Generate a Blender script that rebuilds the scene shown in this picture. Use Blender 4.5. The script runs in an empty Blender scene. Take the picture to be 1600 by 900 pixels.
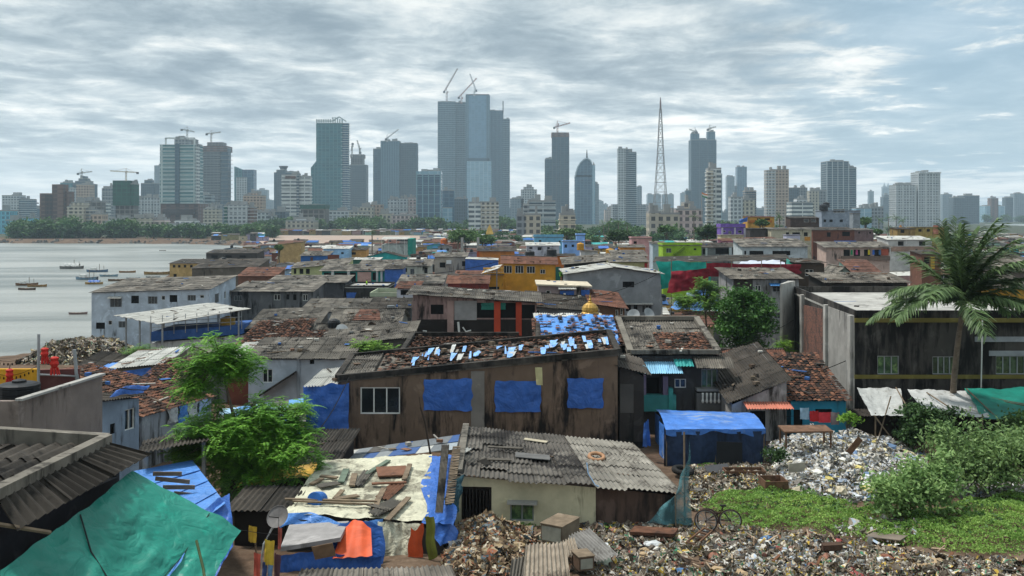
import bpy, math, random
import numpy as np
from mathutils import Vector, Matrix, noise

# ------------------------------------------------------------------ camera, sky, sun, exposure
S = 1.2                      # metres per layout unit
F = 1556.0; HC = 12.0; HV = 335.0
scene = bpy.context.scene
COL = scene.collection
cam = bpy.data.cameras.new('camera'); camo = bpy.data.objects.new('camera', cam); COL.objects.link(camo)
camo.location = (0, 0, HC); camo.rotation_euler = (math.radians(90), 0, 0)
cam.sensor_width = 36; cam.lens = 36*F/1600; cam.shift_y = -(450-HV)/1600
cam.clip_start = 0.5; cam.clip_end = 40000
scene.camera = camo
scene.view_settings.view_transform = 'Standard'; scene.view_settings.look = 'None'
scene.view_settings.exposure = 0.22; scene.view_settings.gamma = 1.0
scene.cycles.use_denoising = True
scene.cycles.max_bounces = 6; scene.cycles.diffuse_bounces = 3; scene.cycles.glossy_bounces = 3
scene.cycles.transparent_max_bounces = 8; scene.cycles.volume_bounces = 1
scene.cycles.caustics_reflective = False; scene.cycles.caustics_refractive = False

SUN_EL, SUN_AZ = math.radians(63), math.radians(292)     # azimuth clockwise from +Y (north): high, left and a little ahead
sd = Vector((math.sin(SUN_AZ)*math.cos(SUN_EL), math.cos(SUN_AZ)*math.cos(SUN_EL), math.sin(SUN_EL)))
sun = bpy.data.lights.new('sun', 'SUN'); suno = bpy.data.objects.new('sun', sun); COL.objects.link(suno)
sun.energy = 3.6; sun.angle = math.radians(8); sun.color = (1.0, 0.965, 0.91)
suno.rotation_euler = sd.to_track_quat('Z', 'Y').to_euler()

world = bpy.data.worlds.new('World'); scene.world = world; world.use_nodes = True
nt = world.node_tree; nt.nodes.clear()
def nd(nt, t, **k):
    n = nt.nodes.new(t)
    for a, b in k.items(): setattr(n, a, b)
    return n
def mth(nt, op, a, b=None, c=None, clamp=False):
    n = nd(nt, 'ShaderNodeMath', operation=op); n.use_clamp = clamp
    for i, x in enumerate((a, b, c)):
        if x is None: continue
        if isinstance(x, (int, float)): n.inputs[i].default_value = x
        else: nt.links.new(x, n.inputs[i])
    return n.outputs[0]
def mixc(nt, f, a, b, blend='MIX'):
    n = nd(nt, 'ShaderNodeMix', data_type='RGBA', blend_type=blend)
    for i, x in ((0, f), (6, a), (7, b)):
        if isinstance(x, (int, float)): n.inputs[i].default_value = x
        elif isinstance(x, tuple): n.inputs[i].default_value = (*x[:3], 1)
        else: nt.links.new(x, n.inputs[i])
    return n.outputs[2]
def ramp(nt, f, stops, interp='LINEAR'):
    n = nd(nt, 'ShaderNodeValToRGB'); cr = n.color_ramp; cr.interpolation = interp
    while len(cr.elements) < len(stops): cr.elements.new(0.5)
    for e, (p, c) in zip(cr.elements, stops):
        e.position = p; e.color = (*c, 1) if len(c) == 3 else c
    nt.links.new(f, n.inputs[0]); return n.outputs[0]
def maprange(nt, x, a, b, c=0., d=1.):
    n = nd(nt, 'ShaderNodeMapRange'); n.interpolation_type = 'SMOOTHSTEP'
    nt.links.new(x, n.inputs[0])
    for i, y in enumerate((a, b, c, d)): n.inputs[i+1].default_value = y
    return n.outputs[0]
def noise_tex(nt, vec, scale, detail=4., rough=.55, dist=0.):
    n = nd(nt, 'ShaderNodeTexNoise'); n.inputs['Scale'].default_value = scale
    n.inputs['Detail'].default_value = detail; n.inputs['Roughness'].default_value = rough
    n.inputs['Distortion'].default_value = dist
    if vec is not None: nt.links.new(vec, n.inputs['Vector'])
    return n.outputs[0]

def build_sky():
    sky = nd(nt, 'ShaderNodeTexSky', sky_type='NISHITA'); sky.sun_disc = False
    sky.sun_elevation = SUN_EL; sky.sun_rotation = SUN_AZ; sky.air_density = 1.2; sky.dust_density = 2.0
    tc = nd(nt, 'ShaderNodeTexCoord'); sep = nd(nt, 'ShaderNodeSeparateXYZ')
    nt.links.new(tc.outputs['Generated'], sep.inputs[0])
    x, y, z = sep.outputs
    el = mth(nt, 'MAXIMUM', z, 0.0)
    den = mth(nt, 'ADD', el, 0.075)
    px = mth(nt, 'DIVIDE', x, den); py = mth(nt, 'DIVIDE', y, den)
    def vec(sx, sy, ox, oy):
        c = nd(nt, 'ShaderNodeCombineXYZ')
        nt.links.new(mth(nt, 'MULTIPLY_ADD', px, sx, ox), c.inputs[0])
        nt.links.new(mth(nt, 'MULTIPLY_ADD', py, sy, oy), c.inputs[1]); return c.outputs[0]
    n1 = noise_tex(nt, vec(.8, .6, 3.1, 7.7), .95, 9, .60, .25)     # banks of cloud
    n2 = noise_tex(nt, vec(1.0, .95, 1.3, 2.2), 2.6, 7, .62, .35)      # billows
    n3 = noise_tex(nt, vec(.6, .5, 9.2, 4.4), .5, 4, .55, .2)         # where the deck opens
    lum = mth(nt, 'ADD', mth(nt, 'MULTIPLY', n1, .58), mth(nt, 'MULTIPLY', n2, .42))
    cloud = ramp(nt, maprange(nt, lum, .345, .645), [(0, (.235, .29, .335)), (.3, (.355, .415, .45)), (.58, (.53, .58, .595)), (.82, (.75, .765, .745)), (1, (.95, .925, .865))])
    top = maprange(nt, el, .09, .22)
    cloud = mixc(nt, mth(nt, 'MULTIPLY', top, .62), cloud, mixc(nt, 1.0, cloud, (.58, .65, .70), 'MULTIPLY'))
    hz = maprange(nt, el, .09, .0)
    cloud = mixc(nt, mth(nt, 'MULTIPLY', hz, .7), cloud, (.76, .77, .755))
    right = maprange(nt, x, .12, .40)
    gap = mth(nt, 'MULTIPLY', maprange(nt, mth(nt, 'ADD', n3, mth(nt, 'MULTIPLY', n2, .6)), .82, .72), mth(nt, 'MULTIPLY', right, .7))
    skyc = mixc(nt, 1.0, sky.outputs[0], (.075, .075, .075), 'MULTIPLY')
    skyc = mixc(nt, .7, skyc, (.27, .43, .56))
    col = mixc(nt, gap, cloud, skyc)
    zb = mth(nt, 'MULTIPLY_ADD', maprange(nt, el, .28, .9), .55, 1.0); cz = nd(nt, 'ShaderNodeCombineColor')
    for i in range(3): nt.links.new(zb, cz.inputs[i])
    col = mixc(nt, 1.0, col, cz.outputs[0], 'MULTIPLY')      # an overcast dome is brightest overhead
    bg = nd(nt, 'ShaderNodeBackground'); bg.inputs['Strength'].default_value = 1.2
    nt.links.new(col, bg.inputs[0])
    out = nd(nt, 'ShaderNodeOutputWorld'); nt.links.new(bg.outputs[0], out.inputs[0])
build_sky()

# ------------------------------------------------------------------ placing
R = random.Random(11)
NP = np.random.default_rng(5)
SEA = -9.6
def gzm(D):                                # ground height (m) at distance D (m): the yard slopes down to the village
    t = min(max((D-33)/117., 0), 1)
    return -7.2*(t*.8+.2*t*t*(3-2*t))
def P(u, v, d):
    D = d*S
    return Vector(((u-800)/F*D, D, HC-(v-HV)/F*D))
def gd(u, v):                              # distance (layout units) of the ground seen at row v
    a, b = 5., 5000.
    for _ in range(60):
        m = (a+b)/2
        if HV+F*(HC-gzm(m))/m > v: a = m
        else: b = m
    return a/S
def G(u, v):
    d = gd(u, v); p = P(u, v, d); p.z = gzm(p.y); return p
def hexc(h):
    h = h.lstrip('#'); c = [int(h[i:i+2], 16)/255 for i in (0, 2, 4)]
    return tuple(x/12.92 if x <= .04045 else ((x+.055)/1.055)**2.4 for x in c)

# ------------------------------------------------------------------ mesh building
WO = {}                                    # world origin of each object
def put(o, label=None, cat=None, group=None, kind=None):
    if label: o['label'] = label
    if cat: o['category'] = cat
    if group: o['group'] = group
    if kind: o['kind'] = kind
    return o
def thing(name, label, cat, loc, group=None, kind=None):
    o = bpy.data.objects.new(name, None); COL.objects.link(o); o.location = loc
    o.empty_display_size = .2; WO[o] = Vector(loc)
    return put(o, label, cat, group, kind)
class MB:
    def __init__(s): s.v = []; s.f = []; s.m = []
    def poly(s, pts, m=0):
        i = len(s.v); s.v.extend([tuple(p) for p in pts]); s.f.append(tuple(range(i, i+len(pts)))); s.m.append(m)
    def hexa(s, b, t, m=0):                # bottom ring, top ring (same order)
        n = len(b); i = len(s.v); s.v.extend([tuple(p) for p in b]+[tuple(p) for p in t])
        s.f.append(tuple(range(i+n-1, i-1, -1))); s.f.append(tuple(range(i+n, i+2*n))); s.m += [m, m]
        for k in range(n):
            k2 = (k+1) % n; s.f.append((i+k, i+k2, i+n+k2, i+n+k)); s.m.append(m)
    def box(s, c, size, rz=0., m=0):       # c = centre of the bottom face
        x, y, z = size[0]/2, size[1]/2, size[2]; ca, sa = math.cos(rz), math.sin(rz)
        q = [(c[0]+a*ca-b*sa, c[1]+a*sa+b*ca) for a, b in ((-x, -y), (x, -y), (x, y), (-x, y))]
        s.hexa([(a, b, c[2]) for a, b in q], [(a, b, c[2]+z) for a, b in q], m)
    def bar(s, a, b, w, h=None, m=0, up=(0, 0, 1)):
        a, b = Vector(a), Vector(b); h = h or w; d = (b-a)
        if d.length < 1e-6: return
        d.normalize(); up = Vector(up)
        if abs(d.dot(up)) > .95: up = Vector((1, 0, 0))
        x = d.cross(up).normalized()*w/2; y = x.cross(d).normalized()*h/2
        s.hexa([a-x-y, a+x-y, a+x+y, a-x+y], [b-x-y, b+x-y, b+x+y, b-x+y], m)
    def tube(s, pts, r, n=6, m=0, cap=True):
        pts = [Vector(p) for p in pts]; k = len(pts); rr = r if isinstance(r, (list, tuple)) else [r]*k
        i0 = len(s.v)
        for j, p in enumerate(pts):
            t = (pts[min(j+1, k-1)]-pts[max(j-1, 0)]).normalized()
            up = Vector((0, 0, 1)) if abs(t.z) < .9 else Vector((1, 0, 0))
            x = t.cross(up).normalized(); y = x.cross(t)
            for q in range(n):
                a = 2*math.pi*q/n; s.v.append(tuple(p+(x*math.cos(a)+y*math.sin(a))*rr[j]))
        for j in range(k-1):
            for q in range(n):
                q2 = (q+1) % n; s.f.append((i0+j*n+q, i0+j*n+q2, i0+(j+1)*n+q2, i0+(j+1)*n+q)); s.m.append(m)
        if cap:
            s.f.append(tuple(range(i0+n-1, i0-1, -1))); s.f.append(tuple(range(i0+(k-1)*n, i0+k*n))); s.m += [m, m]
    def lathe(s, c, prof, n=16, m=0, axis=None):
        i0 = len(s.v); k = len(prof); c = Vector(c)
        ax = Vector(axis or (0, 0, 1)).normalized(); ux = ax.orthogonal().normalized(); uy = ax.cross(ux)
        for r, z in prof:
            for q in range(n):
                a = 2*math.pi*q/n; s.v.append(tuple(c+ax*z+(ux*math.cos(a)+uy*math.sin(a))*r))
        for j in range(k-1):
            for q in range(n):
                q2 = (q+1) % n; s.f.append((i0+j*n+q, i0+j*n+q2, i0+(j+1)*n+q2, i0+(j+1)*n+q)); s.m.append(m)
        s.f.append(tuple(range(i0+n-1, i0-1, -1))); s.f.append(tuple(range(i0+(k-1)*n, i0+k*n))); s.m += [m, m]
    def torus(s, c, R1, r, axis=(0, 0, 1), n=20, k=6, m=0):
        c = Vector(c); ax = Vector(axis).normalized(); ux = ax.orthogonal().normalized(); uy = ax.cross(ux); i0 = len(s.v)
        for i in range(n):
            a = 2*math.pi*i/n; d = ux*math.cos(a)+uy*math.sin(a)
            for j in range(k):
                b = 2*math.pi*j/k; s.v.append(tuple(c+d*(R1+r*math.cos(b))+ax*r*math.sin(b)))
        for i in range(n):
            for j in range(k):
                s.f.append((i0+i*k+j, i0+i*k+(j+1) % k, i0+((i+1) % n)*k+(j+1) % k, i0+((i+1) % n)*k+j)); s.m.append(m)
    def grid(s, fn, nu, nv, m=0):
        i0 = len(s.v)
        for j in range(nv+1):
            for i in range(nu+1): s.v.append(tuple(fn(i/nu, j/nv)))
        w = nu+1
        for j in range(nv):
            for i in range(nu):
                a = i0+j*w+i; s.f.append((a, a+1, a+1+w, a+w)); s.m.append(m)
    def build(s, name, mats, parent=None, smooth=False, origin=None):
        mats = mats if isinstance(mats, (list, tuple)) else [mats]
        V = np.array(s.v, dtype=np.float64).reshape(-1, 3)
        if parent is not None: o0 = WO[parent]
        elif origin is not None: o0 = Vector(origin)
        else:
            lo, hi = V.min(0), V.max(0); o0 = Vector(((lo[0]+hi[0])/2, (lo[1]+hi[1])/2, lo[2]))
        me = bpy.data.meshes.new(name)
        me.from_pydata((V-np.array(o0)).tolist(), [], s.f)
        for mt in mats: me.materials.append(mt)
        if len(mats) > 1: me.polygons.foreach_set('material_index', s.m)
        if smooth: me.polygons.foreach_set('use_smooth', [True]*len(s.f))
        o = bpy.data.objects.new(name, me); COL.objects.link(o)
        if parent is not None: o.parent = parent
        else: o.location = o0
        WO[o] = Vector(o0); return o
def quads_obj(name, V, mat, parent=None, origin=(0, 0, 0), smooth=False):
    """V: (n,4,3) numpy of separate quads -> one object"""
    n = V.shape[0]; o0 = np.array(WO[parent] if parent is not None else origin)
    me = bpy.data.meshes.new(name)
    me.vertices.add(n*4); me.vertices.foreach_set('co', (V-o0).reshape(-1).astype(np.float32))
    me.loops.add(n*4); me.loops.foreach_set('vertex_index', np.arange(n*4, dtype=np.int32))
    me.polygons.add(n); me.polygons.foreach_set('loop_start', np.arange(0, n*4, 4, dtype=np.int32))
    me.polygons.foreach_set('loop_total', np.full(n, 4, dtype=np.int32))
    me.update(calc_edges=True); me.validate(); me.materials.append(mat)
    o = bpy.data.objects.new(name, me); COL.objects.link(o)
    if parent is not None: o.parent = parent
    else: o.location = origin
    WO[o] = Vector(o0); return o
def copy_thing(o, loc, rz=0., sc=1., label=None, group=None):
    c = o.copy(); COL.objects.link(c); c.location = loc; c.rotation_euler = (0, 0, rz); c.scale = (sc, sc, sc) if isinstance(sc, (int, float)) else sc
    if label: c['label'] = label
    if group: c['group'] = group
    def rec(a, b):
        for ch in a.children:
            k = ch.copy(); COL.objects.link(k); k.parent = b; rec(ch, k)
    rec(o, c); WO[c] = Vector(loc); return c

# ------------------------------------------------------------------ materials
MC = {}
def mat(key, col, rough=.85, var=.22, scale=.9, grime=None, gam=.5, streak=True, bump=.25, bscale=14., island=0., spec=.25, metal=0., crease=False):
    if key in MC: return MC[key]
    m = bpy.data.materials.new(key); m.use_nodes = True; nt = m.node_tree; nt.nodes.clear()
    col = hexc(col) if isinstance(col, str) else col
    tc = nd(nt, 'ShaderNodeTexCoord'); ob = tc.outputs['Object']
    bs = nd(nt, 'ShaderNodeBsdfPrincipled'); bs.inputs['Roughness'].default_value = rough
    bs.inputs['Specular IOR Level'].default_value = spec; bs.inputs['Metallic'].default_value = metal
    n1 = noise_tex(nt, ob, scale, 6, .6)
    lo = tuple(c*(1-var) for c in col); hi = tuple(min(c*(1+var), .95) for c in col)
    c = mixc(nt, maprange(nt, n1, .3, .7), lo, hi)
    if grime is not None:
        g = hexc(grime) if isinstance(grime, str) else grime
        mp = nd(nt, 'ShaderNodeMapping'); nt.links.new(ob, mp.inputs[0]); mp.inputs['Scale'].default_value = (1.6, 1.6, .28 if streak else 1.6)
        n2 = noise_tex(nt, mp.outputs[0], 1.3, 8, .68, .3); n3 = noise_tex(nt, ob, .35, 3, .5)
        f = mth(nt, 'ADD', n2, mth(nt, 'MULTIPLY', mth(nt, 'SUBTRACT', n3, .5), .9))
        n4 = noise_tex(nt, ob, .8, 5, .62, .6); c = mixc(nt, maprange(nt, n4, .56, .66, 0, .55), c, tuple(min(x*1.5+.02, .8) for x in col))
        c = mixc(nt, maprange(nt, f, .90-gam*.85, 1.14-gam*.85), c, g)
    if island:
        ge = nd(nt, 'ShaderNodeNewGeometry'); r = mth(nt, 'MULTIPLY_ADD', ge.outputs['Random Per Island'], 2*island, 1-island)
        cb = nd(nt, 'ShaderNodeCombineColor')
        for i in range(3): nt.links.new(r, cb.inputs[i])
        c = mixc(nt, 1.0, c, cb.outputs[0], 'MULTIPLY')
    nt.links.new(c, bs.inputs['Base Color'])
    if bump:
        b = nd(nt, 'ShaderNodeBump'); b.inputs['Strength'].default_value = bump; b.inputs['Distance'].default_value = .03
        hh = noise_tex(nt, ob, bscale, 5, .65)
        if crease:
            k1 = mth(nt, 'ABSOLUTE', mth(nt, 'SUBTRACT', noise_tex(nt, ob, 1.1*crease, 3, .5, .8), .5)); k2 = mth(nt, 'ABSOLUTE', mth(nt, 'SUBTRACT', noise_tex(nt, ob, 3.1*crease, 3, .5, 1.2), .5))
            hh = mth(nt, 'ADD', mth(nt, 'MULTIPLY', k1, 3.2), mth(nt, 'MULTIPLY', k2, 1.3)); b.inputs['Strength'].default_value = .85; b.inputs['Distance'].default_value = .09
        nt.links.new(hh, b.inputs['Height']); nt.links.new(b.outputs[0], bs.inputs['Normal'])
    o = nd(nt, 'ShaderNodeOutputMaterial'); nt.links.new(bs.outputs[0], o.inputs[0])
    MC[key] = m; return m
def multi(key, cols, rough=.7, spec=.3, bump=.3, var=.25, clump=0.):       # colour chosen per separate piece
    if key in MC: return MC[key]
    m = bpy.data.materials.new(key); m.use_nodes = True; nt = m.node_tree; nt.nodes.clear()
    ge = nd(nt, 'ShaderNodeNewGeometry'); tc = nd(nt, 'ShaderNodeTexCoord')
    k = len(cols)
    rnd = ge.outputs['Random Per Island']
    if clump: rnd = mth(nt, 'FRACT', mth(nt, 'MULTIPLY_ADD', noise_tex(nt, tc.outputs['Object'], .9, 3, .6), clump, mth(nt, 'MULTIPLY', rnd, .5)))
    c = ramp(nt, rnd, [(i/k, hexc(x) if isinstance(x, str) else x) for i, x in enumerate(cols)], 'CONSTANT')
    n = noise_tex(nt, tc.outputs['Object'], 6., 5, .65)
    c = mixc(nt, maprange(nt, n, .3, .7), mixc(nt, 1., c, (1-var,)*3, 'MULTIPLY'), c)
    bs = nd(nt, 'ShaderNodeBsdfPrincipled'); bs.inputs['Roughness'].default_value = rough; bs.inputs['Specular IOR Level'].default_value = spec
    nt.links.new(c, bs.inputs['Base Color'])
    b = nd(nt, 'ShaderNodeBump'); b.inputs['Strength'].default_value = bump; b.inputs['Distance'].default_value = .03
    nt.links.new(noise_tex(nt, tc.outputs['Object'], 18, 4, .6), b.inputs['Height']); nt.links.new(b.outputs[0], bs.inputs['Normal'])
    o = nd(nt, 'ShaderNodeOutputMaterial'); nt.links.new(bs.outputs[0], o.inputs[0]); MC[key] = m; return m
def wall(hexs, grime='#2a2723', gam=.42): return mat('plaster '+hexs+grime+str(gam), hexs, .9, .18, .7, grime, gam, True, .25, 9.)
def leaf(key, a, b, trans=.25, nscale=.5):
    if key in MC: return MC[key]
    m = bpy.data.materials.new(key); m.use_nodes = True; nt = m.node_tree; nt.nodes.clear()
    ge = nd(nt, 'ShaderNodeNewGeometry'); tc = nd(nt, 'ShaderNodeTexCoord')
    n = noise_tex(nt, tc.outputs['Object'], nscale, 3, .5)
    f = mth(nt, 'ADD', mth(nt, 'MULTIPLY', ge.outputs['Random Per Island'], .6), mth(nt, 'MULTIPLY_ADD', n, 1.4, -.5), clamp=True)
    c = mixc(nt, f, hexc(a), hexc(b))
    d = nd(nt, 'ShaderNodeBsdfPrincipled'); d.inputs['Roughness'].default_value = .55; d.inputs['Specular IOR Level'].default_value = .25
    t = nd(nt, 'ShaderNodeBsdfTranslucent'); nt.links.new(c, d.inputs['Base Color']); nt.links.new(c, t.inputs[0])
    mx = nd(nt, 'ShaderNodeMixShader'); mx.inputs[0].default_value = trans
    nt.links.new(d.outputs[0], mx.inputs[1]); nt.links.new(t.outputs[0], mx.inputs[2])
    o = nd(nt, 'ShaderNodeOutputMaterial'); nt.links.new(mx.outputs[0], o.inputs[0]); MC[key] = m; return m
def facade_mat(key, glass, slab, fin=None, fh=3.6, bay=3.2, sf=.28, ff=.2, gvar=.5, rough=.35):
    """floors and bays of a tower front: a slab line per storey, piers per bay, glass that differs pane by pane"""
    if key in MC: return MC[key]
    fh *= 1.35; bay *= 1.35; glass, slab = hexc(glass), hexc(slab); fin = hexc(fin) if fin else slab
    m = bpy.data.materials.new(key); m.use_nodes = True; nt = m.node_tree; nt.nodes.clear()
    tc = nd(nt, 'ShaderNodeTexCoord'); s1 = nd(nt, 'ShaderNodeSeparateXYZ'); s2 = nd(nt, 'ShaderNodeSeparateXYZ')
    nt.links.new(tc.outputs['Object'], s1.inputs[0]); nt.links.new(tc.outputs['Normal'], s2.inputs[0])
    h = mth(nt, 'ADD', mth(nt, 'MULTIPLY', s1.outputs[0], mth(nt, 'ABSOLUTE', s2.outputs[1])), mth(nt, 'MULTIPLY', s1.outputs[1], mth(nt, 'ABSOLUTE', s2.outputs[0])))
    hb = mth(nt, 'DIVIDE', h, bay); zb = mth(nt, 'DIVIDE', s1.outputs[2], fh)
    isf = mth(nt, 'LESS_THAN', mth(nt, 'FRACT', hb), ff); iss = mth(nt, 'LESS_THAN', mth(nt, 'FRACT', zb), sf)
    cb = nd(nt, 'ShaderNodeCombineXYZ'); nt.links.new(mth(nt, 'FLOOR', hb), cb.inputs[0]); nt.links.new(mth(nt, 'FLOOR', zb), cb.inputs[1])
    wn = nd(nt, 'ShaderNodeTexWhiteNoise'); nt.links.new(cb.outputs[0], wn.inputs[0])
    big = noise_tex(nt, tc.outputs['Object'], .03, 3, .5)
    g = mixc(nt, mth(nt, 'MULTIPLY_ADD', big, .7, mth(nt, 'MULTIPLY', wn.outputs[0], .5), clamp=True), tuple(c*(1-gvar) for c in glass), tuple(min(1, c*(1+gvar)) for c in glass))
    st = noise_tex(nt, tc.outputs['Object'], .12, 5, .6)
    sl = mixc(nt, maprange(nt, st, .35, .7), slab, tuple(c*.72 for c in slab))
    c = mixc(nt, isf, g, fin); c = mixc(nt, iss, c, sl)
    solid = mth(nt, 'MAXIMUM', isf, iss)
    bs = nd(nt, 'ShaderNodeBsdfPrincipled'); nt.links.new(c, bs.inputs['Base Color']); bs.inputs['Specular IOR Level'].default_value = .4
    nt.links.new(mth(nt, 'MULTIPLY_ADD', solid, .85-rough, rough), bs.inputs['Roughness'])
    o = nd(nt, 'ShaderNodeOutputMaterial'); nt.links.new(bs.outputs[0], o.inputs[0]); MC[key] = m; return m

ROOFG = mat('asbestos sheet', '#645f57', .9, .25, .8, '#211f1c', .52, False, .3, 12, island=.34)
ROOFD = mat('dark weathered sheet', '#3f3a34', .92, .25, .8, '#171513', .5, False, .3, 12, island=.38)
ROOFW = mat('pale metal sheet', '#aeada6', .6, .12, .8, '#6d675f', .36, False, .15, 12, island=.08)
ROOFR = mat('rusted sheet', '#5d3d2f', .9, .3, 1.2, '#2c211c', .45, False, .3, 12, island=.25)
ROOFT = mat('teal sheet', '#2f8f8c', .6, .12, .8, '#2f4846', .3, False, .15, 12, island=.1)
ROOFL = mat('light blue sheet', '#86b6cf', .6, .12, .8, '#5a6a70', .3, False, .15, 12, island=.1)
TILE = multi('clay tile', ['#60402f', '#46322a', '#6f4b3b', '#33271f', '#7d5844', '#503a2f', '#2a221d', '#594033'], .9, .2, .4)
TILEF = mat('clay tile far', '#5b3d31', .9, .35, 2.5, '#2b211c', .5, False, .5, 30, island=.3)
CONC = mat('mossy concrete', '#6b665d', .92, .25, .9, '#26231f', .5, True, .35, 10)
CONCD = mat('black mould concrete', '#3c3833', .95, .3, .8, '#141311', .6, True, .35, 10)
CONCL = mat('light concrete', '#9c9a94', .9, .15, .6, '#4c4944', .4, True, .25, 10)
WOOD = mat('weathered wood', '#6e604f', .9, .25, 3., '#3a3129', .4, False, .4, 20, island=.25)
WOODB = mat('brown wood', '#664c3a', .9, .3, 3., '#33261d', .5, False, .4, 20)
BARK = mat('bark', '#5d5145', .95, .3, 3., '#2f2822', .45, True, .7, 14)
STEEL = mat('dull steel', '#8b8f90', .5, .15, 2., '#4c4a47', .3, False, .1)
WHITEM = mat('white paint', '#d6d6d0', .6, .08, 1., '#8a857b', .25)
DARK = mat('dark interior', '#0f0e0d', .95, .2, 1., bump=0)
GLASS = mat('dark glass', '#1b2124', .15, .4, .6, bump=.05, bscale=2, spec=.5)
GLASSG = mat('greenish glass', '#39513a', .12, .6, 2.2, '#7d9c62', .52, False, .05, 2, spec=.6)
RUBBER = mat('rubber', '#1c1b1a', .8, .2, 3.)
TARPB = mat('blue tarpaulin', '#2d5ca6', .5, .16, 1.6, '#214a86', .3, False, .35, 7, spec=.4, crease=.55)
TARPL = mat('light blue tarpaulin', '#4a7ec0', .5, .15, 1.6, '#8aa5c6', .34, False, .3, 7, spec=.4, crease=True)
TARPD = mat('navy netting', '#1d2a40', .7, .3, 2., '#0f141d', .45, True, .4, 9)
TARPG = mat('green tarpaulin', '#087060', .5, .16, .5, '#0f8f7a', .3, False, .3, 5, spec=.4, crease=.45)
TARPT = mat('teal tarpaulin', '#127263', .5, .2, 1.2, '#0c5a4e', .34, False, .3, 5, spec=.4)
TARPR = mat('maroon cloth', '#7e1f2b', .85, .2, 1.6, '#56141d', .38, True, .3, 6)
TARPW = mat('white plastic', '#acaeab', .55, .1, 1.4, '#7e7a72', .36, False, .35, 7, crease=True)
TARPC = mat('cream sheeting', '#bcb9a2', .6, .14, 1.4, '#6f6a5a', .48, False, .35, 7, crease=True)
TARPO = mat('orange sheeting', '#c4512a', .6, .15, 2., '#7f3420', .3, False, .3, 8)
def plain(hexs, rough=.75): return mat('paint '+hexs, hexs, rough, .12, 2., bump=.1)
# ------------------------------------------------------------------ ground, water, haze
BAY = [(-90, -120), (-74, 60), (-67, 128), (-60, 154), (-84, 228), (-105, 288), (-122, 360), (-146, 505), (-163, 672), (-240, 732), (-400, 750), (-750, 770), (-1800, 840), (-4200, 500), (-4200, -120)]
INLET = [(885, 1640), (1100, 1590), (4200, 1560), (4200, 2330), (1150, 2270), (905, 2000)]
BAY = [(x, y) for x, y in BAY]
def sdf(poly, X, Y):
    d = np.full(X.shape, 1e18); ins = np.zeros(X.shape, bool); n = len(poly)
    for i in range(n):
        x0, y0 = poly[i]; x1, y1 = poly[(i+1) % n]; ex, ey = x1-x0, y1-y0
        t = np.clip(((X-x0)*ex+(Y-y0)*ey)/(ex*ex+ey*ey), 0, 1)
        d = np.minimum(d, (X-x0-t*ex)**2+(Y-y0-t*ey)**2)
        c = ((y0 > Y) != (y1 > Y)) & (X < (x1-x0)*(Y-y0)/((y1-y0) if y1 != y0 else 1e-9)+x0); ins ^= c
    d = np.sqrt(d); return np.where(ins, -d, d)
def land(x, y):
    a = np.array([float(x)]); b = np.array([float(y)])
    return float(min(sdf(BAY, a, b)[0], sdf(INLET, a, b)[0]))
def ground():
    na, nr = 420, 330
    ang = np.linspace(-math.radians(80), math.radians(80), na)
    rad = np.concatenate([np.linspace(1.5, 60, 110), np.geomspace(60.6, 7000, nr-110)])
    A, Rr = np.meshgrid(ang, rad); Y = Rr*np.cos(A); X = Rr*np.sin(A)
    X = np.clip(X, -4100, 4100)
    t = np.clip((Y-33)/117, 0, 1); Z = -7.2*(t*.8+.2*t*t*(3-2*t))
    sd_ = np.minimum(sdf(BAY, X, Y), sdf(INLET, X, Y)); k = np.clip((sd_+4)/7., 0, 1); k = k*k*(3-2*k)
    Z = Z*k+(-12.2)*(1-k)
    bump = np.sin(X*1.3+np.sin(Y*.9)*2)*np.cos(Y*1.1+np.sin(X*.7)*1.6)*.09*(Rr < 75)
    Z = Z+bump
    V = np.stack([X, Y, Z], -1).reshape(-1, 3)
    j, i = np.meshgrid(np.arange(nr-1), np.arange(na-1), indexing='ij'); a = (j*na+i).reshape(-1)
    f = np.stack([a, a+1, a+1+na, a+na], -1)
    me = bpy.data.meshes.new('ground'); me.from_pydata(V.tolist(), [], f.tolist())
    me.polygons.foreach_set('use_smooth', [True]*len(f))
    m = bpy.data.materials.new('bare earth'); m.use_nodes = True; nt = m.node_tree
    bs = nt.nodes['Principled BSDF']; bs.inputs['Roughness'].default_value = .95; bs.inputs['Specular IOR Level'].default_value = .15
    tc = nd(nt, 'ShaderNodeTexCoord'); ob = tc.outputs['Object']
    n1 = noise_tex(nt, ob, .35, 8, .65); n2 = noise_tex(nt, ob, 3., 8, .7)
    c = ramp(nt, n1, [(.3, hexc('#4b3c30')), (.5, hexc('#6b5848')), (.7, hexc('#7d6c5b'))])
    c = mixc(nt, maprange(nt, n2, .4, .7), mixc(nt, 1., c, (.6, .58, .56), 'MULTIPLY'), c)
    sy = nd(nt, 'ShaderNodeSeparateXYZ'); nt.links.new(ob, sy.inputs[0]); c = mixc(nt, maprange(nt, sy.outputs[1], 780., 900.), c, mixc(nt, maprange(nt, noise_tex(nt, ob, .03, 5, .6), .4, .6), hexc('#2a3a22'), hexc('#4a4a40')))
    nt.links.new(c, bs.inputs['Base Color'])
    b = nd(nt, 'ShaderNodeBump'); b.inputs['Strength'].default_value = .6; b.inputs['Distance'].default_value = .06
    nt.links.new(n2, b.inputs['Height']); nt.links.new(b.outputs[0], bs.inputs['Normal'])
    me.materials.append(m); o = bpy.data.objects.new('ground', me); COL.objects.link(o)
    put(o, 'bare brown earth of the yard and settlement', None, None, 'structure')
ground()
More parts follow.
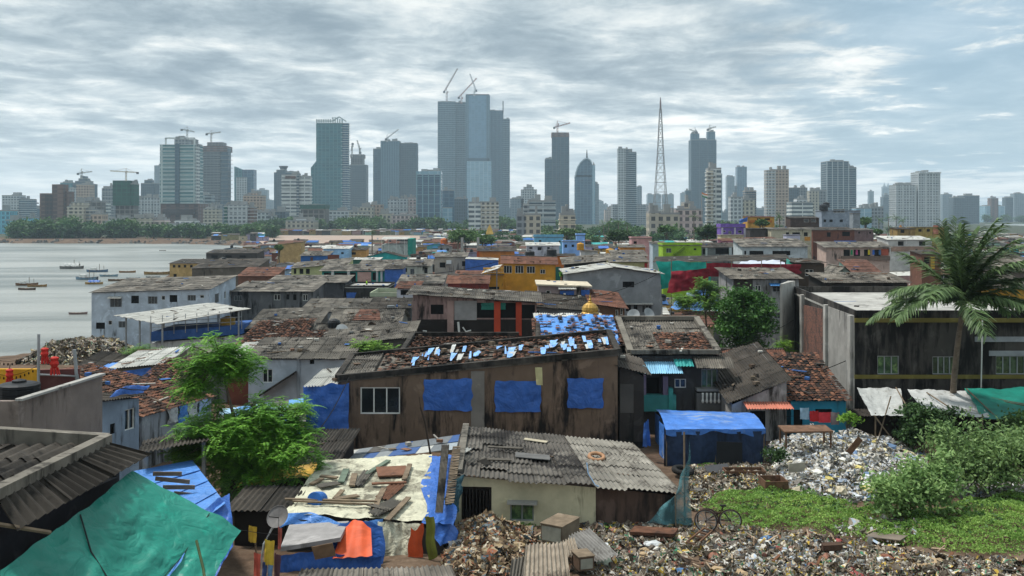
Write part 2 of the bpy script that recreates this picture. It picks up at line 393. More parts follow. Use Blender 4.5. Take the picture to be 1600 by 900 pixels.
def water():
    mb = MB(); mb.poly([(-4150, -150, SEA), (4150, -150, SEA), (4150, 7050, SEA), (-4150, 7050, SEA)])
    m = bpy.data.materials.new('sea water'); m.use_nodes = True; nt = m.node_tree
    bs = nt.nodes['Principled BSDF']; bs.inputs['Roughness'].default_value = .28; bs.inputs['IOR'].default_value = 1.33
    tc = nd(nt, 'ShaderNodeTexCoord'); ob = tc.outputs['Object']
    mq = nd(nt, 'ShaderNodeMapping'); nt.links.new(ob, mq.inputs[0]); mq.inputs['Scale'].default_value = (.5, 1.6, 1)
    n0 = noise_tex(nt, mq.outputs[0], .014, 7, .62, .8)
    nt.links.new(mixc(nt, maprange(nt, n0, .35, .65), hexc('#5c615d'), hexc('#94958f')), bs.inputs['Base Color'])
    mp = nd(nt, 'ShaderNodeMapping'); nt.links.new(ob, mp.inputs[0]); mp.inputs['Scale'].default_value = (.7, 1.2, 1)
    n1 = noise_tex(nt, mp.outputs[0], .9, 5, .6, .4); n2 = noise_tex(nt, mp.outputs[0], .22, 4, .6, .3)
    b = nd(nt, 'ShaderNodeBump'); b.inputs['Strength'].default_value = .8; b.inputs['Distance'].default_value = .35
    nt.links.new(mth(nt, 'ADD', n1, n2), b.inputs['Height']); nt.links.new(b.outputs[0], bs.inputs['Normal'])
    put(mb.build('water', m, origin=(0, 0, SEA)), 'grey rippled bay water', None, None, 'structure')
water()
def strip(name, pts, hexs, label, dz=.12):
    mb = MB(); mb.poly([(x, y, (gzm(y) if zz is None else zz)+dz) for x, y, zz in pts])
    put(mb.build(name, mat('sand '+hexs, hexs, .95, .2, .06, '#6b5c4d', .4, False, .3, 1.)), label, None, None, 'structure')
strip('beach', [(P(418, 0, 480).x, 480*S, None), (P(650, 0, 480).x, 480*S, None), (P(668, 0, 750).x, 750*S, None), (P(430, 0, 755).x, 755*S, None), (P(405, 0, 590).x, 590*S, None)], '#988679', 'pinkish sand beach spread with drying fish behind the houses')
mbx = MB()
mbx.grid(lambda a, b: (P(-60+a*215, 0, 615+b*22).x, (615+b*22)*S+14*math.sin(a*3), SEA-.35+b*2.4), 24, 3)
put(mbx.build('sand', mat('sand #a39074', '#a39074', .95, .15, .06, bump=.3, bscale=1.)), 'pale sand strip below the trees on the far shore', None, None, 'structure')
def shore_rocks():
    r = random.Random(5); mb = MB(); e = [(-150, 655), (-163, 676), (-240, 736), (-400, 754), (-560, 764)]
    for (x0, y0), (x1, y1) in zip(e, e[1:]):
        for _ in range(int(math.hypot(x1-x0, y1-y0)*1.6)):
            t = r.random(); x, y = x0+(x1-x0)*t+r.uniform(-2, 2), y0+(y1-y0)*t+r.uniform(-3, 5); s = r.uniform(.5, 1.7); q = [(x+s*math.cos(a)*r.uniform(.7, 1.2), y+s*math.sin(a)*r.uniform(.7, 1.2)) for a in (.3, 1.5, 2.8, 4.1, 5.3)]; z = SEA-.4+max(0, (y-y0-(y1-y0)*t))*.35
            mb.hexa([(a, b, z) for a, b in q], [(x+(a-x)*.6, y+(b-y)*.6, z+s*r.uniform(.7, 1.3)) for a, b in q])
    put(mb.build('shore_rocks', multi('rock', ['#5a5752', '#6d6963', '#45423e', '#7d7870', '#52504c'], .9)), 'grey boulders lining the far shore of the bay', 'rocks', None, 'stuff')
shore_rocks()
def haze():
    mb = MB(); mb.box((0, 3450, -13.4), (8500, 7500, 373.4))
    m = bpy.data.materials.new('haze air'); m.use_nodes = True; nt = m.node_tree; nt.nodes.clear()
    v = nd(nt, 'ShaderNodeVolumePrincipled'); v.inputs['Color'].default_value = (.68, .86, 1.0, 1); v.inputs['Density'].default_value = HAZE
    v.inputs['Anisotropy'].default_value = 0.0
    o = nd(nt, 'ShaderNodeOutputMaterial'); nt.links.new(v.outputs[0], o.inputs['Volume'])
    put(mb.build('haze', m), 'pale blue haze filling the air over the city', None, None, 'stuff')
HAZE = 0.00011
haze()
# ------------------------------------------------------------------ skyline
FM = facade_mat
FAC = dict(
 brown=FM('brown tower front', '#4a3a36', '#6e5850', '#745c53', 3.4, 9.0, .3, .55),
 recess=FM('brown recess front', '#241f1f', '#4b3d3a', None, 3.4, 2.5, .3, .2),  # shade of a recess put into a darker brown
 cream=FM('cream flats front', '#4b4c4a', '#b3ac9b', '#b5ae9d', 3.3, 3.4, .42, .45),
 white=FM('white flats front', '#5d656b', '#bcc1c3', '#babfc1', 3.2, 3.3, .4, .35),
 whiteb=FM('white banded front', '#47545a', '#d3d6d3', None, 3.4, 30., .5, .02),
 grey=FM('grey flats front', '#474f55', '#8f9598', '#858b90', 3.3, 3.2, .36, .35),
 dgrey=FM('dark grey tower front', '#34454f', '#5c6b74', '#53646e', 3.4, 2.6, .32, .4),
 slate=FM('slate tower front', '#2f4b5a', '#526c79', '#43606e', 3.5, 4., .24, .22),
 conc=FM('bare concrete frame', '#39393a', '#84807a', '#7c7771', 3.5, 4.2, .28, .22),
 rawg=FM('unfinished frame front', '#333a3e', '#778084', '#5f686d', 3.6, 5.0, .3, .16),
 teal=FM('teal glass front', '#2f6670', '#4f7f86', '#5e8b92', 3.6, 4.5, .22, .16, .4, .2),
 tealw=FM('teal glass white line front', '#3d6f74', '#b9c8c6', '#c4cfcd', 3.9, 16., .32, .1, .4, .2),
 blue=FM('blue glass front', '#5f8299', '#6f90a5', '#6a8ba0', 4., 6., .1, .08, .18, .15),
 blued=FM('deep blue glass front', '#33566c', '#58788a', '#5d7c8d', 3.8, 5., .16, .12, .4, .15),
 bluel=FM('pale blue glass front', '#7d9fb0', '#9db6c2', '#a4bcc6', 4., 8., .14, .1, .2, .15),
 wtA=FM('ribbed slab front', '#2c4a58', '#7b929c', '#6f8691', 4., 3.0, .34, .26, .6),
 wtC=FM('narrow rib front', '#33505f', '#64808f', '#6f8a98', 4., 2.6, .26, .4, .4),
 beige=FM('beige flats front', '#5c5049', '#b9a491', '#b09a88', 3.2, 3.2, .42, .42),
 pink=FM('pinkish flats front', '#5a5252', '#bdaaa6', '#c2b1ac', 3.2, 3.4, .4, .4),
 net=FM('green netting front', '#1d4b42', '#2b6657', '#2a5f52', 3.4, 4.2, .18, .14, .35, .7),
 turq=FM('turquoise painted front', '#45788b', '#6db4c8', '#6db4c8', 3.2, 3.2, .4, .35),
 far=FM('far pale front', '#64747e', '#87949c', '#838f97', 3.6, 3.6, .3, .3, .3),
 band=FM('steel banded front', '#3c4d57', '#a3b0b4', None, 3.6, 40., .42, .02),
)
TOPC = plain('#8b8d8c'); TOPD = plain('#55585a')
TG = 'towers of the city skyline'
TOW = []
def tbox(parent, name, u0, u1, vt, d, dep, m, rz=0., base=None, vb=None, du=0., slant=0.):
    """one block of a tower: own origin at its foot so that storeys count from the ground"""
    D = d*S; Wt = (u1-u0)/F*D; a = abs(rz)
    dep = dep or min(max(Wt*.9, 14), 34)
    w = (Wt-dep*math.sin(a))/math.cos(a) if a else Wt
    if w < 4: w = Wt*.8
    zb = gzm(D) if base is None else base
    if vb is not None: zb = HC-(vb-HV)/F*D
    zt = HC-(vt-HV)/F*D; h = zt-zb
    mb = MB(); hw, hd = w/2, dep/2
    dz = slant/F*D
    q = [(-hw, -hd), (hw, -hd), (hw, hd), (-hw, hd)]
    mb.hexa([(x, y, 0) for x, y in q], [(x, y, h-(dz if x > 0 else 0)) for x, y in q])
    o = mb.build(name, m, origin=(0, 0, 0)); o.parent = parent
    cx = ((u0+u1)/2-800)/F*D
    pos = Vector((cx, D+hd+du, zb)); o.location = pos-WO[parent]; o.rotation_euler = (0, 0, rz); WO[o] = pos
    return o, w, dep, h
def ledges(parent, o, w, dep, h, m, fh, out, name='floor_slab_edges', fins=0, frac=(0, 1), finm=None):
    mb = MB(); n = int(h/fh)
    for k in range(int(n*frac[0]), int(n*frac[1])+1):
        if k == 0: continue
        mb.box((0, 0, k*fh-.25), (w+out*2, dep+out*2, .55))
    l = mb.build(name, m, origin=(0, 0, 0)); l.parent = parent; l.location = o.location; l.rotation_euler = o.rotation_euler; WO[l] = WO[o]
    if fins:
        mb = MB()
        for i in range(fins+1):
            x = -w/2+w*i/fins
            mb.box((x, -dep/2-.35, 0), (1.1, 1.0, h+.5)); 
        l = mb.build('pilasters', finm or m, origin=(0, 0, 0)); l.parent = parent; l.location = o.location; l.rotation_euler = o.rotation_euler
def roofbits(parent, o, w, dep, h, seed, m=None):
    r = random.Random(seed); mb = MB()
    for k in range(r.randint(2, 4)):
        bw = w*r.uniform(.12, .4); mb.box((r.uniform(-.3, .3)*w, r.uniform(-.2, .2)*dep, h-.1), (bw, dep*r.uniform(.2, .5), r.uniform(2.5, 6.5)))
    for sx in (-1, 1): mb.box((sx*(w/2-.15), 0, h-.05), (.3, dep, 1.3))
    mb.box((0, -dep/2+.15, h-.05), (w-.7, .3, 1.25))
    l = mb.build('plant_room', m or TOPC, origin=(0, 0, 0)); l.parent = parent; l.location = o.location; l.rotation_euler = o.rotation_euler; WO[l] = WO[o]
def tower(label, d, boxes, cat='tower', rz=0., name='tower', dep=None, edges=None, group=None):
    """boxes: (part, u0, u1, vtop, facade, {opts})"""
    u0 = min(b[1] for b in boxes); u1 = max(b[2] for b in boxes)
    p = P((u0+u1)/2, HV, d); root = thing(name, label, cat, (p.x, p.y, gzm(p.y)), group)
    for i, b in enumerate(boxes):
        part, a, c, vt, fk = b[:5]; o_ = b[5] if len(b) > 5 else {}
        o, w, dp, h = tbox(root, part, a, c, vt, d, o_.get('dep', dep), FAC[fk], o_.get('rz', rz), vb=o_.get('vb'), du=o_.get('du', i*1.5 if i else 0), slant=o_.get('slant', 0))
        e = o_.get('edges', edges)
        if e: ledges(root, o, w, dp, h, plain(e[0]), e[1], e[2], fins=e[3] if len(e) > 3 else 0, name='balcony_slabs' if e[2] > .8 else 'floor_slab_edges')
        if not o_.get('bare') and part not in ('podium',): roofbits(root, o, w, dp, h, hash((round(a), round(vt))) % 999)
    TOW.append((u0, u1, min(b[3] for b in boxes), label)); return root
def crane(label, u, vb, vt, d, ua, ub, va, vb2, col='#a9a7a2'):
    """mast with an operator cab and a trussed jib from (ua,va) to (ub,vb2)"""
    D = d*S; t = 1.0*D/1500
    p0, p1 = P(u, vb, d), P(u, vt, d); root = thing('tower_crane', label, 'crane', p0)
    c = plain(col); mb = MB()
    def truss(a, b, w, n):
        a, b = Vector(a), Vector(b); dd = (b-a).normalized(); up = Vector((0, 1, 0)); s = dd.cross(up).normalized()*w
        for o in (s, -s): mb.bar(a+o, b+o, t*.7)
        for k in range(n):
            q0, q1 = a.lerp(b, k/n), a.lerp(b, (k+1)/n); mb.bar(q0+s*(1 if k % 2 else -1), q1-s*(1 if k % 2 else -1), t*.45)
    truss(p0, p1, t*.9, max(3, int((p1-p0).length/(t*4)))); mb.build('mast', c, root)
    a, b = P(ua, va, d), P(ub, vb2, d); mb = MB(); truss(a, b, t*.6, max(5, int((b-a).length/(t*4)))); mb.build('jib', c, root)
    mb = MB(); end = a if (a-p1).length < (b-p1).length else b; mb.box((end.x, end.y, end.z-t*2.4), (t*3.2, t*2, t*3)); mb.build('counterweight', TOPD, root)
    mb = MB(); mb.box((p1.x+t*1.4, p1.y-t, p1.z-t*1.5), (t*2, t*2, t*2.4)); mb.build('cab', c, root)
    mb = MB(); ap = p1+Vector((0, 0, t*5)); mb.bar(p1, ap, t*.6)
    for q in (a, b): mb.bar(ap, q.lerp(p1, .25), t*.3)
    mb.build('apex_stays', c, root); return root

# --- left shore
tower('white tower with teal glass strip beside pale grey slab', 1300, [('main_block', 3, 29, 306, 'white'), ('wing', 28, 48, 312, 'slate')], edges=('#c9cfd0', 3.4, .35))
tower('dark slab under construction behind the brown tower', 1500, [('main_block', 47, 64, 326, 'slate')], name='unfinished_tower')
crane('small dark crane on the slab beside the brown tower', 55, 326, 317, 1500, 50, 61, 318, 317.5, '#4d4d50')
tower('light blue low block at the left edge of the shore', 820, [('main_block', -14, 15, 330, 'turq')], 'building', name='apartment_block')
tower('turquoise low building stretched beside the light blue block', 760, [('main_block', 8, 34, 345, 'turq'), ('wing', 34, 48, 341, 'turq')], 'building', name='apartment_block')
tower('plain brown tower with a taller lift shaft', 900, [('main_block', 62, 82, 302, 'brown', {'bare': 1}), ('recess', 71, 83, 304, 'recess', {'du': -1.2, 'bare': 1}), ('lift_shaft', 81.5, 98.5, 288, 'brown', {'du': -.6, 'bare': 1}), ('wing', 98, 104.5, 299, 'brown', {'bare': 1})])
tower('stepped green grey tower topped by a dark cone', 1450, [('glass_wing', 94, 113, 286, 'teal'), ('main_block', 112, 141, 288, 'dgrey'), ('upper_step', 116, 137, 283.5, 'dgrey', {'vb': 290}), ('cone_base', 121, 134, 279.5, 'dgrey', {'vb': 290}), ('cone_top', 124, 130, 275, 'dgrey', {'vb': 290, 'bare': 1})])
crane('twin armed crane on the cone of the stepped tower', 127.5, 280, 268.5, 1440, 122, 144, 271, 268)
tower('beige tower in front of the stepped grey tower', 1330, [('main_block', 119, 140, 289, 'beige'), ('wing', 104, 121, 296, 'white')])
tower('cream apartment block right of the brown tower', 850, [('main_block', 105, 119, 324, 'cream'), ('bay_block', 112, 132, 317, 'cream', {'du': -2}), ('wing', 132, 142, 328, 'grey')], 'building', name='apartment_block', edges=('#cfc8b8', 3.3, .4))
tower('grey frame under construction behind the cream block', 1000, [('main_block', 125, 142, 314, 'conc'), ('wing', 141, 157, 315, 'conc')], name='unfinished_tower', edges=('#77736d', 3.5, .5))
tower('small beige block with square balconies above the trees', 840, [('main_block', 142, 160, 335, 'beige')], 'building', name='apartment_block')
tower('light grey tower with gridded front left of green netting', 1250, [('main_block', 159, 177, 295, 'grey'), ('rear_block', 166, 178, 292, 'grey', {'du': 6})], edges=('#b0b3b3', 6.6, .3))
tower('plain white slab in front of the gridded grey tower', 1150, [('main_block', 157, 167, 318, 'whiteb')], 'building', name='apartment_block')
tower('tower wrapped in green netting over a concrete frame', 900, [('netted_block', 176, 203, 282, 'net', {'vb': 321, 'dep': 24, 'bare': 1}), ('side_shaft', 202, 208, 288, 'net', {'vb': 321, 'dep': 16}), ('open_frame', 179, 206, 320, 'conc', {'bare': 1})], name='unfinished_tower')
crane('cream crane with level jib above the green netting', 197, 283, 268, 900, 172, 215, 267, 269.5, '#c9bfae')
tower('white triple tower with red roof caps', 1200, [('left_tower', 208, 222, 312, 'white'), ('main_block', 221, 237, 309, 'white'), ('right_tower', 236, 250, 310, 'white')], edges=('#d5d7d8', 9.6, .3))
tower('rounded grey tower behind the red capped white towers', 1500, [('main_block', 220, 242, 287, 'dgrey'), ('upper_step', 225, 236, 282, 'dgrey')])
tower('slim pale blue slab rising left of the balcony tower', 2200, [('main_block', 241, 251, 259, 'far')])
t = tower('tall balcony tower with open frame crown and brown podium', 1100, [('main_block', 250, 304, 226, 'tealw', {'vb': 318, 'dep': 36, 'bare': 1, 'edges': ('#b4bfbd', 3.9, .7)}), ('core_shaft', 274, 281, 225, 'slate', {'vb': 318, 'du': -2, 'dep': 10, 'bare': 1}), ('side_fin', 303, 306.5, 226, 'whiteb', {'vb': 318, 'bare': 1}), ('podium', 249, 309, 318, 'brown', {'dep': 44}), ('podium_band', 255, 303, 327, 'recess', {'vb': 336, 'du': -3, 'bare': 1}), ('penthouse', 270, 291, 218, 'grey', {'vb': 228, 'du': 6, 'dep': 14})])  # white strip puts the brightly lit right edge into colour
mb = MB()
for a, b in (((259, 228), (259, 215.5)), ((259, 216), (304, 216)), ((290, 216), (290, 228)), ((304, 228), (304, 216))):
    mb.bar(P(*a, 1108), P(*b, 1108), 2.0)
mb.build('crown_frame', plain('#b9bdbb'), t)
tower('round topped concrete tower half hidden by the balcony tower', 1600, [('main_block', 291, 311, 226, 'rawg'), ('crown', 294, 306, 217.5, 'conc', {'vb': 228, 'bare': 1})], name='unfinished_tower', edges=('#868b8c', 3.8, .9))
tower('broad concrete tower with drum crown and jagged right edge', 1500, [('main_block', 312, 344, 229, 'rawg'), ('right_half', 338, 356, 232, 'slate', {'edges': ('#8b8d8e', 7.4, 2.4)}), ('crown', 323, 347, 222, 'conc', {'vb': 230, 'bare': 1}), ('brown_cap', 312, 355, 228, 'brown', {'vb': 237, 'du': -1, 'bare': 1})], name='unfinished_tower', edges=('#7c8284', 3.7, .6))
crane('short crane on the round topped concrete tower', 292.5, 218, 203, 1600, 284, 304, 202, 206)
crane('short crane on the drum crown of the broad tower', 330, 222, 209, 1500, 323, 345, 209, 206.5)
tower('pale low office with curved roof below the broad tower', 1200, [('main_block', 307, 330, 305, 'band'), ('wing', 328, 343, 320, 'grey')], 'building', name='office_block')
tower('teal glass tower with slanted top and white inner front', 1500, [('slant_block', 366, 378, 260, 'teal', {'slant': 5, 'bare': 1}), ('main_block', 376, 396, 265, 'blued', {'bare': 1}), ('inner_front', 369, 386, 278, 'white', {'du': -2})])
tower('grid fronted block with green left edge near the shore', 850, [('main_block', 354, 386, 321, 'white'), ('green_wing', 350, 356, 322, 'net', {'du': -1}), ('brown_wing', 385, 395, 325, 'brown')], 'building', name='apartment_block', edges=('#c9cbca', 3.4, .5))
tower('beige flats with stair tower behind the grid fronted block', 1100, [('main_block', 380, 409, 306, 'beige'), ('stair_tower', 386, 401, 302, 'beige', {'du': 4})], 'building', name='apartment_block', edges=('#c0ab98', 3.3, .4))
tower('low white block with dark windows right of beige flats', 900, [('main_block', 395, 419, 333, 'white'), ('wing', 418, 428, 338, 'white')], 'building', name='apartment_block')
tower('cream terrace block under the broad concrete tower', 950, [('main_block', 318, 341, 327, 'cream'), ('top_storey', 321, 331, 325, 'cream')], 'building', name='apartment_block', edges=('#d4cfc2', 3.3, .5))
tower('white shore flats in front of the brown podium', 720, [('main_block', 260, 308, 351, 'white'), ('stepped_top', 270, 300, 346, 'white', {'du': 5})], 'building', name='apartment_block', edges=('#d5d7d5', 3.2, .5))
tower('cream shore flats with five balconied floors', 720, [('main_block', 195, 238, 341, 'cream'), ('wing', 238, 256, 344, 'pink')], 'building', name='apartment_block', edges=('#d4cfc2', 3.2, .5))
tower('white jumble of low houses behind the shore trees', 760, [('main_block', 160, 196, 347, 'whiteb'), ('wing', 170, 184, 343, 'white')], 'building', name='apartment_block')
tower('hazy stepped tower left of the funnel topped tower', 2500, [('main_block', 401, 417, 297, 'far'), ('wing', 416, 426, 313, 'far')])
# --- centre left
t = tower('dark glass tower with flared funnel top', 1700, [('main_block', 428, 462, 270, 'slate'), ('left_shaft', 432, 446, 266, 'dgrey', {'du': -1})])
mb = MB(); c = P(443, 270, 1710); k = 1710*S/F; mb.lathe(c, [(5*k, 0), (4*k, 4*k), (7*k, 9.5*k), (7*k, 10.5*k)], 14); mb.build('funnel_crown', TOPD, t)
tower('white striped tower with red trimmed roof', 1000, [('main_block', 440, 466, 274, 'whiteb'), ('right_block', 466, 483, 276, 'whiteb', {'du': 3}), ('core_shaft', 463, 467, 272, 'dgrey', {'du': -1}), ('red_cap', 446, 462, 275, 'brown', {'vb': 279, 'du': -1.5, 'bare': 1})], edges=('#dcdddb', 3.5, .6))
t = tower('big teal glass tower with spiky crown and stepped right edge', 1300, [('main_block', 494, 535, 192, 'teal', {'dep': 40, 'bare': 1, 'edges': ('#5b878d', 7.2, .5)}), ('right_strip', 534, 543, 192, 'blued', {'edges': ('#d5dcdc', 3.6, 1.6), 'bare': 1}), ('left_bulge', 485, 496, 262, 'teal', {'bare': 1, 'slant': -14})])
mb = MB()
for i in range(12):
    u = 495+i*3.6; mb.bar(P(u, 193, 1300), P(u, 186+(-3 if 6 < i < 10 else 0), 1300), 1.8)
for a, b in (((494, 189), (522, 189)), ((520, 189), (530, 182.5)), ((530, 182.5), (541, 190))): mb.bar(P(*a, 1300), P(*b, 1300), 1.6)
mb.build('crown_spikes', plain('#9fadad'), t)
tower('grey tower with drum crown right of the teal tower', 1800, [('main_block', 545, 572, 258, 'dgrey'), ('upper_step', 548, 567, 246, 'conc', {'vb': 262}), ('crown', 547, 568, 241, 'conc', {'vb': 247, 'bare': 1})], name='unfinished_tower', edges=('#6f777b', 3.7, .6))
crane('thin upright crane left on the drum crown tower', 550, 246, 228, 1800, 549, 551, 236, 224)
crane('thin leaning crane right on the drum crown tower', 562, 244, 232, 1800, 563, 558, 238, 219)
tower('group of three dark slabs with a rounded middle one', 1700, [('left_slab', 583, 596, 233, 'slate'), ('middle_slab', 595, 624, 221, 'wtC', {'du': -4}), ('right_slab', 623, 651, 224, 'dgrey')])
crane('pale luffing crane on the three dark slabs', 605, 222, 215, 1690, 603, 623, 217, 202, '#c0c2c2')
tower('square framed glass office below the ribbed tall tower', 1000, [('main_block', 651, 688, 269, 'blued', {'dep': 36, 'edges': ('#7fa0ab', 10.8, .4, 4)}), ('top_frame', 650, 689, 267.5, 'bluel', {'vb': 273, 'du': -.6, 'bare': 1})], 'building', name='office_tower')
t = tower('tall ribbed tower with open top floors and two cranes', 2100, [('main_block', 684, 712, 159, 'wtA', {'dep': 60}), ('right_half', 711, 728.5, 160, 'wtA', {'du': 6}), ('podium', 686, 730, 311, 'dgrey')], name='unfinished_tower', edges=('#6f7f87', 5.4, .9))
tower('tallest tower sheathed in smooth blue glass', 2080, [('upper_shaft', 728.5, 764.5, 149, 'blue', {'dep': 60, 'bare': 1}), ('lower_shaft', 729.5, 767.5, 252, 'bluel', {'du': -3, 'dep': 64, 'bare': 1}), ('dark_band', 729.5, 765, 247, 'slate', {'vb': 254, 'du': -1, 'bare': 1}), ('edge_strip', 727.5, 732, 148, 'wtC', {'du': -1, 'dep': 10, 'bare': 1}), ('right_strip', 760, 765.5, 148.5, 'wtC', {'du': -1, 'dep': 10, 'bare': 1}), ('crown', 728, 764, 146.5, 'conc', {'vb': 150, 'bare': 1})])
tower('tall narrow ribbed tower stepped down on its right', 2150, [('main_block', 764, 786, 173, 'wtC', {'dep': 60}), ('right_step', 785, 796.5, 186, 'wtA'), ('podium', 765, 798, 325, 'dgrey')], name='unfinished_tower', edges=('#66757f', 5.4, .8))
mb = MB(); mb.bar(P(786, 176, 2150), P(786, 158, 2150), 2.6); mb.build('rooftop_mast', TOPD, bpy.data.objects[-1] if False else [o for o in bpy.data.objects if o.get('label', '').startswith('tall narrow ribbed')][0])
crane('tall red and white crane on the ribbed tall tower', 698, 159, 144, 2095, 694, 715, 143, 107, '#9a8783')
crane('red crane reaching right between the two tallest towers', 721, 162, 153, 2090, 717, 745, 152, 122, '#b58f88')
crane('thin white crane atop the blue glass tower', 741, 150, 143, 2080, 744, 734, 141, 115, '#b9bcbd')
tower('small tilted glass office beside the square framed office', 1100, [('main_block', 690, 710, 298, 'blued', {'rz': .12}), ('glass_foot', 692, 707, 325, 'bluel', {'du': -2})], 'building', name='office_tower')
tower('dark slab podium right of the small glass office', 1200, [('main_block', 709, 730, 311, 'dgrey')], 'building', name='office_block')
tower('white office block with rows of black square windows', 800, [('banded_wing', 732, 751, 317, 'whiteb'), ('window_wing', 750, 779, 316.5, 'cream', {'edges': ('#d8d8d4', 3.5, .3)})], 'building', name='office_block')
tower('white twin flats with dark stripes left of the glass office', 1050, [('left_block', 606, 622, 312, 'white'), ('middle_block', 621, 637, 311, 'white'), ('right_block', 636, 651, 309, 'pink')], 'building', name='apartment_block', edges=('#d3d5d4', 9.6, .3))
tower('cream stepped flats below the three dark slabs', 1000, [('main_block', 562, 583, 324, 'cream'), ('left_block', 546, 563, 330, 'pink'), ('tall_block', 572, 594, 320, 'beige', {'du': 20})], 'building', name='apartment_block')
tower('white balconied flats right under the teal glass tower', 930, [('main_block', 505, 545, 330, 'white'), ('right_block', 544, 572, 332, 'cream')], 'building', name='apartment_block', edges=('#d3d5d4', 3.2, .5))
tower('green netted low building site below the teal tower', 880, [('frame', 470, 508, 327, 'conc'), ('netted_top', 469, 509, 320, 'net', {'vb': 326, 'du': -1, 'bare': 1})], 'building', name='building_site')
tower('blue white low slab left of the white balconied flats', 900, [('main_block', 484, 506, 334, 'bluel')], 'building', name='apartment_block')
tower('dark low hall between white block and striped tower', 930, [('main_block', 416, 446, 331, 'dgrey')], 'building', name='office_block')
tower('low white shore houses above the trees', 830, [('main_block', 446, 490, 346, 'cream'), ('wing', 462, 476, 342, 'white')], 'building', name='apartment_block')
tower('pale stepped flats at the foot of the three dark slabs', 900, [('main_block', 612, 650, 337, 'pink'), ('wing', 592, 613, 334, 'cream')], 'building', name='apartment_block')
# --- centre right
tower('white banded office with long window rows', 700, [('main_block', 827, 868, 315, 'band'), ('left_wing', 818, 830, 320, 'grey')], 'building', name='office_block', edges=('#c7cccb', 3.4, .4))
tower('small grey cream house block with roof tank before the banded office', 560, [('main_block', 821, 845, 336, 'cream'), ('left_wing', 807, 823, 338, 'grey')], 'building', name='apartment_block')
tower('cream apartment house with balconies among trees', 520, [('main_block', 875, 899, 336, 'cream'), ('stair_tower', 880, 891, 333, 'beige')], 'building', name='apartment_block', edges=('#d1c4ac', 3.2, .5))
tower('pale grey tower behind the white banded office', 1500, [('main_block', 814, 839, 297, 'white'), ('upper_step', 818, 834, 293, 'white')])
tower('hazy low white flats left of the pale grey tower', 1500, [('main_block', 797, 818, 311, 'far')], 'building', name='apartment_block')
tower('dark slender tower with a lower slab on its left', 1700, [('main_block', 863, 889, 210, 'slate', {'edges': ('#5d6a72', 4., .5, 4)}), ('left_slab', 851.5, 864, 249, 'slate'), ('brown_cap', 862, 889, 207, 'brown', {'vb': 214, 'du': -1, 'bare': 1})], name='unfinished_tower')
crane('rusty crane atop the dark slender tower', 871, 208, 194, 1700, 866, 891, 199, 192, '#a57a70')
t = tower('blue glass tower with curved sail roof and spire', 1600, [('main_block', 899, 925, 275, 'blued'), ('right_slab', 924, 930, 258, 'bluel'), ('side_block', 929, 936, 288, 'far')])
mb = MB(); d0 = 1600; pr = [(899, 276), (900.5, 268), (903, 260.5), (907, 254), (912, 249.5), (917, 247.5), (922, 250), (925, 256), (925, 276)]
fr = [P(u, v, d0) for u, v in pr]; mb.hexa(fr, [p+Vector((0, 26, 0)) for p in fr]); mb.build('sail_roof', FAC['blued'], t)
mb = MB()
for i in range(len(pr)-2): mb.bar(fr[i]+Vector((0, -1, 0)), fr[i+1]+Vector((0, -1, 0)), 2.2)
mb.build('arch_rib', plain('#9fb3bc'), t)
mb = MB(); mb.tube([P(917, 249, 1605), P(917, 242, 1605), P(917, 234, 1605)], [2.2, 1.6, .5], 6); mb.build('spire', TOPD, t)
tower('white and grey balconied tower on a wide podium', 1400, [('main_block', 966, 981, 233, 'white'), ('right_block', 979, 994.5, 238, 'slate', {'edges': ('#c6cfd2', 3.4, 1.4)}), ('podium', 958, 1010, 319, 'grey'), ('core_shaft', 978, 982, 234, 'dgrey', {'du': -1})], edges=('#b9c2c5', 3.4, .5))
tower('slim bluish slab behind the white and grey balconied tower', 1900, [('main_block', 994, 1003, 292, 'far')])
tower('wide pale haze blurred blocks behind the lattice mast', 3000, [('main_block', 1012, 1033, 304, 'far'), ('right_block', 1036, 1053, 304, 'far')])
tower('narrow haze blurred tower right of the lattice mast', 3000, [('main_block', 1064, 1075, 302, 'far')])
t = tower('dark twin turreted tower with cranes', 1900, [('main_block', 1080, 1119, 219, 'slate', {'edges': ('#5f6e79', 4., .6, 3)}), ('left_turret', 1080.5, 1093, 209, 'wtC', {'vb': 222}), ('right_turret', 1106, 1118, 206, 'wtC', {'vb': 222}), ('lower_wing', 1072, 1081, 298, 'slate')], name='unfinished_tower')
crane('thin crane left on the twin turreted tower', 1086, 209, 204, 1900, 1077, 1088, 202, 206)
crane('thin crane right on the twin turreted tower', 1109, 206, 200, 1900, 1106, 1119, 202, 198)
t = tower('white tower of stepped balconies nearest the lattice mast', 760, [('main_block', 1109, 1127, 264, 'whiteb', {'dep': 20}), ('balcony_stack', 1105.5, 1114, 267, 'cream', {'du': -2.5, 'dep': 8, 'edges': ('#d4d6d4', 3.2, 1.4)}), ('right_shaft', 1126, 1130, 271, 'bluel', {'du': 3, 'bare': 1})])
tower('slim grey tower left of the dark blue slab', 2300, [('main_block', 1136, 1148, 276, 'far')])
tower('dark blue glass slab over paler lower blocks', 2300, [('main_block', 1152, 1167, 261, 'blued'), ('lower_block', 1145, 1174, 293, 'dgrey')])
tower('beige tower with white left half', 1100, [('white_block', 1198, 1212, 267, 'white'), ('main_block', 1209, 1233, 265.5, 'beige'), ('left_block', 1181, 1199, 297, 'dgrey', {'du': 60})], edges=('#b8a99b', 3.2, .4))
tower('grey flats right of the beige tower', 1350, [('main_block', 1233, 1248, 294, 'dgrey'), ('right_block', 1247, 1262, 294, 'grey')])
tower('cream flats with grey neighbour wing', 1250, [('main_block', 1265, 1280, 299, 'cream'), ('wing', 1279, 1292, 298, 'grey')])
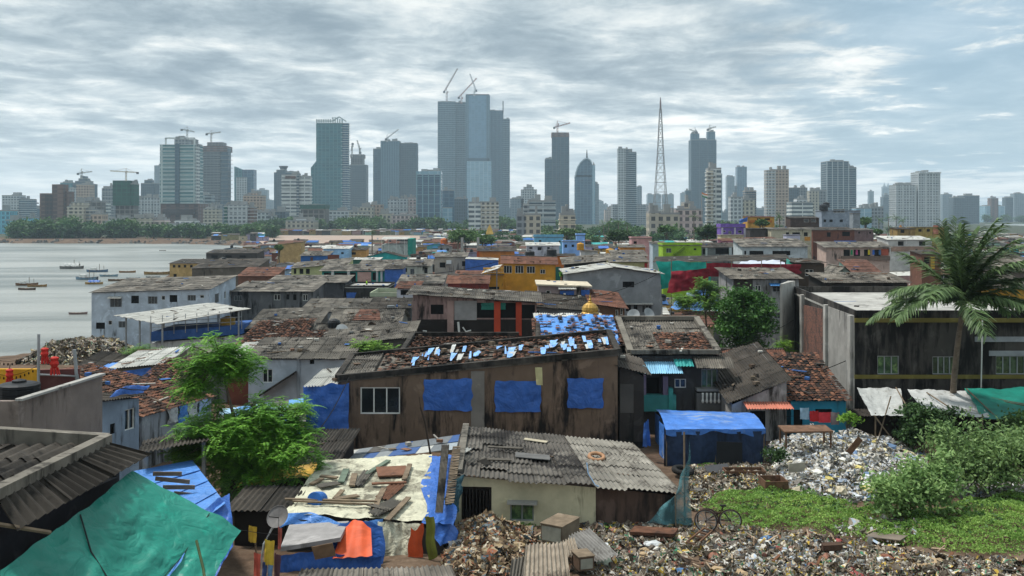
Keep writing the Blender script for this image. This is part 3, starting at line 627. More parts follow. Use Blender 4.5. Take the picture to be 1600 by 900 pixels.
tower('broad grey tower with white vertical stripes and curved top', 1300, [('main_block', 1292, 1326, 253, 'slate', {'edges': ('#b2babd', 3.5, .9, 4, )}), ('right_step', 1325, 1338.5, 262, 'slate', {'edges': ('#b2babd', 3.5, .9)}), ('crown', 1294, 1324, 251.5, 'grey', {'vb': 255, 'du': 4, 'bare': 1})])
tower('low white terrace flats between beige and striped towers', 950, [('main_block', 1237, 1270, 317, 'whiteb'), ('upper_step', 1246, 1262, 312, 'white')], 'building', name='apartment_block')
tower('blue grey low blocks right of the striped tower', 1050, [('main_block', 1338, 1362, 326, 'bluel'), ('right_block', 1361, 1381, 324, 'grey')], 'building', name='apartment_block')
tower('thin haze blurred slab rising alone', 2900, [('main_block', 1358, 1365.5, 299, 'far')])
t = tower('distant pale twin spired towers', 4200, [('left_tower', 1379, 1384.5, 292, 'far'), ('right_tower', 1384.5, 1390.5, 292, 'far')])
mb = MB()
for u in (1381.7, 1387.5): mb.lathe(P(u, 294, 4200), [(8, 0), (7, 12), (2, 22), (.5, 30)], 8)
mb.build('spires', plain('#8b979f'), t)
tower('dark rounded grey block before the twin spires', 2300, [('main_block', 1380, 1394, 308, 'dgrey'), ('upper_step', 1382, 1392, 305, 'dgrey')])
tower('white balconied flats with flat roof', 1300, [('main_block', 1400, 1431, 290, 'white')], edges=('#c9cdcd', 3.3, .7, 3))
tower('taller white balconied tower with a flat overhanging roof', 1300, [('main_block', 1435, 1468.5, 270, 'white'), ('roof_slab', 1436, 1469, 269, 'white', {'vb': 271, 'du': -2, 'bare': 1})], edges=('#cdd1d1', 3.3, .7, 3))
tower('hazy pale slab right of the taller balconied tower', 2200, [('main_block', 1473, 1488, 304, 'far')])
tower('broad grey brown block over the palm', 1700, [('main_block', 1490, 1508, 309, 'dgrey'), ('right_block', 1506, 1531, 306, 'dgrey')])
tower('small brown tower at the right of the palm', 2000, [('main_block', 1548, 1560, 310, 'brown'), ('low_wing', 1540, 1571, 322, 'bluel')])
tower('narrow grey tower right of the small brown one', 2100, [('main_block', 1571, 1583, 309, 'dgrey')])
tower('pale stepped tower at the right edge', 2200, [('main_block', 1585, 1600, 303, 'far'), ('right_step', 1596, 1612, 308, 'far')])
tower('pinkish apartment block with rows of square windows', 560, [('main_block', 1056, 1098, 328.5, 'pink'), ('stair_tower', 1071, 1083, 318, 'cream', {'du': 4})], 'building', name='apartment_block')
tower('cream apartment block with grey stair tower at left', 510, [('main_block', 1033, 1062, 335, 'cream'), ('stair_tower', 1015, 1034, 333, 'cream')], 'building', name='apartment_block')
tower('white low flats above the green hill of trees', 900, [('main_block', 1142, 1161, 306+3, 'white'), ('wing', 1160, 1180, 313, 'cream')], 'building', name='apartment_block')
# lattice mast
def mast():
    d = 1000; root = thing('lattice_mast', 'tall red white lattice broadcast mast', 'mast', P(1032, 333, d)); D = d*S
    prof = [(333, 11), (300, 8.3), (270, 6.4), (240, 4.6), (215, 3.4), (190, 2.3), (170, 1.4)]
    mb = MB(); k = D/F
    rings = []
    for v, w in prof:
        c = P(1032, v, d); hw = w*k; rings.append([c+Vector((sx*hw, sy*hw, 0)) for sx, sy in ((-1, -1), (1, -1), (1, 1), (-1, 1))])
    for a, b in zip(rings, rings[1:]):
        n = 2
        for t in range(n):
            r0 = [p.lerp(q, t/n) for p, q in zip(a, b)]; r1 = [p.lerp(q, (t+1)/n) for p, q in zip(a, b)]
            for i in range(4):
                mb.bar(r0[i], r1[i], .6); mb.bar(r0[i], r1[(i+1) % 4], .26); mb.bar(r0[(i+1) % 4], r1[i], .26); mb.bar(r1[i], r1[(i+1) % 4], .36)
    mb.build('lattice_frame', plain('#8a8889'), root)
    mb = MB(); mb.tube([P(1032, 172, d), P(1032, 160, d), P(1032, 152, d)], [1.3, 1.0, .4], 6); mb.build('antenna', plain('#7d6f70'), root)
mast()
# background fill: hazy blocks between and behind the main ones
def skyfill():
    r = random.Random(3)
    hues = dict(white='white', grey='grey', cream='cream', slate='dark blue grey', far='pale grey', pink='pinkish', dgrey='dark grey', beige='beige', bluel='pale blue', band='white banded')
    tr = ['with a bare flat roof', 'with a single roof hut', 'with twin stair towers', 'with a lower right wing', 'with a lower left wing', 'with a stepped top']
    combos = [(a, b) for a in hues for b in tr]; r.shuffle(combos); k = 0
    u = -20
    spots = []
    while u < 1620:
        w = r.uniform(10, 26); spots.append((u, w)); u += w*r.uniform(.8, 1.6)
    for f_i, (u, w) in enumerate(spots):
        if k >= len(combos): break
        if 1550 < u: d = r.uniform(2000, 3000)
        else: d = r.choice([r.uniform(1150, 1500), r.uniform(1500, 2400), r.uniform(2400, 3600)])
        vt = r.triangular(308, 340, 326) if u < 1000 else r.triangular(312, 336, 326)
        if 940 < u < 1070 or 1340 < u < 1400: vt = max(vt, 325)
        if d < 1500: vt = max(vt, 328)
        if d < 1500: d += 700
        f, t = combos[k]; k += 1
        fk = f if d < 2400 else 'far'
        near = min((abs((a+b)/2-u-w/2), l) for a, b, _, l in TOW)[1]
        bx = [('main_block', u, u+w, vt, f, {'bare': 'bare' in t})]
        if 'twin' in t: bx += [('stair_tower', u+w*.1, u+w*.3, vt-2.5, f), ('stair_tower', u+w*.6, u+w*.85, vt-2.5, f)]
        if 'right wing' in t: bx += [('wing', u+w*.95, u+w*1.5, vt+5, f)]
        if 'left wing' in t: bx += [('wing', u-w*.5, u+w*.05, vt+5, f)]
        if 'stepped' in t: bx += [('upper_step', u+w*.2, u+w*.75, vt-4, f)]
        n0 = len(TOW)
        tower(f'{hues[f]} skyline block {t}', d, bx, 'building', name='apartment_block', group='lesser blocks of the skyline')
        TOW.pop()
skyfill()
# ------------------------------------------------------------------ houses
def facade(mb, a, b, z0, tops, holes, depth=.16, m=0, mr=0):
    """upright wall from a to b (seen from outside left to right), top line through tops, real openings with reveals"""
    a, b = Vector((a[0], a[1])), Vector((b[0], b[1])); L = (b-a).length; d = (b-a)/L; n = Vector((d.y, -d.x))
    def top(s):
        for (s0, t0), (s1, t1) in zip(tops, tops[1:]):
            if s <= s1+1e-6: return t0+(t1-t0)*((s-s0)/(s1-s0) if s1 > s0 else 0)
        return tops[-1][1]
    ss = sorted({0., L, *[t[0] for t in tops if 0 < t[0] < L], *[h[0] for h in holes], *[h[1] for h in holes]})
    ss = [s for s in ss if -1e-6 <= s <= L+1e-6]
    def pt(s, z, k=0.): q = a+d*s-n*k; return (q.x, q.y, z)
    for s0, s1 in zip(ss, ss[1:]):
        if s1-s0 < 1e-5: continue
        mid = (s0+s1)/2; zz = [z0]
        hs = sorted([(h[2], h[3]) for h in holes if h[0] < mid < h[1]])
        cur = z0
        for h0, h1 in hs:
            if h0 > cur: mb.poly([pt(s0, cur), pt(s1, cur), pt(s1, h0), pt(s0, h0)], m)
            cur = h1
        mb.poly([pt(s0, cur), pt(s1, cur), pt(s1, max(top(s1), cur+.02)), pt(s0, max(top(s0), cur+.02))], m)
    for s0, s1, h0, h1 in holes:
        k = depth
        mb.poly([pt(s0, h0), pt(s1, h0), pt(s1, h0, k), pt(s0, h0, k)], mr); mb.poly([pt(s0, h1), pt(s0, h1, k), pt(s1, h1, k), pt(s1, h1)], mr)
        mb.poly([pt(s0, h0), pt(s0, h0, k), pt(s0, h1, k), pt(s0, h1)], mr); mb.poly([pt(s1, h0), pt(s1, h1), pt(s1, h1, k), pt(s1, h0, k)], mr)
    return pt
def window(root, pt, h, style, name='window'):
    s0, s1, z0, z1 = h; fr = {'w': WHITEM, 'g': STEEL, 'd': DARK, 'b': WOODB, 'n': STEEL}.get(style[0], WHITEM)
    w = .05 if (s1-s0) < 2.2 else .07
    npan = int(style[1:]) if style[1:].isdigit() else 2
    mb = MB(); k = .09
    mb.bar(pt((s0+s1)/2, z0, k+.0) if 0 else pt(s0, z0+w/2, k), pt(s1, z0+w/2, k), .06, w); mb.bar(pt(s0, z1-w/2, k), pt(s1, z1-w/2, k), .06, w)
    for i in range(npan+1):
        s = s0+w/2+(s1-s0-w)*i/npan; mb.bar(pt(s, z0+w, k), pt(s, z1-w, k), w, .06)
    if style[0] == 'n':
        for i in range(1, 9): s = s0+(s1-s0)*i/9; mb.bar(pt(s, z0+w, .03), pt(s, z1-w, .03), .02)
    o = mb.build(name, fr, root)
    mb = MB(); mb.poly([pt(s0+.01, z0+.01, .13), pt(s1-.01, z0+.01, .13), pt(s1-.01, z1-.01, .13), pt(s0+.01, z1-.01, .13)])
    pm = DARK if style[0] == 'd' else (GLASSG if style[0] == 'g' else GLASS)
    mb.build('pane', pm, o); return o
ROOFP = []
def patch(mb, A, B, C, D, style, r, m=0, sheet=1.0, rowlen=2.0, jit=.02, missing=0., amp=.032):
    """roofing laid over the quad A-B (eave) C-D (top): separate sheets or tiles, lapped and uneven"""
    A, B, C, D = map(Vector, (A, B, C, D)); up = ((B-A).cross(D-A)).normalized()
    if up.z < 0: up = -up
    W = ((B-A).length+(C-D).length)/2; L = ((D-A).length+(C-B).length)/2
    def q(s, t, h=0.): return (A.lerp(B, s)).lerp(D.lerp(C, s), t)+up*h
    ROOFP.append((A, B, C, D))
    if style == 'corr':
        nc = max(1, round(W/sheet)); nr = max(1, round(L/rowlen)); pc = 6
        for i in range(nc):
            for j in range(nr):
                if r.random() < missing: continue
                s0, s1 = i/nc, (i+1.06)/nc; t0, t1 = j/nr-(.03 if j else 0), (j+1)/nr+.02
                dz = .03*(nr-j)*0+r.uniform(0, jit); ds = r.uniform(-.01, .01)*.5; dt = r.uniform(-.02, .02)*(1 if nr > 1 else .6); i0 = len(mb.v); sp = 8 if A.y < 60 else 4; n = pc*sp
                for k in range(n+1):
                    s = min(max(s0+(s1-s0)*k/n+ds, 0), 1.0); h = amp*math.cos(2*math.pi*k/sp)
                    for t, e in ((t0+dt, .035), (t1+dt, 0)): mb.v.append(tuple(q(s, t, h+dz+e+.035)))
                for k in range(n): a = i0+2*k; mb.f.append((a, a+2, a+3, a+1)); mb.m.append(m)
    elif style == 'panel':
        nc = max(1, round(W/sheet)); nr = max(1, round(L/rowlen))
        for i in range(nc):
            for j in range(nr):
                if r.random() < missing: continue
                s0, s1 = i/nc, (i+1.01)/nc; t0, t1 = j/nr-(.02 if j else 0), (j+1)/nr+.01; dz = r.uniform(0, jit)
                b = [q(s0, t0, dz+.03), q(s1, t0, dz+.03+r.uniform(0, .01)), q(s1, t1, dz), q(s0, t1, dz)]
                mb.hexa([p-up*.02 for p in b], b, m)
    elif style == 'tile':
        nc = max(2, round(W/.27)); nr = max(2, round(L/.33))
        for i in range(nc):
            for j in range(nr):
                if r.random() < missing: continue
                s0, s1 = (i+.04)/nc, (i+1.02)/nc; t0, t1 = (j-.12)/nr, (j+1)/nr; dz = r.uniform(0, .035); sk = r.uniform(-.12, .12)/nc; lift = r.uniform(.02, .07)
                if r.random() < .03: sk *= 4; lift += .05
                i0 = len(mb.v)
                for s, h in ((s0, 0), (s0+(s1-s0)*.3, .05), (s0+(s1-s0)*.7, .05), (s1, 0)):
                    mb.v.append(tuple(q(s+sk, t0, h+dz+lift))); mb.v.append(tuple(q(s-sk, t1, h+dz)))
                for k in range(3): a = i0+2*k; mb.f.append((a, a+2, a+3, a+1)); mb.m.append(m)
    elif style == 'slab':
        mb.hexa([A, B, C, D], [p+Vector((0, 0, .14)) for p in (A, B, C, D)], m)
HOUSES = []      # footprints and visible bands, for filling in between
RM = {'corr': ROOFG, 'dark': ROOFD, 'white': ROOFW, 'rust': ROOFR, 'teal': ROOFT, 'lblue': ROOFL, 'tile': TILE, 'flat': CONC, 'flatl': CONCL, 'terrace': CONCL}
def house(label, u0, u1, ve, d, dep=6., roof='corr', form='mono', rise=.6, wallc='#8c8a84', wins=(), vb=None, ve1=None, slant=0., skew=0., grime='#2a2723', gam=.42, over=.3,
          awn=(), side=(), group=None, name='house', cat='house', base=None, wm=None, ridge=True, roofm=None, parapet=.35, doors=(), bands=()):
    """front wall from column u0 to u1 with its eave at row ve, d away; dep metres deep; windows as pixel boxes on the front wall"""
    if d > 120: dep *= .75
    r = random.Random(int(u0*7+d*13)); ve1 = ve if ve1 is None else ve1
    FL, FR = P(u0, ve, d), P(u1, ve1, d+slant); dr = (FR-FL); dr.z = 0; dr.normalize(); nb = Vector((-dr.y, dr.x, 0))
    if skew: nb = (nb+dr*skew).normalized()
    k = {'mono': rise}.get(form, 0.)
    BR = FR+nb*dep; BL = FL+nb*dep; BR.z += k; BL.z += k
    zb = min(gzm(FL.y), gzm(BR.y))-.25 if base is None else base
    c = (FL+BR)/2; root = thing(name, label, cat, (c.x, c.y, zb), group)
    W = Vector((FR.x-FL.x, FR.y-FL.y)).length; near = d < 105
    wmat = wm or wall(wallc, grime, gam); mb = MB()
    # openings on the front wall: pixel box -> position along the wall and height
    def onwall(u, v):
        t = (u-800)/F; den = dr.x-t*dr.y
        s = (t*FL.y-FL.x)/den; D = FL.y+dr.y*s; return s, HC-(v-HV)/F*D
    hol = []
    for wn in wins:
        a, b = onwall(wn[0], wn[1]), onwall(wn[2], wn[3]); z1, z0 = max(a[1], b[1]), min(a[1], b[1])
        s0, s1 = max(a[0], .03), min(b[0], W-.03)
        if s1-s0 < .1: continue
        hol.append(((s0, s1, max(z0, zb+.1), z1), wn[4] if len(wn) > 4 else 'w2'))
    gh = rise if form == 'gy' else 0
    tops = [(0, FL.z), (W, FR.z)] if form != 'gy' else [(0, FL.z), (W/2, (FL.z+FR.z)/2+gh), (W, FR.z)]
    pt = facade(mb, FL, FR, zb, tops, [h for h, _ in hol], .16)
    # sides and back
    def sidewall(A, B, holes, gable):
        L = Vector((B.x-A.x, B.y-A.y)).length
        tp = [(0, A.z), (L, B.z)] if not gable else [(0, A.z), (L/2, (A.z+B.z)/2+rise), (L, B.z)]
        return facade(mb, A, B, zb, tp, holes, .16), L
    sh = {'R': [], 'L': []}
    for s in side:                        # (face, fraction0, fraction1, z from eave down 0, 1, style)
        f, a, b, z1, z0, st = s; A = FR if f == 'R' else FL
        s0, s1 = (a*dep, b*dep) if f == 'R' else ((1-b)*dep, (1-a)*dep)
        sh[f].append(((s0, s1, A.z-z0, A.z-z1), st))
    ptR, _ = sidewall(FR, BR, [h for h, _ in sh['R']], form == 'gx'); ptL, _ = sidewall(BL, FL, [h for h, _ in sh['L']], form == 'gx')
    sidewall(BR, BL, [], form == 'gy')
    mb.build('wall', wmat, root)
    for (h, st) in hol: window(root, pt, h, st, 'doorway' if st[0] == 'D' else 'window')
    for h, st in sh['R']: window(root, ptR, h, st)
    for h, st in sh['L']: window(root, ptL, h, st)
    for bd in bands:                      # painted or raised bands: u0,v0,u1,v1,hex,proud
        a, b = onwall(bd[0], bd[1]), onwall(bd[2], bd[3]); m2 = MB(); e = bd[5] if len(bd) > 5 else .05
        q = [pt(a[0], b[1], -e), pt(b[0], b[1], -e), pt(b[0], b[1], .02), pt(a[0], b[1], .02)]
        m2.hexa(q, [(x, y, a[1]) for x, y, z in q]); m2.build('wall_band' if abs(b[0]-a[0]) > abs(a[1]-b[1]) else 'pillar', wall(bd[4], grime, .3) if isinstance(bd[4], str) else bd[4], root)
    for aw in awn:                        # u0,v0,u1,v1(out edge),reach,material
        a, b = onwall(aw[0], aw[1]), onwall(aw[2], aw[1]); m2 = MB(); z = a[1]; out = aw[4]
        zo = HC-(aw[3]-HV)/F*(FL.y-out); A = Vector(pt(a[0], zo, -out)); B = Vector(pt(b[0], zo, -out)); Cc = Vector(pt(b[0], z, -.02)); Dd = Vector(pt(a[0], z, -.02))
        patch(m2, A, B, Cc, Dd, 'corr' if near else 'panel', r, sheet=.9, rowlen=9); m2.build('awning', aw[5], root)
    # roof
    o = over; e = dr*o; f = nb*o; rs = 'corr' if near else 'panel'; rm = roofm or RM[roof]
    if roof == 'tile':
        rs = 'tile' if d < 75 else 'panel'; rm = TILE if rs == 'tile' else TILEF
    m2 = MB(); lift = Vector((0, 0, .05))
    if roof in ('flat', 'flatl', 'terrace'):
        A, B, C_, D_ = FL-e*.5-f*.5, FR+e*.5-f*.5, BR+e*.5+f*.5, BL-e*.5+f*.5
        patch(m2, A, B, C_, D_, 'slab', r); m2.build('roof', rm, root)
        if parapet:
            m2 = MB(); up = Vector((0, 0, .14)); ph = Vector((0, 0, parapet))
            I = [q+up for q in (A, B, C_, D_)]; cc = (I[0]+I[2])/2
            for p_, q_ in zip(I, I[1:]+I[:1]):
                dd = (q_-p_).normalized(); nn = Vector((-dd.y, dd.x, 0)); nn = nn if nn.dot(cc-p_) > 0 else -nn
                m2.hexa([p_+nn*.01, q_+nn*.01, q_+nn*.13, p_+nn*.13], [x+ph for x in (p_+nn*.01, q_+nn*.01, q_+nn*.13, p_+nn*.13)])
            m2.build('parapet', wmat, root)
    elif form == 'mono':
        patch(m2, FL-e-f+lift, FR+e-f+lift, BR+e+f+lift, BL-e+f+lift, rs, r, rowlen=2.2 if rs == 'corr' else 1.9); m2.build('roof', rm, root)
    elif form == 'gx':
        hz_ = Vector((0, 0, rise)); ML = (FL+BL)/2+hz_-e; MR = (FR+BR)/2+hz_+e; drop = Vector((0, 0, -rise*o/(dep/2)))
        patch(m2, FL-e-f+drop+lift, FR+e-f+drop+lift, MR+lift, ML+lift, rs, r, rowlen=1.9); patch(m2, BR+e+f+drop+lift, BL-e+f+drop+lift, ML+lift, MR+lift, rs, r, rowlen=1.9)
        ro = m2.build('roof', rm, root)
        m2 = MB(); m2.bar(ML+lift*1.6, MR+lift*1.6, .3, .1); m2.build('ridge_cap', ROOFG if roof != 'tile' else TILEF, ro)
    else:
        hz_ = Vector((0, 0, gh)); MF = (FL+FR)/2+hz_-f; MBk = (BL+BR)/2+hz_+f; drop = Vector((0, 0, -gh*o/(W/2)))
        patch(m2, BL-e+f+drop+lift, FL-e-f+drop+lift, MF+lift, MBk+lift, rs, r, rowlen=1.9); patch(m2, FR+e-f+drop+lift, BR+e+f+drop+lift, MBk+lift, MF+lift, rs, r, rowlen=1.9)
        ro = m2.build('roof', rm, root)
        m2 = MB(); m2.bar(MF+lift*1.6, MBk+lift*1.6, .3, .1); m2.build('ridge_cap', ROOFG, ro)
    zmax = max(FL.z, FR.z, BL.z)+gh+(rise if form == 'gx' else 0)
    HOUSES.append(dict(u0=u0, u1=u1, d=d, xs=[q.x for q in (FL, FR, BR, BL)], ys=[q.y for q in (FL, FR, BR, BL)], vb=vb if vb is not None else ve+14, label=label, z=zmax, root=root))
    root_info[root] = dict(pt=pt, onwall=onwall, FL=FL, FR=FR, BR=BR, BL=BL, W=W, zb=zb)
    return root
root_info = {}
def tank(u, v, d, rad, h, label, col='#15161a'):
    rad, h = rad*1., h*1.
    p = P(u, v, d); mb = MB(); root = thing('water_tank', label, 'water tank', p)
    pr = [(rad*.96, 0), (rad, .05), (rad, h*.3), (rad*.97, h*.32), (rad, h*.36), (rad, h*.62), (rad*.97, h*.65), (rad, h*.69), (rad, h*.86), (rad*.8, h*.95), (rad*.35, h)]
    mb.lathe(p, pr, 16); mb.build('tank_body', mat('tank '+col, col, .5, .15, 2, bump=.05), root, smooth=False)
    mb = MB(); mb.lathe(p+Vector((0, 0, h-.02)), [(rad*.34, 0), (rad*.34, .08), (rad*.1, .12)], 12); mb.build('lid', mat('tank '+col, col, .5), root); return root
def canopy(label, corners, posts, roofm, style='corr', name='canopy', cat='canopy', base=None, pm=None, sheet=1.0):
    """sheet roof on posts; corners FL FR BR BL as (u,v,d)"""
    C = [P(*c) for c in corners]; r = random.Random(int(corners[0][0])); cc = sum(C, Vector())/4
    zb = gzm(cc.y) if base is None else base; root = thing(name, label, cat, (cc.x, cc.y, zb)); mb = MB()
    patch(mb, C[0], C[1], C[2], C[3], style, r, sheet=sheet); mb.build('roof', roofm, root)
    for s, t in posts:
        q = C[0].lerp(C[1], s).lerp(C[3].lerp(C[2], s), t); mb = MB(); mb.box((q.x, q.y, zb-.2), (.14, .14, q.z-zb+.2)); mb.build('post', pm or STEEL, root)
    return root
def sheet(name, label, cat, A, B, C, D, m, sag=.1, wr=.05, nu=22, nv=16, seed=0, group=None, parent=None, hang=0., thick=True):
    """a piece of cloth or plastic between four corners, sagging and creased"""
    A, B, C, D = map(Vector, (A, B, C, D)); n = (B-A).cross(D-A).normalized(); L = max((B-A).length, (D-A).length)
    if abs(n.z) > .3 and n.z < 0: n = -n
    def fn(s, t):
        s_ = s+.045*(2*s-1)*noise.noise(Vector((t*3.5, seed, 1.))); t = t+.06*(2*t-1)*noise.noise(Vector((s*4., seed, 7.))); s = s_
        p = A.lerp(B, s).lerp(D.lerp(C, s), t)
        f = sag*4*s*(1-s)*(1 if hang else 4*t*(1-t))
        q = Vector((p.x*1.1+seed*3.3, p.y*1.1, p.z*1.1)); w = noise.noise(q*1.6)*1.2+noise.noise(Vector((s*5+seed, t*1.4, 3.))*2.2)*.9+abs(noise.noise(q*4.2))*.7
        return p-Vector((0, 0, 1))*f*(1-hang)+n*w*wr+(n*f if hang else Vector((0, 0, 0)))
    mb = MB(); mb.grid(fn, nu, nv); o = mb.build(name, m, parent, smooth=True)
    if parent is None: put(o, label, cat, group)
    return o
H_ = house
# ================= nearest rows
# long brown house with tarpaulins
b = H_('long mould stained brown house with tile and blue plastic roof', 528, 965, 597, 47, 5.2, 'flat', rise=.5, wallc='#6d5b4c', ve1=556, vb=700, gam=.52, grime='#1a1614', parapet=0, roofm=ROOFG,
       wins=[(563, 605, 625, 647, 'w3'), (664, 596, 737, 640, 'd1'), (775, 600, 843, 641, 'd1'), (889, 594, 940, 636, 'd1')], over=.1,
       bands=[(736, 580, 757, 700, '#77726b', .06)])
I = root_info[b]; hb = b
def px3(u, v, d): return P(u, v, d)
mb = MB(); up = Vector((0, 0, .16)); C4 = [I['FL'], I['FR'], I['BR'], I['BL']]
mk = [(0, 1), (1, 2), (2, 3), (3, 0), ]
for i, j in mk: mb.bar(C4[i]+up*1.6, C4[j]+up*1.6, .34, .3)
mid0, mid1 = C4[0].lerp(C4[1], .115), C4[3].lerp(C4[2], .1); mb.build('roof_coping', CONCD, b)
rr = random.Random(4)
mb = MB(); A, B, C_, D_ = [q+Vector((0, 0, .2)) for q in C4]
patch(mb, A.lerp(B, .13), A.lerp(B, .99), D_.lerp(C_, .99), D_.lerp(C_, .13), 'tile', rr, missing=.30); mb.build('tile_covering', TILE, b)
mb = MB(); patch(mb, A.lerp(B, .01), A.lerp(B, .125), D_.lerp(C_, .125), D_.lerp(C_, .01), 'corr', rr); mb.build('cement_sheet', ROOFG, b)
for k in range(44):
    s = rr.uniform(.17, .98)**.8; w = rr.uniform(.0025, .008); t0 = rr.uniform(.03, .6); t1 = t0+rr.uniform(.12, .4)
    q = lambda s_, t_: A.lerp(B, s_).lerp(D_.lerp(C_, s_), t_)+Vector((0, 0, .23))
    sheet('plastic_strip', None, None, q(s-w, t0), q(s+w, t0), q(s+w+rr.uniform(-.01, .02), t1), q(s-w, t1), mat('faded blue plastic', '#7aa6de', .5, .2, 1.6, '#b9cade', .42, False, .3, 7, crease=True) if k % 6 else TARPW, 0, .03, 8, 14, seed=k, parent=b)
for i, (a, v0, c, v1, lab) in enumerate([(662, 592, 738, 641, 'left of the three'), (773, 595, 845, 643, 'middle of the three'), (887, 591, 942, 637, 'right and smallest of the three')]):
    p = I['pt']; (s0, z1), (s1, z0) = I['onwall'](a, v0), I['onwall'](c, v1); e = -.05
    sheet('tarpaulin', f'dark blue tarpaulin over a brown house window, {lab}', 'tarpaulin', p(s0, z0, e), p(s1, z0, e), p(s1, z1, e), p(s0, z1, e), TARPB, .07, .045, 18, 14, seed=i+5, group='tarpaulins over windows of the brown house', hang=1.)
p1 = P(836, 574, 46.9); sheet('rag', 'torn pale yellow rag hanging from the brown house roof edge', 'rag', P(838, 601, 46.6), P(848, 602, 46.6), P(847, 574, 46.6), P(836, 574, 46.6), mat('pale rag', '#b8b184', .9), .03, .05, 6, 12, seed=3, hang=1.)
# dark annex at right end of the brown house
H_('dark sheet clad lean-to at the right end of the brown house', 968, 1006, 572, 47.2, 3.5, 'dark', rise=.35, wallc='#35312d', ve1=588, vb=690, gam=.55, over=.35, grime='#171513', bands=[(969, 600, 990, 645, '#4a4743', .04), (990, 612, 1006, 690, '#2e2a27', .05)])
sheet('tarpaulin', 'big quilted blue tarpaulin wrapped round the left end of brown house', 'tarpaulin', P(476, 694, 46), P(545, 694, 46.3), P(545, 598, 46.3), P(474, 603, 46), TARPB, .25, .09, 26, 26, seed=20, hang=1.)
canopy('pale lapped sheet roof sloping off the left end of brown house', [(474, 606, 45.6), (527, 603, 46.4), (543, 575, 50), (505, 578, 50)], [(.05, .1), (.05, .9)], ROOFW, 'corr', 'lean_to_roof', 'roof')
# low lean-to with blue and white sheets at its foot
canopy('low lean-to roof of blue and white lapped plastic sheets', [(520, 724, 40.5), (712, 703, 41), (728, 678, 45), (540, 705, 44)], [(.1, .1), (.9, .1), (.5, .5)], multi('blue white sheets', ['#9aa3a8', '#3f5c8c', '#6f7477', '#b5b5ae', '#2c3f63', '#585652', '#84898b']), 'panel', 'lean_to_roof', 'roof', sheet=.7)
# roofs just behind
b = H_('house under a crumbling red tile roof behind the brown house', 628, 812, 555, 54.5, 7.5, 'tile', rise=.25, wallc='#4c463f', vb=560, over=.2)
I = root_info[b]; mb = MB()
for i, j in ((0, 3), (3, 2)): mb.bar(([I['FL'], I['FR'], I['BR'], I['BL']][i])+Vector((0, 0, .25)), ([I['FL'], I['FR'], I['BR'], I['BL']][j])+Vector((0, 0, .25)), .3, .25)
mb.build('roof_coping', CONCD, b)
b = H_('house with blue plastic sheeted roof under scattered tiles', 838, 972, 545, 53, 6.2, 'tile', rise=1.2, wallc='#4c463f', vb=548, ve1=543, over=.2)
I = root_info[b]; A, B, C_, D_ = [q+Vector((0, 0, .26)) for q in (I['FL'], I['FR'], I['BR'], I['BL'])]
sheet('plastic_cover', None, None, A.lerp(B, .06), A.lerp(B, .98), D_.lerp(C_, 1.0), D_.lerp(C_, .02), mat('old blue plastic', '#4f86c9', .5, .2, 1.6, '#93acc8', .38, False, .3, 7, crease=True), 0, .08, 40, 24, seed=31, parent=b)
mb = MB(); patch(mb, A+Vector((0, 0, .08)), B+Vector((0, 0, .08)), C_+Vector((0, 0, .08)), D_+Vector((0, 0, .08)), 'tile', rr, missing=.6); mb.build('loose_tiles', TILE, b)['kind'] = 'stuff'
mb = MB(); mb.tube([A.lerp(D_, .05)+Vector((.1, 0, .1)), A.lerp(D_, .6)+Vector((.2, 0, .15))], .16, 8); mb.tube([A.lerp(B, 0)+Vector((0, -.1, .1)), A.lerp(B, .75)+Vector((0, -.1, .1))], .14, 8); mb.build('ridge_roll', CONCD, b)
b = H_('house with half corrugated half tiled roof and balconies', 985, 1122, 556, 52, 7.4, 'corr', rise=1.35, wallc='#3b3a3b', vb=640, over=.25, gam=.4,
       wins=[(1010, 590, 1030, 622, 'd1'), (1054, 592, 1072, 606, 'w2'), (1096, 577, 1134, 606, 'g3')],
       awn=[(1002, 566, 1062, 585, 1.2, ROOFL), (1052, 562, 1080, 574, .9, ROOFT), (1082, 558, 1142, 577, 1.3, ROOFG)],
       bands=[(1001, 585, 1008, 640, '#7d7186', .5), (1034, 586, 1042, 640, '#7d7186', .5), (1002, 615, 1054, 640, '#3e8584', .6), (1042, 604, 1049, 640, '#3a8a86', .7), (1086, 612, 1141, 643, '#5c5c5b', .55), (1086, 605, 1141, 609, '#7d7d7b', .62)])
I = root_info[b]; A, B, C_, D_ = [q+Vector((0, 0, .14)) for q in (I['FL'], I['FR'], I['BR'], I['BL'])]
mb = MB(); patch(mb, A.lerp(B, .36), A.lerp(B, .97), A.lerp(B, .97).lerp(D_.lerp(C_, .97), .58), A.lerp(B, .36).lerp(D_.lerp(C_, .36), .58), 'tile', rr, missing=.05); mb.build('tile_covering', TILE, b)
mb = MB()
for i, j in ((0, 1), (1, 2), (3, 0), (2, 3)): mb.bar(([A, B, C_, D_][i])+Vector((0, 0, .12)), ([A, B, C_, D_][j])+Vector((0, 0, .12)), .4, .26)
mb.build('roof_coping', CONC, b)
mb = MB(); p = I['pt']; (s0, z1), (s1, z0) = I['onwall'](1092, 611), I['onwall'](1136, 627)
for k in range(7):
    s = s0+(s1-s0)*(k+.5)/7; c = Vector(p(s, z0, -.62)); mb.lathe(c, [(.05, 0), (.09, .12), (.05, .3), (.07, z1-z0-.05), (.05, z1-z0)], 8)
mb.build('balusters', WHITEM, b)
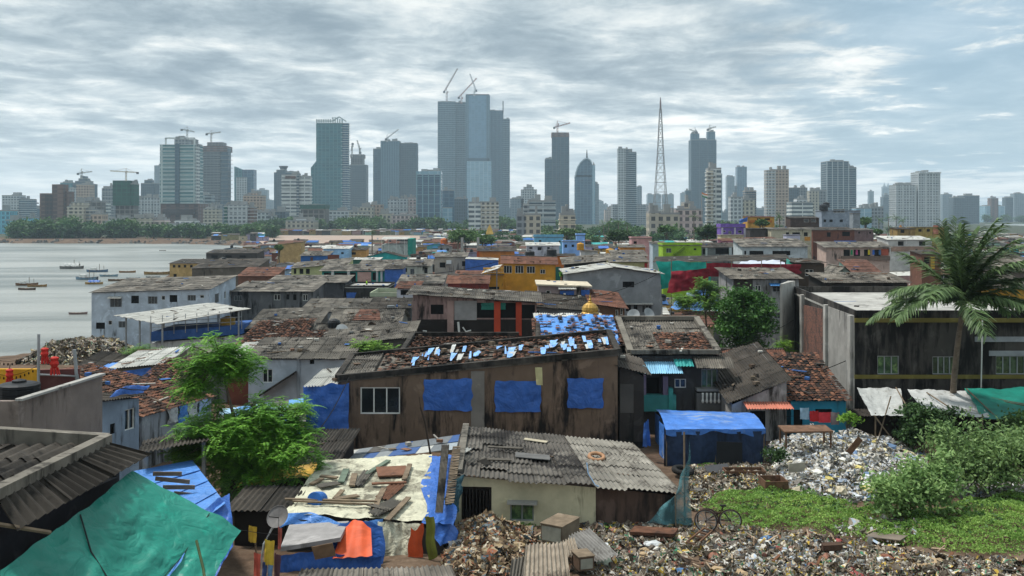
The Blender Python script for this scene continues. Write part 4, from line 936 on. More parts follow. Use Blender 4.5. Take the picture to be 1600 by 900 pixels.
# golden dome
def dome():
    d = 62.5; p = P(922, 508, d); k = d*S/F; root = thing('temple_dome', 'golden ribbed temple dome with striped coloured skirt', 'dome', p)
    cols = ['#b03a3a', '#2f7f7a', '#c9a14a', '#8a3b6b', '#3c5f9b', '#c96f3a']
    mb = MB(); n = 30
    for i in range(n):
        a0, a1 = 2*math.pi*i/n, 2*math.pi*(i+1)/n
        pr = [(22*k, -3*k), (21*k, 0), (20*k, 8*k), (15.5*k, 14*k), (12*k, 17*k)]
        for (r0, z0), (r1, z1) in zip(pr, pr[1:]):
            mb.poly([p+Vector((r0*math.cos(a0), r0*math.sin(a0), z0)), p+Vector((r0*math.cos(a1), r0*math.sin(a1), z0)), p+Vector((r1*math.cos(a1), r1*math.sin(a1), z1)), p+Vector((r1*math.cos(a0), r1*math.sin(a0), z1))], i % 6)
    mb.build('striped_skirt', [plain(c, .6) for c in cols], root)
    g = mat('old gold paint', '#a3823f', .45, .25, 3, '#6d4f22', .35, False, .1, metal=.35)
    mb = MB(); pr = [(13*k, 17*k), (13.5*k, 19*k), (11.5*k, 21*k), (12.5*k, 24*k), (11.8*k, 28*k), (9*k, 32*k), (5.5*k, 34.5*k), (3.4*k, 35.5*k)]
    nn = 32; i0 = len(mb.v)
    for r0, z0 in pr:
        for i in range(nn): a = 2*math.pi*i/nn; rr_ = r0*(1+.05*(i % 2)); mb.v.append(tuple(p+Vector((rr_*math.cos(a), rr_*math.sin(a), z0))))
    for j in range(len(pr)-1):
        for i in range(nn): mb.f.append((i0+j*nn+i, i0+j*nn+(i+1) % nn, i0+(j+1)*nn+(i+1) % nn, i0+(j+1)*nn+i)); mb.m.append(0)
    mb.build('gold_dome', g, root)
    mb = MB(); mb.lathe(p+Vector((0, 0, 35*k)), [(3.2*k, 0), (4*k, 1.5*k), (1.5*k, 3*k), (2.6*k, 5*k), (1.2*k, 7*k), (1.7*k, 8.5*k), (.5*k, 11*k), (.2*k, 15*k)], 10); mb.build('finial', g, root)
H_('low house with white sheet roof carrying the golden dome', 842, 945, 512, 60, 6, 'white', rise=.3, wallc='#6b6862', vb=516)
dome()
# left neighbours of the brown house
b = H_('white washed house with dark stair and small window', 388, 545, 562, 57, 5.5, 'corr', rise=.7, wallc='#aab2ba', vb=640, over=.35, gam=.32, wins=[(410, 577, 426, 598, 'w2'), (484, 562, 491, 569, 'd1')],
       bands=[(464, 560, 469, 640, '#8e959c', .1)])
I = root_info[b]; p = I['pt']; q0, q1 = I['onwall'](410, 615), I['onwall'](464, 580); mb = MB()
mb.bar(p(q0[0], q0[1], -.5), p(q1[0], q1[1], -.5), .9, .12); mb.build('stair_flight', CONCD, b)
b = H_('house with red tile roof and hanging white plastic at left', 222, 330, 652, 42, 8, 'tile', rise=1.5, wallc='#8f9499', vb=690, ve1=622, gam=.5, over=.25, slant=5)
I = root_info[b]
for k in range(4):
    s = .38+k*.15; a = I['FL'].lerp(I['FR'], s)+Vector((0, -.4, .12)); c = I['FL'].lerp(I['FR'], s+.14)+Vector((0, -.4, .12))
    sheet('plastic_sheet', f'{["torn white", "pale blue", "crumpled white", "blue edged white"][k]} plastic sheet hanging from the red tile eave', 'plastic sheet', a-Vector((0, 0, .8+.2*(k % 2))), c-Vector((0, 0, .75)), c, a, [TARPW, TARPL, TARPW, mat('bluish plastic', '#9fb4cf', .5)][k], .12, .1, 10, 10, seed=40+k, hang=1., group='plastic sheets along the red tile eave')
b = H_('small blue grey house with a white framed window', 160, 217, 628, 38, 4, 'dark', rise=-.1, wallc='#8494a6', vb=700, ve1=622, gam=.46, wins=[(195, 641, 211, 669, 'w2'), (172, 663, 180, 677, 'd1')], over=.3, slant=2)
I = root_info[b]
tb = sheet('tarpaulin', 'rolled dark blue tarpaulin on the small blue grey house', 'tarpaulin', I['FL']+Vector((.1, .5, .12)), I['FR']+Vector((0, .6, .15)), I['FR']+Vector((0, 1.5, .35)), I['FL']+Vector((.1, 1.4, .3)), TARPB, -.25, .06, 16, 10, seed=9)
b = H_('yellow walled shed with barred vents and tile roof', 218, 268, 600, 52, 5, 'tile', rise=.8, wallc='#8a8264', vb=622, wins=[(228, 606, 249, 622, 'n3')], over=.3)
b = H_('low shed with pale sheet roof by the bushes', 178, 255, 578, 57, 5, 'white', rise=.5, wallc='#6f6a5c', vb=600, ve1=570)
I = root_info[b]
sheet('tarpaulin', 'creased blue tarpaulin curtain under the pale sheet roof', 'tarpaulin', P(190, 601, 56.4), P(238, 594, 56.4), P(236, 574, 56.4), P(190, 580, 56.4), TARPB, .15, .06, 14, 10, seed=13, hang=1.)
def drum(label, u, v, d, rad, L, axis, m, lid=True):
    p = P(u, v, d); root = thing('barrel', label, 'barrel', p); ax = Vector(axis).normalized(); mb = MB()
    mb.lathe(p-ax*L/2, [(rad*.94, 0), (rad, .02), (rad, L*.33), (rad*1.03, L*.35), (rad, L*.37), (rad, L*.64), (rad*1.03, L*.66), (rad, L*.68), (rad, L-.02), (rad*.94, L)], 20, axis=ax); mb.build('drum_shell', m, root, smooth=False)
    if lid:
        mb = MB(); mb.lathe(p-ax*(L/2+.03), [(rad*.88, 0), (rad*.9, .03)], 18, axis=ax); mb.build('drum_lid', plain('#a58f70'), root)
drum('grey blue barrel lying on the roofs beside the blue curtain', 210, 598, 53, .35, 1.1, (1, .25, .05), mat('faded drum', '#6d8797', .6, .2, 2, '#4c545a', .4))
b = H_('dark hut under yellow and blue tarpaulin by the rubbish heap', 98, 182, 590, 60, 7, 'dark', rise=.8, wallc='#39352f', vb=600, ve1=600)
sheet('tarpaulin', 'yellow edged blue tarpaulin spread over the dark hut', 'tarpaulin', P(97, 583, 59.5), P(180, 582, 59.5), P(190, 560, 66), P(160, 566, 66), TARPL, .0, .08, 20, 12, seed=17)
sheet('tarpaulin', 'ochre yellow tarpaulin along the edge of the dark hut', 'tarpaulin', P(96, 585, 59.2), P(180, 584, 59.2), P(180, 580, 59.4), P(96, 578, 59.4), mat('ochre tarp', '#b98c2e', .6, .2, 2), .0, .04, 16, 4, seed=18)
# right neighbours
b = H_('rust roofed gable house right of the balcony house', 1136, 1238, 582, 58, 7, 'rust', form='gx', rise=1.1, wallc='#8d8983', vb=600)
b = H_('white gable fronted house with dark sheet roof and pink awning', 1144, 1229, 632, 49, 8, 'dark', rise=1.2, wallc='#93918e', vb=690, ve1=596, gam=.5, over=.35, wins=[(1172, 642, 1196, 690, 'd1')], awn=[(1160, 629, 1232, 641, 1.1, mat('pink sheet', '#b9735f', .7, .12, 1, '#6d4437', .3, bump=.1, island=.1))])
b = H_('turquoise house with mottled clay tile roof', 1236, 1322, 627, 50, 6.5, 'tile', rise=1.9, wallc='#2f86a3', vb=690, over=.35, gam=.26, wins=[(1240, 640, 1254, 672, 'd1'), (1274, 639, 1300, 652, 'd2')])
# right big mould blackened building
b = H_('long mould blackened building with yellow bands and sliding windows', 1336, 1660, 501, 52, 21, 'terrace', rise=0, skew=.1, wallc='#45423e', vb=655, gam=.62, grime='#141312', over=.05, parapet=.5, roofm=CONCL,
       wins=[(1371, 556, 1405, 585, 'g3'), (1457, 557, 1494, 585, 'g4'), (1556, 556, 1602, 585, 'g4')],
       bands=[(1335, 497, 1660, 503.5, '#6d6534', .12), (1335, 585.5, 1660, 591.5, '#6f6734', .08), (1523, 526, 1640, 534, '#8e9296', .05), (1545, 548, 1640, 556, '#8a8e92', .05)],
       side=[('L', .3, .38, 2.8, 4.2, 'b1'), ('L', .58, .64, 2.2, 4.0, 'w1'), ('L', .7, .74, 2.0, 3.2, 'w1')])
I = root_info[b]; mb = MB(); z = I['FL'].z
Lf, Lb = I['FL'], I['BL']
mb = MB(); a = Lf; c = Lf.lerp(Lb, .36); mb.hexa([(a.x-.07, a.y+.02, I['zb']), (a.x-.01, a.y+.02, I['zb']), (c.x-.01, c.y, I['zb']), (c.x-.07, c.y, I['zb'])], [(a.x-.07, a.y+.02, z+.3), (a.x-.01, a.y+.02, z+.3), (c.x-.01, c.y, z+.2), (c.x-.07, c.y, z+.2)]); mb.build('plastered_bay', wall('#8f8d88', '#3f3d3a', .4), b)
mb = MB(); a = Lf.lerp(Lb, .38); c = Lf.lerp(Lb, .78); mb.hexa([(a.x-.09, a.y, I['zb']+2), (a.x-.01, a.y, I['zb']+2), (c.x-.01, c.y, I['zb']+2), (c.x-.09, c.y, I['zb']+2)], [(a.x-.09, a.y, z-.1), (a.x-.01, a.y, z-.1), (c.x-.01, c.y, z-.5), (c.x-.09, c.y, z-.5)])
def brickmat():
    m = bpy.data.materials.new('bare brick'); m.use_nodes = True; nt = m.node_tree; bs = nt.nodes['Principled BSDF']; bs.inputs['Roughness'].default_value = .9
    tc = nd(nt, 'ShaderNodeTexCoord'); mp = nd(nt, 'ShaderNodeMapping'); nt.links.new(tc.outputs['Object'], mp.inputs[0]); s = nd(nt, 'ShaderNodeSeparateXYZ'); nt.links.new(mp.outputs[0], s.inputs[0])
    cb = nd(nt, 'ShaderNodeCombineXYZ'); nt.links.new(mth(nt, 'ADD', s.outputs[0], s.outputs[1]), cb.inputs[0]); nt.links.new(s.outputs[2], cb.inputs[1])
    br = nd(nt, 'ShaderNodeTexBrick'); nt.links.new(cb.outputs[0], br.inputs['Vector']); br.inputs['Scale'].default_value = 1.; br.inputs['Brick Width'].default_value = .3; br.inputs['Row Height'].default_value = .11; br.inputs['Mortar Size'].default_value = .012
    br.inputs['Color1'].default_value = (*hexc('#7d4a37'), 1); br.inputs['Color2'].default_value = (*hexc('#553529'), 1); br.inputs['Mortar'].default_value = (*hexc('#4f4741'), 1)
    n = noise_tex(nt, tc.outputs['Object'], 1.2, 5, .6); nt.links.new(mixc(nt, maprange(nt, n, .45, .7), br.outputs[0], hexc('#231d1a')), bs.inputs['Base Color']); return m
BRICK = brickmat(); mb.build('brick_infill', BRICK, b)
for t in (.02, .37, .79): q = Lf.lerp(Lb, t); mb = MB(); mb.box((q.x-.14, q.y, I['zb']), (.3, .5, z-I['zb']+.3)); mb.build('pillar', CONCL, b)
mb = MB(); mb.hexa([(Lf.x-.1, Lf.lerp(Lb, .82).y, I['zb']), (Lf.x+.1, Lf.lerp(Lb, .82).y, I['zb']), (Lb.x+.1, Lb.y, I['zb']), (Lb.x-.5, Lb.y, I['zb'])], [(Lf.x-.1, Lf.lerp(Lb, .82).y, z+1.1), (Lf.x+.1, Lf.lerp(Lb, .82).y, z+1.1), (Lb.x+.1, Lb.y, z+1.1), (Lb.x-.5, Lb.y, z+1.1)]); mb.build('stair_wall', CONCL, b)
mb = MB(); mb.tube([P(1262, 557, 63), P(1285, 578, 60), P(1310, 586, 56)], .07, 8); mb.tube([P(1535, 500, 51.7), P(1532, 655, 51.7)], .04, 6); mb.build('drain_pipe', WHITEM, b)
mb = MB(); a, c = P(1250, 470, 78), P(1425, 468, 80); mb.hexa([a+Vector((0, 0, -6)), c+Vector((0, 0, -6)), c+Vector((0, .4, -6)), a+Vector((0, .4, -6))], [a+Vector((0, 0, .6)), c+Vector((0, 0, .6)), c+Vector((0, .4, .6)), a+Vector((0, .4, .6))])
put(mb.build('boundary_wall', CONCD), 'long black mould stained wall behind the white terrace', 'wall')
put_h = dict(u0=1250, u1=1425, d=78, xs=[a.x, c.x], ys=[a.y, a.y+1], vb=470, label='wall', z=a.z); HOUSES.append(put_h)
# ================= second rows, left
b = H_('large white washed three storey house by the water', 143, 327, 458, 105, 12, 'corr', form='mono', rise=1.0, wallc='#a9b4bf', vb=560, ve1=452, gam=.34, over=.3, grime='#4a4a48',
       wins=[(172, 466, 190, 480, 'n3'), (205, 462, 217, 474, 'd2'), (231, 463, 246, 475, 'n3'), (252, 462, 258, 469, 'w1'), (265, 461, 277, 472, 'd2'), (293, 461, 306, 470, 'n3'), (312, 461, 319, 466, 'w1'), (150, 504, 164, 514, 'd1'), (169, 501, 175, 508, 'w1'), (185, 502, 196, 512, 'n2'), (149, 539, 156, 546, 'w1'), (176, 538, 187, 548, 'n2'), (232, 538, 244, 548, 'n2')],
       awn=[(170, 463, 191, 466.5, .5, ROOFW)], side=[('R', .2, .35, .8, 2., 'n3'), ('R', .55, .62, .8, 1.8, 'w1'), ('R', .75, .82, .8, 1.8, 'w1')])
b = canopy('white corrugated canopy on posts over a blue verandah', [(180, 494, 88), (248, 508, 80), (388, 484, 83), (325, 474, 94)], [(.02, .5), (.15, .05), (.5, .04), (.75, .04), (.98, .05), (.98, .9), (.5, .9)], ROOFW, 'corr')
I0 = [P(205, 500, 84), P(375, 500, 82)]
mb = MB(); a, c = P(236, 519, 81), P(378, 508, 83); mb.hexa([a+Vector((0, 0, -.9)), c+Vector((0, 0, -.9)), c+Vector((0, 5, -.9)), a+Vector((0, 7, -.9))], [a, c, c+Vector((0, 5, 0)), a+Vector((0, 7, 0))]); mb.build('blue_parapet', wall('#31548a', '#22344f', .35), b)
mb = MB(); a, c = P(236, 536, 81.3), P(378, 524, 83.3); mb.hexa([(a.x, a.y, gzm(a.y)-.2), (c.x, c.y, gzm(c.y)-.2), (c.x, c.y+5, gzm(c.y)-.2), (a.x, a.y+7, gzm(a.y)-.2)], [a, c, c+Vector((0, 5, 0)), a+Vector((0, 7, 0))]); mb.build('lower_storey', wall('#b9bbb8'), b)
mb = MB()
for k in range(9):
    q = P(236, 508, 81).lerp(P(378, 498, 83), k/8); mb.box((q.x, q.y-.06, q.z-1.0), (.06, .06, 1.9))
mb.bar(P(236, 505, 80.9), P(378, 495, 82.9), .05); mb.bar(P(236, 512, 80.9), P(378, 502, 82.9), .05); mb.build('railing', STEEL, b)
HOUSES.append(dict(u0=180, u1=388, d=80, xs=[P(200, 0, 80).x, P(388, 0, 80).x], ys=[80*S, 96*S], vb=535, label='canopy', z=0))
tank(356, 512, 84, .75, 1.1, 'ochre water tank under the white canopy', '#a8842f')
b = H_('dark grey house with worn gabled sheet roof', 362, 486, 456, 113, 9, 'corr', rise=.8, wallc='#5f6062', vb=487, gam=.55, grime='#1a1a1a', over=.5, wins=[(428, 460, 438, 469, 'w2'), (448, 460, 452, 468, 'd1'), (458, 460, 463, 469, 'd1'), (473, 460, 481, 470, 'w2'), (366, 462, 378, 470, 'n3')], side=[('R', .5, .65, 1, 2.2, 'w2')])
b = H_('second dark grey house with wide sheet roof just behind', 420, 538, 442, 126, 9, 'corr', rise=.7, wallc='#4c4d50', vb=470, gam=.5, over=.5, side=[('R', .2, .3, 1, 2.2, 'w2')])
b = H_('low house with half white half black wall', 472, 578, 488, 94, 6.5, 'corr', rise=.9, wallc='#a3aab0', vb=503, gam=.45, wins=[(488, 495, 504, 503, 'w2')], over=.35, awn=[(487, 493, 506, 496, .5, ROOFW)])
b = H_('low dark barn with rounded sheet roof', 578, 642, 482, 93, 9, 'dark', form='gx', rise=.7, wallc='#3e3d3d', vb=496)
drum('tall grey metal barrel standing beside the rounded dark barn', 611, 488, 90, .42, 1.5, (0, 0, 1), mat('grey drum', '#6d7275', .6, .15, 2), False)
b = H_('hut under a broad weathered sheet roof with rust patch', 388, 492, 516, 84, 7, 'corr', rise=1.3, wallc='#5a5651', vb=520, over=.4, ve1=512)
b = H_('gable hut with a rust red patch on grey sheets', 514, 622, 512, 82, 9, 'corr', form='gx', rise=1.4, wallc='#6d6a66', vb=520)
I = root_info[b]; mb = MB(); M_ = Vector((0, 0, 1.4)); A, B = I['FL'], I['FR']; ML, MR = (I['FL']+I['BL'])/2+M_, (I['FR']+I['BR'])/2+M_; z = Vector((0, 0, .16))
patch(mb, A.lerp(B, .3).lerp(ML.lerp(MR, .3), .3)+z, A.lerp(B, .72).lerp(ML.lerp(MR, .72), .3)+z, A.lerp(B, .65).lerp(ML.lerp(MR, .65), .9)+z, A.lerp(B, .36).lerp(ML.lerp(MR, .36), .9)+z, 'panel', rr, sheet=.4, rowlen=.5); mb.build('rusty_patch', TILEF, b)
b = H_('hut with a red tile roof at the left of the pale wall', 372, 462, 540, 72, 8, 'tile', rise=1.2, wallc='#5a5651', vb=545, ve1=536)
b = H_('long low hut with a grey sheet roof behind the bright bush', 500, 642, 545, 64, 5, 'corr', rise=.7, wallc='#5a5651', vb=552, ve1=528)
b = H_('pinkish house with wide sheet roof and red pillars', 645, 838, 461, 70, 5.2, 'corr', form='mono', rise=.35, wallc='#8f7670', vb=526, ve1=474, gam=.52, over=.55, grime='#1f1a18',
       wins=[(673, 476, 693, 491, 'd2'), (720, 479, 729, 488, 'w1'), (745, 473, 772, 497, 'd1'), (782, 473, 806, 497, 'd1'), (815, 476, 836, 498, 'd1')],
       bands=[(646, 499, 836, 526, '#26211e', .02), (772, 471, 782, 525, '#b0452c', .1), (806, 472, 815, 525, '#b0452c', .1), (699, 470, 709, 524, '#9c827a', .1), (644, 470, 652, 525, '#86706a', .1), (710, 470, 745, 500, '#8e8c8a', .03)])
I = root_info[b]; p = I['pt']
a, c = I['onwall'](752, 473), I['onwall'](790, 484)
sheet('cloth', 'bright green cloth hung in the pinkish house opening', 'cloth', p(a[0], c[1], .1), p(c[0], c[1], .1), p(c[0], a[1], .1), p(a[0], a[1], .1), TARPG, .1, .05, 10, 8, seed=3, hang=1.)
mb = MB(); mb.tube([p(*I['onwall'](661, 517), -.1), p(*I['onwall'](666, 517), -.1), p(*I['onwall'](666, 523), -.1)], .07, 6); mb.tube([p(*I['onwall'](716, 503), -.1), p(*I['onwall'](718, 524), -.1)], .1, 6); mb.tube([p(*I['onwall'](723, 511), -.1), p(*I['onwall'](728, 518), -.1), p(*I['onwall'](736, 516), -.1)], .07, 6); mb.build('drain_pipe', WHITEM, b)
b = H_('small pink house with flat cream roof and blue curtains', 842, 921, 446, 80, 6, 'flatl', rise=0, wallc='#93827f', vb=480, ve1=449, gam=.4, over=.5, parapet=0, wins=[(853, 454, 860, 461, 'w1'), (876, 454, 897, 468, 'd1'), (909, 453, 923, 470, 'd1')], awn=[(872, 449, 900, 453, .5, ROOFW)], roofm=mat('cream slab', '#b9ae98', .8, .12, .8, '#6d675c', .35))
I = root_info[b]; p = I['pt']
for a, v0, c, v1, l in ((875, 454, 897, 468, 'left'), (908, 453, 921, 470, 'right')):
    q0, q1 = I['onwall'](a, v0), I['onwall'](c, v1); sheet('curtain', f'{l} blue plastic curtain on the small pink house', 'curtain', p(q0[0], q1[1], -.03), p(q1[0], q1[1], -.03), p(q1[0], q0[1], -.03), p(q0[0], q0[1], -.03), TARPB, .1, .05, 8, 8, seed=int(a), hang=1.)
b = H_('long grey shed with two small windows below the pink house', 826, 932, 480, 75, 6, 'dark', rise=.9, wallc='#77797a', vb=497, ve1=488, wins=[(834, 484, 843, 491, 'w2'), (873, 491, 883, 496, 'w2')], gam=.4)
b = H_('brown walled hut with rust sheet roof beside the grey block', 924, 976, 476, 76, 8, 'rust', rise=.8, wallc='#6b4f3d', vb=495, ve1=484, wins=[(962, 484, 966, 494, 'w1'), (969, 481, 973, 492, 'w1')])
b = H_('tall bare grey concrete house with pale sheet roof', 887, 1032, 429, 87, 9, 'white', form='gy', rise=.7, wallc='#85888a', vb=495, gam=.36, over=.45, wins=[(973, 440, 991, 449, 'd2'), (978, 476, 986, 486, 'd1'), (990, 476, 996, 485, 'd1'), (1003, 477, 1019, 489, 'n3')], awn=[(975, 474, 1020, 477, .4, CONCL)], side=[('R', .2, .4, 1, 2.5, 'd1'), ('R', .6, .7, 1, 2, 'd1')])
b = H_('yellow two storey house with balcony and three windows', 786, 868, 411, 122, 9, 'rust', form='gx', rise=.9, wallc='#c78d2b', vb=448, gam=.24, over=.4, ve1=413, wins=[(787, 415, 800, 427, 'w3'), (805, 415, 818, 427, 'w3'), (823, 416, 836, 427, 'w3'), (844, 421, 852, 428, 'w2')], bands=[(868, 417, 876, 448, '#1f5a4e', .2)])
b = H_('yellow ground floor porch with balustrade beside the yellow house', 755, 786, 430, 120, 6, 'flat', rise=0, wallc='#c78d2b', vb=450, gam=.22, wins=[(759, 448, 780, 452, 'd1')], parapet=.2)
I = root_info[b]; mb = MB()
for k in range(10): q = I['FL'].lerp(I['FR'], (k+.5)/10); mb.box((q.x, q.y+.05, q.z+.1), (.16, .12, .8))
mb.bar(I['FL']+Vector((0, .05, 1)), I['FR']+Vector((0, .05, 1)), .2); mb.build('balusters', wall('#d1a04a'), b)
canopy('grey sheet lean-to sloping over the yellow porch', [(751, 428, 117), (778, 420, 118), (786, 413, 123), (770, 416, 123)], [(.1, .1), (.9, .1)], ROOFW, 'panel', 'lean_to_roof', 'roof')
b = H_('red walled hut with two brown sheet gables', 700, 762, 443, 112, 8, 'rust', form='gx', rise=.9, wallc='#6d2b26', vb=448)
b = H_('shed with blunt brown and grey roof left of yellow porch', 712, 757, 436, 122, 7, 'rust', rise=.9, wallc='#6b5048', vb=440)
b = H_('small hut with grey sheets and dark doors below cream house', 622, 690, 444, 118, 7, 'corr', rise=.9, wallc='#8b8984', vb=450, wins=[(640, 446, 648, 453, 'd1')])
b = H_('white hut with lilac trim and blue shutter', 620, 652, 452, 102, 6, 'rust', rise=.5, wallc='#b7b6bd', vb=468, wins=[(618+8, 453, 638, 461, 'd1')])
b = H_('pale green low house with open flat roof', 580, 630, 465, 103, 7, 'flat', rise=0, wallc='#a5ad92', vb=476, gam=.22, parapet=.5)
b = H_('black mould covered house with a white terrace', 540, 606, 450, 124, 11, 'terrace', rise=0, wallc='#33322f', vb=474, gam=.55, grime='#141312', over=.2, wins=[(567, 464, 576, 472, 'w2')], parapet=.25)
hbk = root_info[b]
sheet('tarpaulin', 'blue tarpaulin hanging on the black terrace house', 'tarpaulin', P(542, 474, 123.5), P(551, 474, 123.5), P(557, 457, 123.5), P(541, 457, 123.5), TARPB, .1, .05, 8, 8, seed=2, hang=1.)
b = H_('verandah house with white columns and turquoise inner walls', 503, 604, 424, 148, 9, 'corr', rise=.9, wallc='#2f8f86', vb=442, wins=[(506, 426, 518, 440, 'd1'), (523, 426, 543, 441, 'd1'), (547, 426, 556, 441, 'd1'), (582, 426, 590, 438, 'd1')], bands=[(518, 423, 522, 441, '#b9bcb9', .4), (543, 423, 547, 441, '#b9bcb9', .4), (588, 423, 591, 440, '#b9bcb9', .4), (595, 423, 598, 440, '#b9bcb9', .4), (559, 425, 580, 441, '#b08f85', .3)], gam=.25, over=.5)
b = H_('shed wrapped in blue tarpaulin right of the verandah', 601, 629, 421, 147, 7, 'dark', rise=.5, wallc='#244f9a', vb=440, wm=TARPB)
b = H_('pale yellow gable house with lilac columns', 455, 543, 420, 162, 9, 'corr', rise=.9, wallc='#b5b583', vb=432, ve1=412, gam=.25, wins=[(459, 420, 463, 428, 'd1'), (468, 420, 474, 428, 'd1'), (478, 420, 484, 428, 'd1')], over=.4)
b = H_('long cream house with grey sheet roof and black windows', 560, 632, 417, 168, 9, 'corr', rise=1.1, wallc='#b0aa93', vb=424, wins=[(565, 417, 569, 421, 'd1'), (573, 417, 577, 421, 'd1')])
b = H_('white cornered house right of the blue tarpaulin shed', 629, 672, 416, 158, 8, 'corr', rise=1.0, wallc='#b3b4ab', vb=433, wins=[(633, 419, 636, 425, 'd1'), (641, 420, 647, 429, 'n2'), (663, 418, 668, 427, 'd1')])
b = H_('cream house with wall mounted air conditioner', 679, 728, 402, 152, 9, 'corr', rise=.6, wallc='#a39a8c', vb=421, wins=[(687, 410, 696, 418, 'd2'), (722, 408, 727, 416, 'd1')])
I = root_info[b]; q = I['onwall'](698, 407); mb = MB(); c = Vector(I['pt'](q[0]+.4, q[1]-.6, -.3)); mb.box(c, (.9, .5, .65)); mb.build('air_conditioner', WHITEM, b)
b = H_('boxy shed sheathed in blue tarpaulin with whitish top', 727, 778, 405, 148, 8, 'white', rise=.1, wallc='#1f56a8', vb=421, wm=TARPB, over=.05, ve1=407)
b = H_('orange house with barred side windows', 748, 804, 393, 188, 10, 'dark', rise=.9, wallc='#b9773a', vb=405, gam=.25, wins=[(783, 400, 787, 407, 'd1'), (790, 400, 794, 406, 'd1'), (797, 399, 801, 405, 'd1')], over=.5, bands=[(745, 392, 749, 405, '#b85a35', .1)])
b = H_('house with bluish walls and brick side', 470, 512, 400, 196, 9, 'corr', rise=.9, wallc='#2d5e9c', vb=408, gam=.25, bands=[(485, 402, 489, 408, '#5f4339', .05), (512, 398, 530, 406, '#6b3d30', .05)])
b = H_('light blue house with a pale roof', 505, 545, 389, 228, 9, 'white', rise=.6, wallc='#8fb2cc', vb=402, gam=.2, wins=[(533, 394, 537, 397, 'd1')])
b = H_('small orange house with dark square window', 545, 572, 391, 232, 7, 'dark', rise=.6, wallc='#bb8a4c', vb=402, gam=.2, wins=[(549, 394, 556, 398, 'd2')])
b = H_('house with teal gable wall and low grey roof', 570, 632, 402, 205, 9, 'dark', form='gy', rise=1.2, wallc='#2b9d9b', vb=412, gam=.2)
b = H_('house with flat pale roof below the teal gable', 546, 592, 406, 192, 7, 'white', rise=.3, wallc='#2e5c50', vb=412)
b = canopy('open white topped pavilion with teal wall', [(595, 374, 300), (636, 374, 300), (641, 370, 312), (600, 370, 312)], [(.03, .05), (.3, .05), (.6, .05), (.9, .05)], ROOFW, 'panel', 'pavilion', 'pavilion', pm=WHITEM)
mb = MB(); a, c = P(596, 382, 301), P(637, 382, 301); mb.hexa([(a.x, a.y, gzm(a.y)), (c.x, c.y, gzm(c.y)), (c.x, c.y+12, gzm(c.y)), (a.x, a.y+12, gzm(a.y))], [a, c, c+Vector((0, 12, 0)), a+Vector((0, 12, 0))]); mb.build('lower_storey', wall('#a9b2ad'), b)
mb = MB(); a, c = P(637, 373, 301), P(645, 373, 301); mb.hexa([(a.x, a.y, gzm(a.y)), (c.x, c.y, gzm(c.y)), (c.x, c.y+12, gzm(c.y)), (a.x, a.y+12, gzm(a.y))], [a, c, c+Vector((0, 12, 0)), a+Vector((0, 12, 0))]); mb.build('side_wall', wall('#1f8576'), b)
HOUSES.append(dict(u0=595, u1=645, d=300, xs=[a.x-30, c.x], ys=[300*S, 300*S+14], vb=388, label='pavilion', z=0))
b = H_('yellow ochre house at the water edge with small windows', 265, 312, 412, 240, 16, 'dark', rise=.8, wallc='#a98f5c', vb=434, gam=.25, wins=[(270, 414, 274, 418, 'd1'), (278, 414, 282, 418, 'd1'), (287, 414, 291, 418, 'd1'), (297, 414, 301, 418, 'd1'), (271, 428, 276, 433, 'd1')], over=.4)
b = H_('long dark brown house with wavy sheet roof', 300, 402, 420, 172, 14, 'dark', rise=1.3, wallc='#5a544c', vb=432, ve1=417, gam=.4)
b = H_('dark house with arched porch behind the ochre house', 322, 402, 396, 262, 12, 'dark', rise=.9, wallc='#413f3d', vb=408, wins=[(330, 399, 340, 403, 'd1'), (352, 399, 362, 403, 'd1'), (374, 399, 384, 403, 'd1')])
b = H_('house with a wide rust red roof left of dark grey house', 372, 430, 432, 148, 10, 'rust', rise=1.2, wallc='#6b4a3c', vb=440)
b = H_('tan walled house with sloping top near the beach', 434, 470, 383, 262, 8, 'flat', rise=0, wallc='#a98f60', vb=394, ve1=379, gam=.18, parapet=.1)
# ================= second rows, right
b = H_('two storey white house with corrugated roof and blue awning', 1145, 1248, 437, 86, 7, 'corr', rise=.75, wallc='#8f9090', vb=530, gam=.45, over=.45, wins=[(1207, 447, 1226, 456, 'n3'), (1180, 446, 1189, 455, 'w2'), (1210, 489, 1225, 498, 'n3')], awn=[(1200, 443, 1233, 447.5, .9, mat('blue awning', '#3f7ab0', .6, .1, bump=.1))], bands=[(1146, 436, 1176, 470, '#3a3431', .04)])
b = H_('plain dark brown house with a white framed window', 1244, 1288, 412, 97, 7, 'dark', rise=.2, wallc='#4d4238', vb=455, wins=[(1258, 421, 1271, 431, 'w2')], gam=.3)
b = H_('mint green house with brown tile roof', 1335, 1376, 428, 108, 6, 'tile', rise=1.6, wallc='#8fb5a6', vb=440, wins=[(1350, 434, 1359, 438, 'd2')], gam=.2, awn=[(1347, 430, 1364, 433, .6, mat('mint awning', '#9fd0c0', .6, bump=.1))])
b = H_('white trimmed gable wing of the mint house', 1302, 1336, 432, 107, 6, 'corr', form='gy', rise=1.2, wallc='#8a9a92', vb=440)
b = H_('long low dark shed with grey roof behind the wall', 1290, 1418, 443, 88, 6, 'corr', rise=.7, wallc='#322f2c', vb=455, wins=[(1380, 444, 1395, 452, 'd1')], over=.4)
b = H_('pale pink house with clothes on the verandah', 1291, 1390, 387, 168, 8, 'corr', rise=1.0, wallc='#b09a8e', vb=408, wins=[(1318, 390, 1328, 400, 'd1'), (1334, 390, 1344, 400, 'd1'), (1350, 390, 1360, 400, 'd1'), (1366, 390, 1376, 400, 'd1')], over=.6, bands=[(1377, 389, 1388, 399, '#a5543f', .1), (1314, 400, 1390, 407, '#6f6055', .3)])
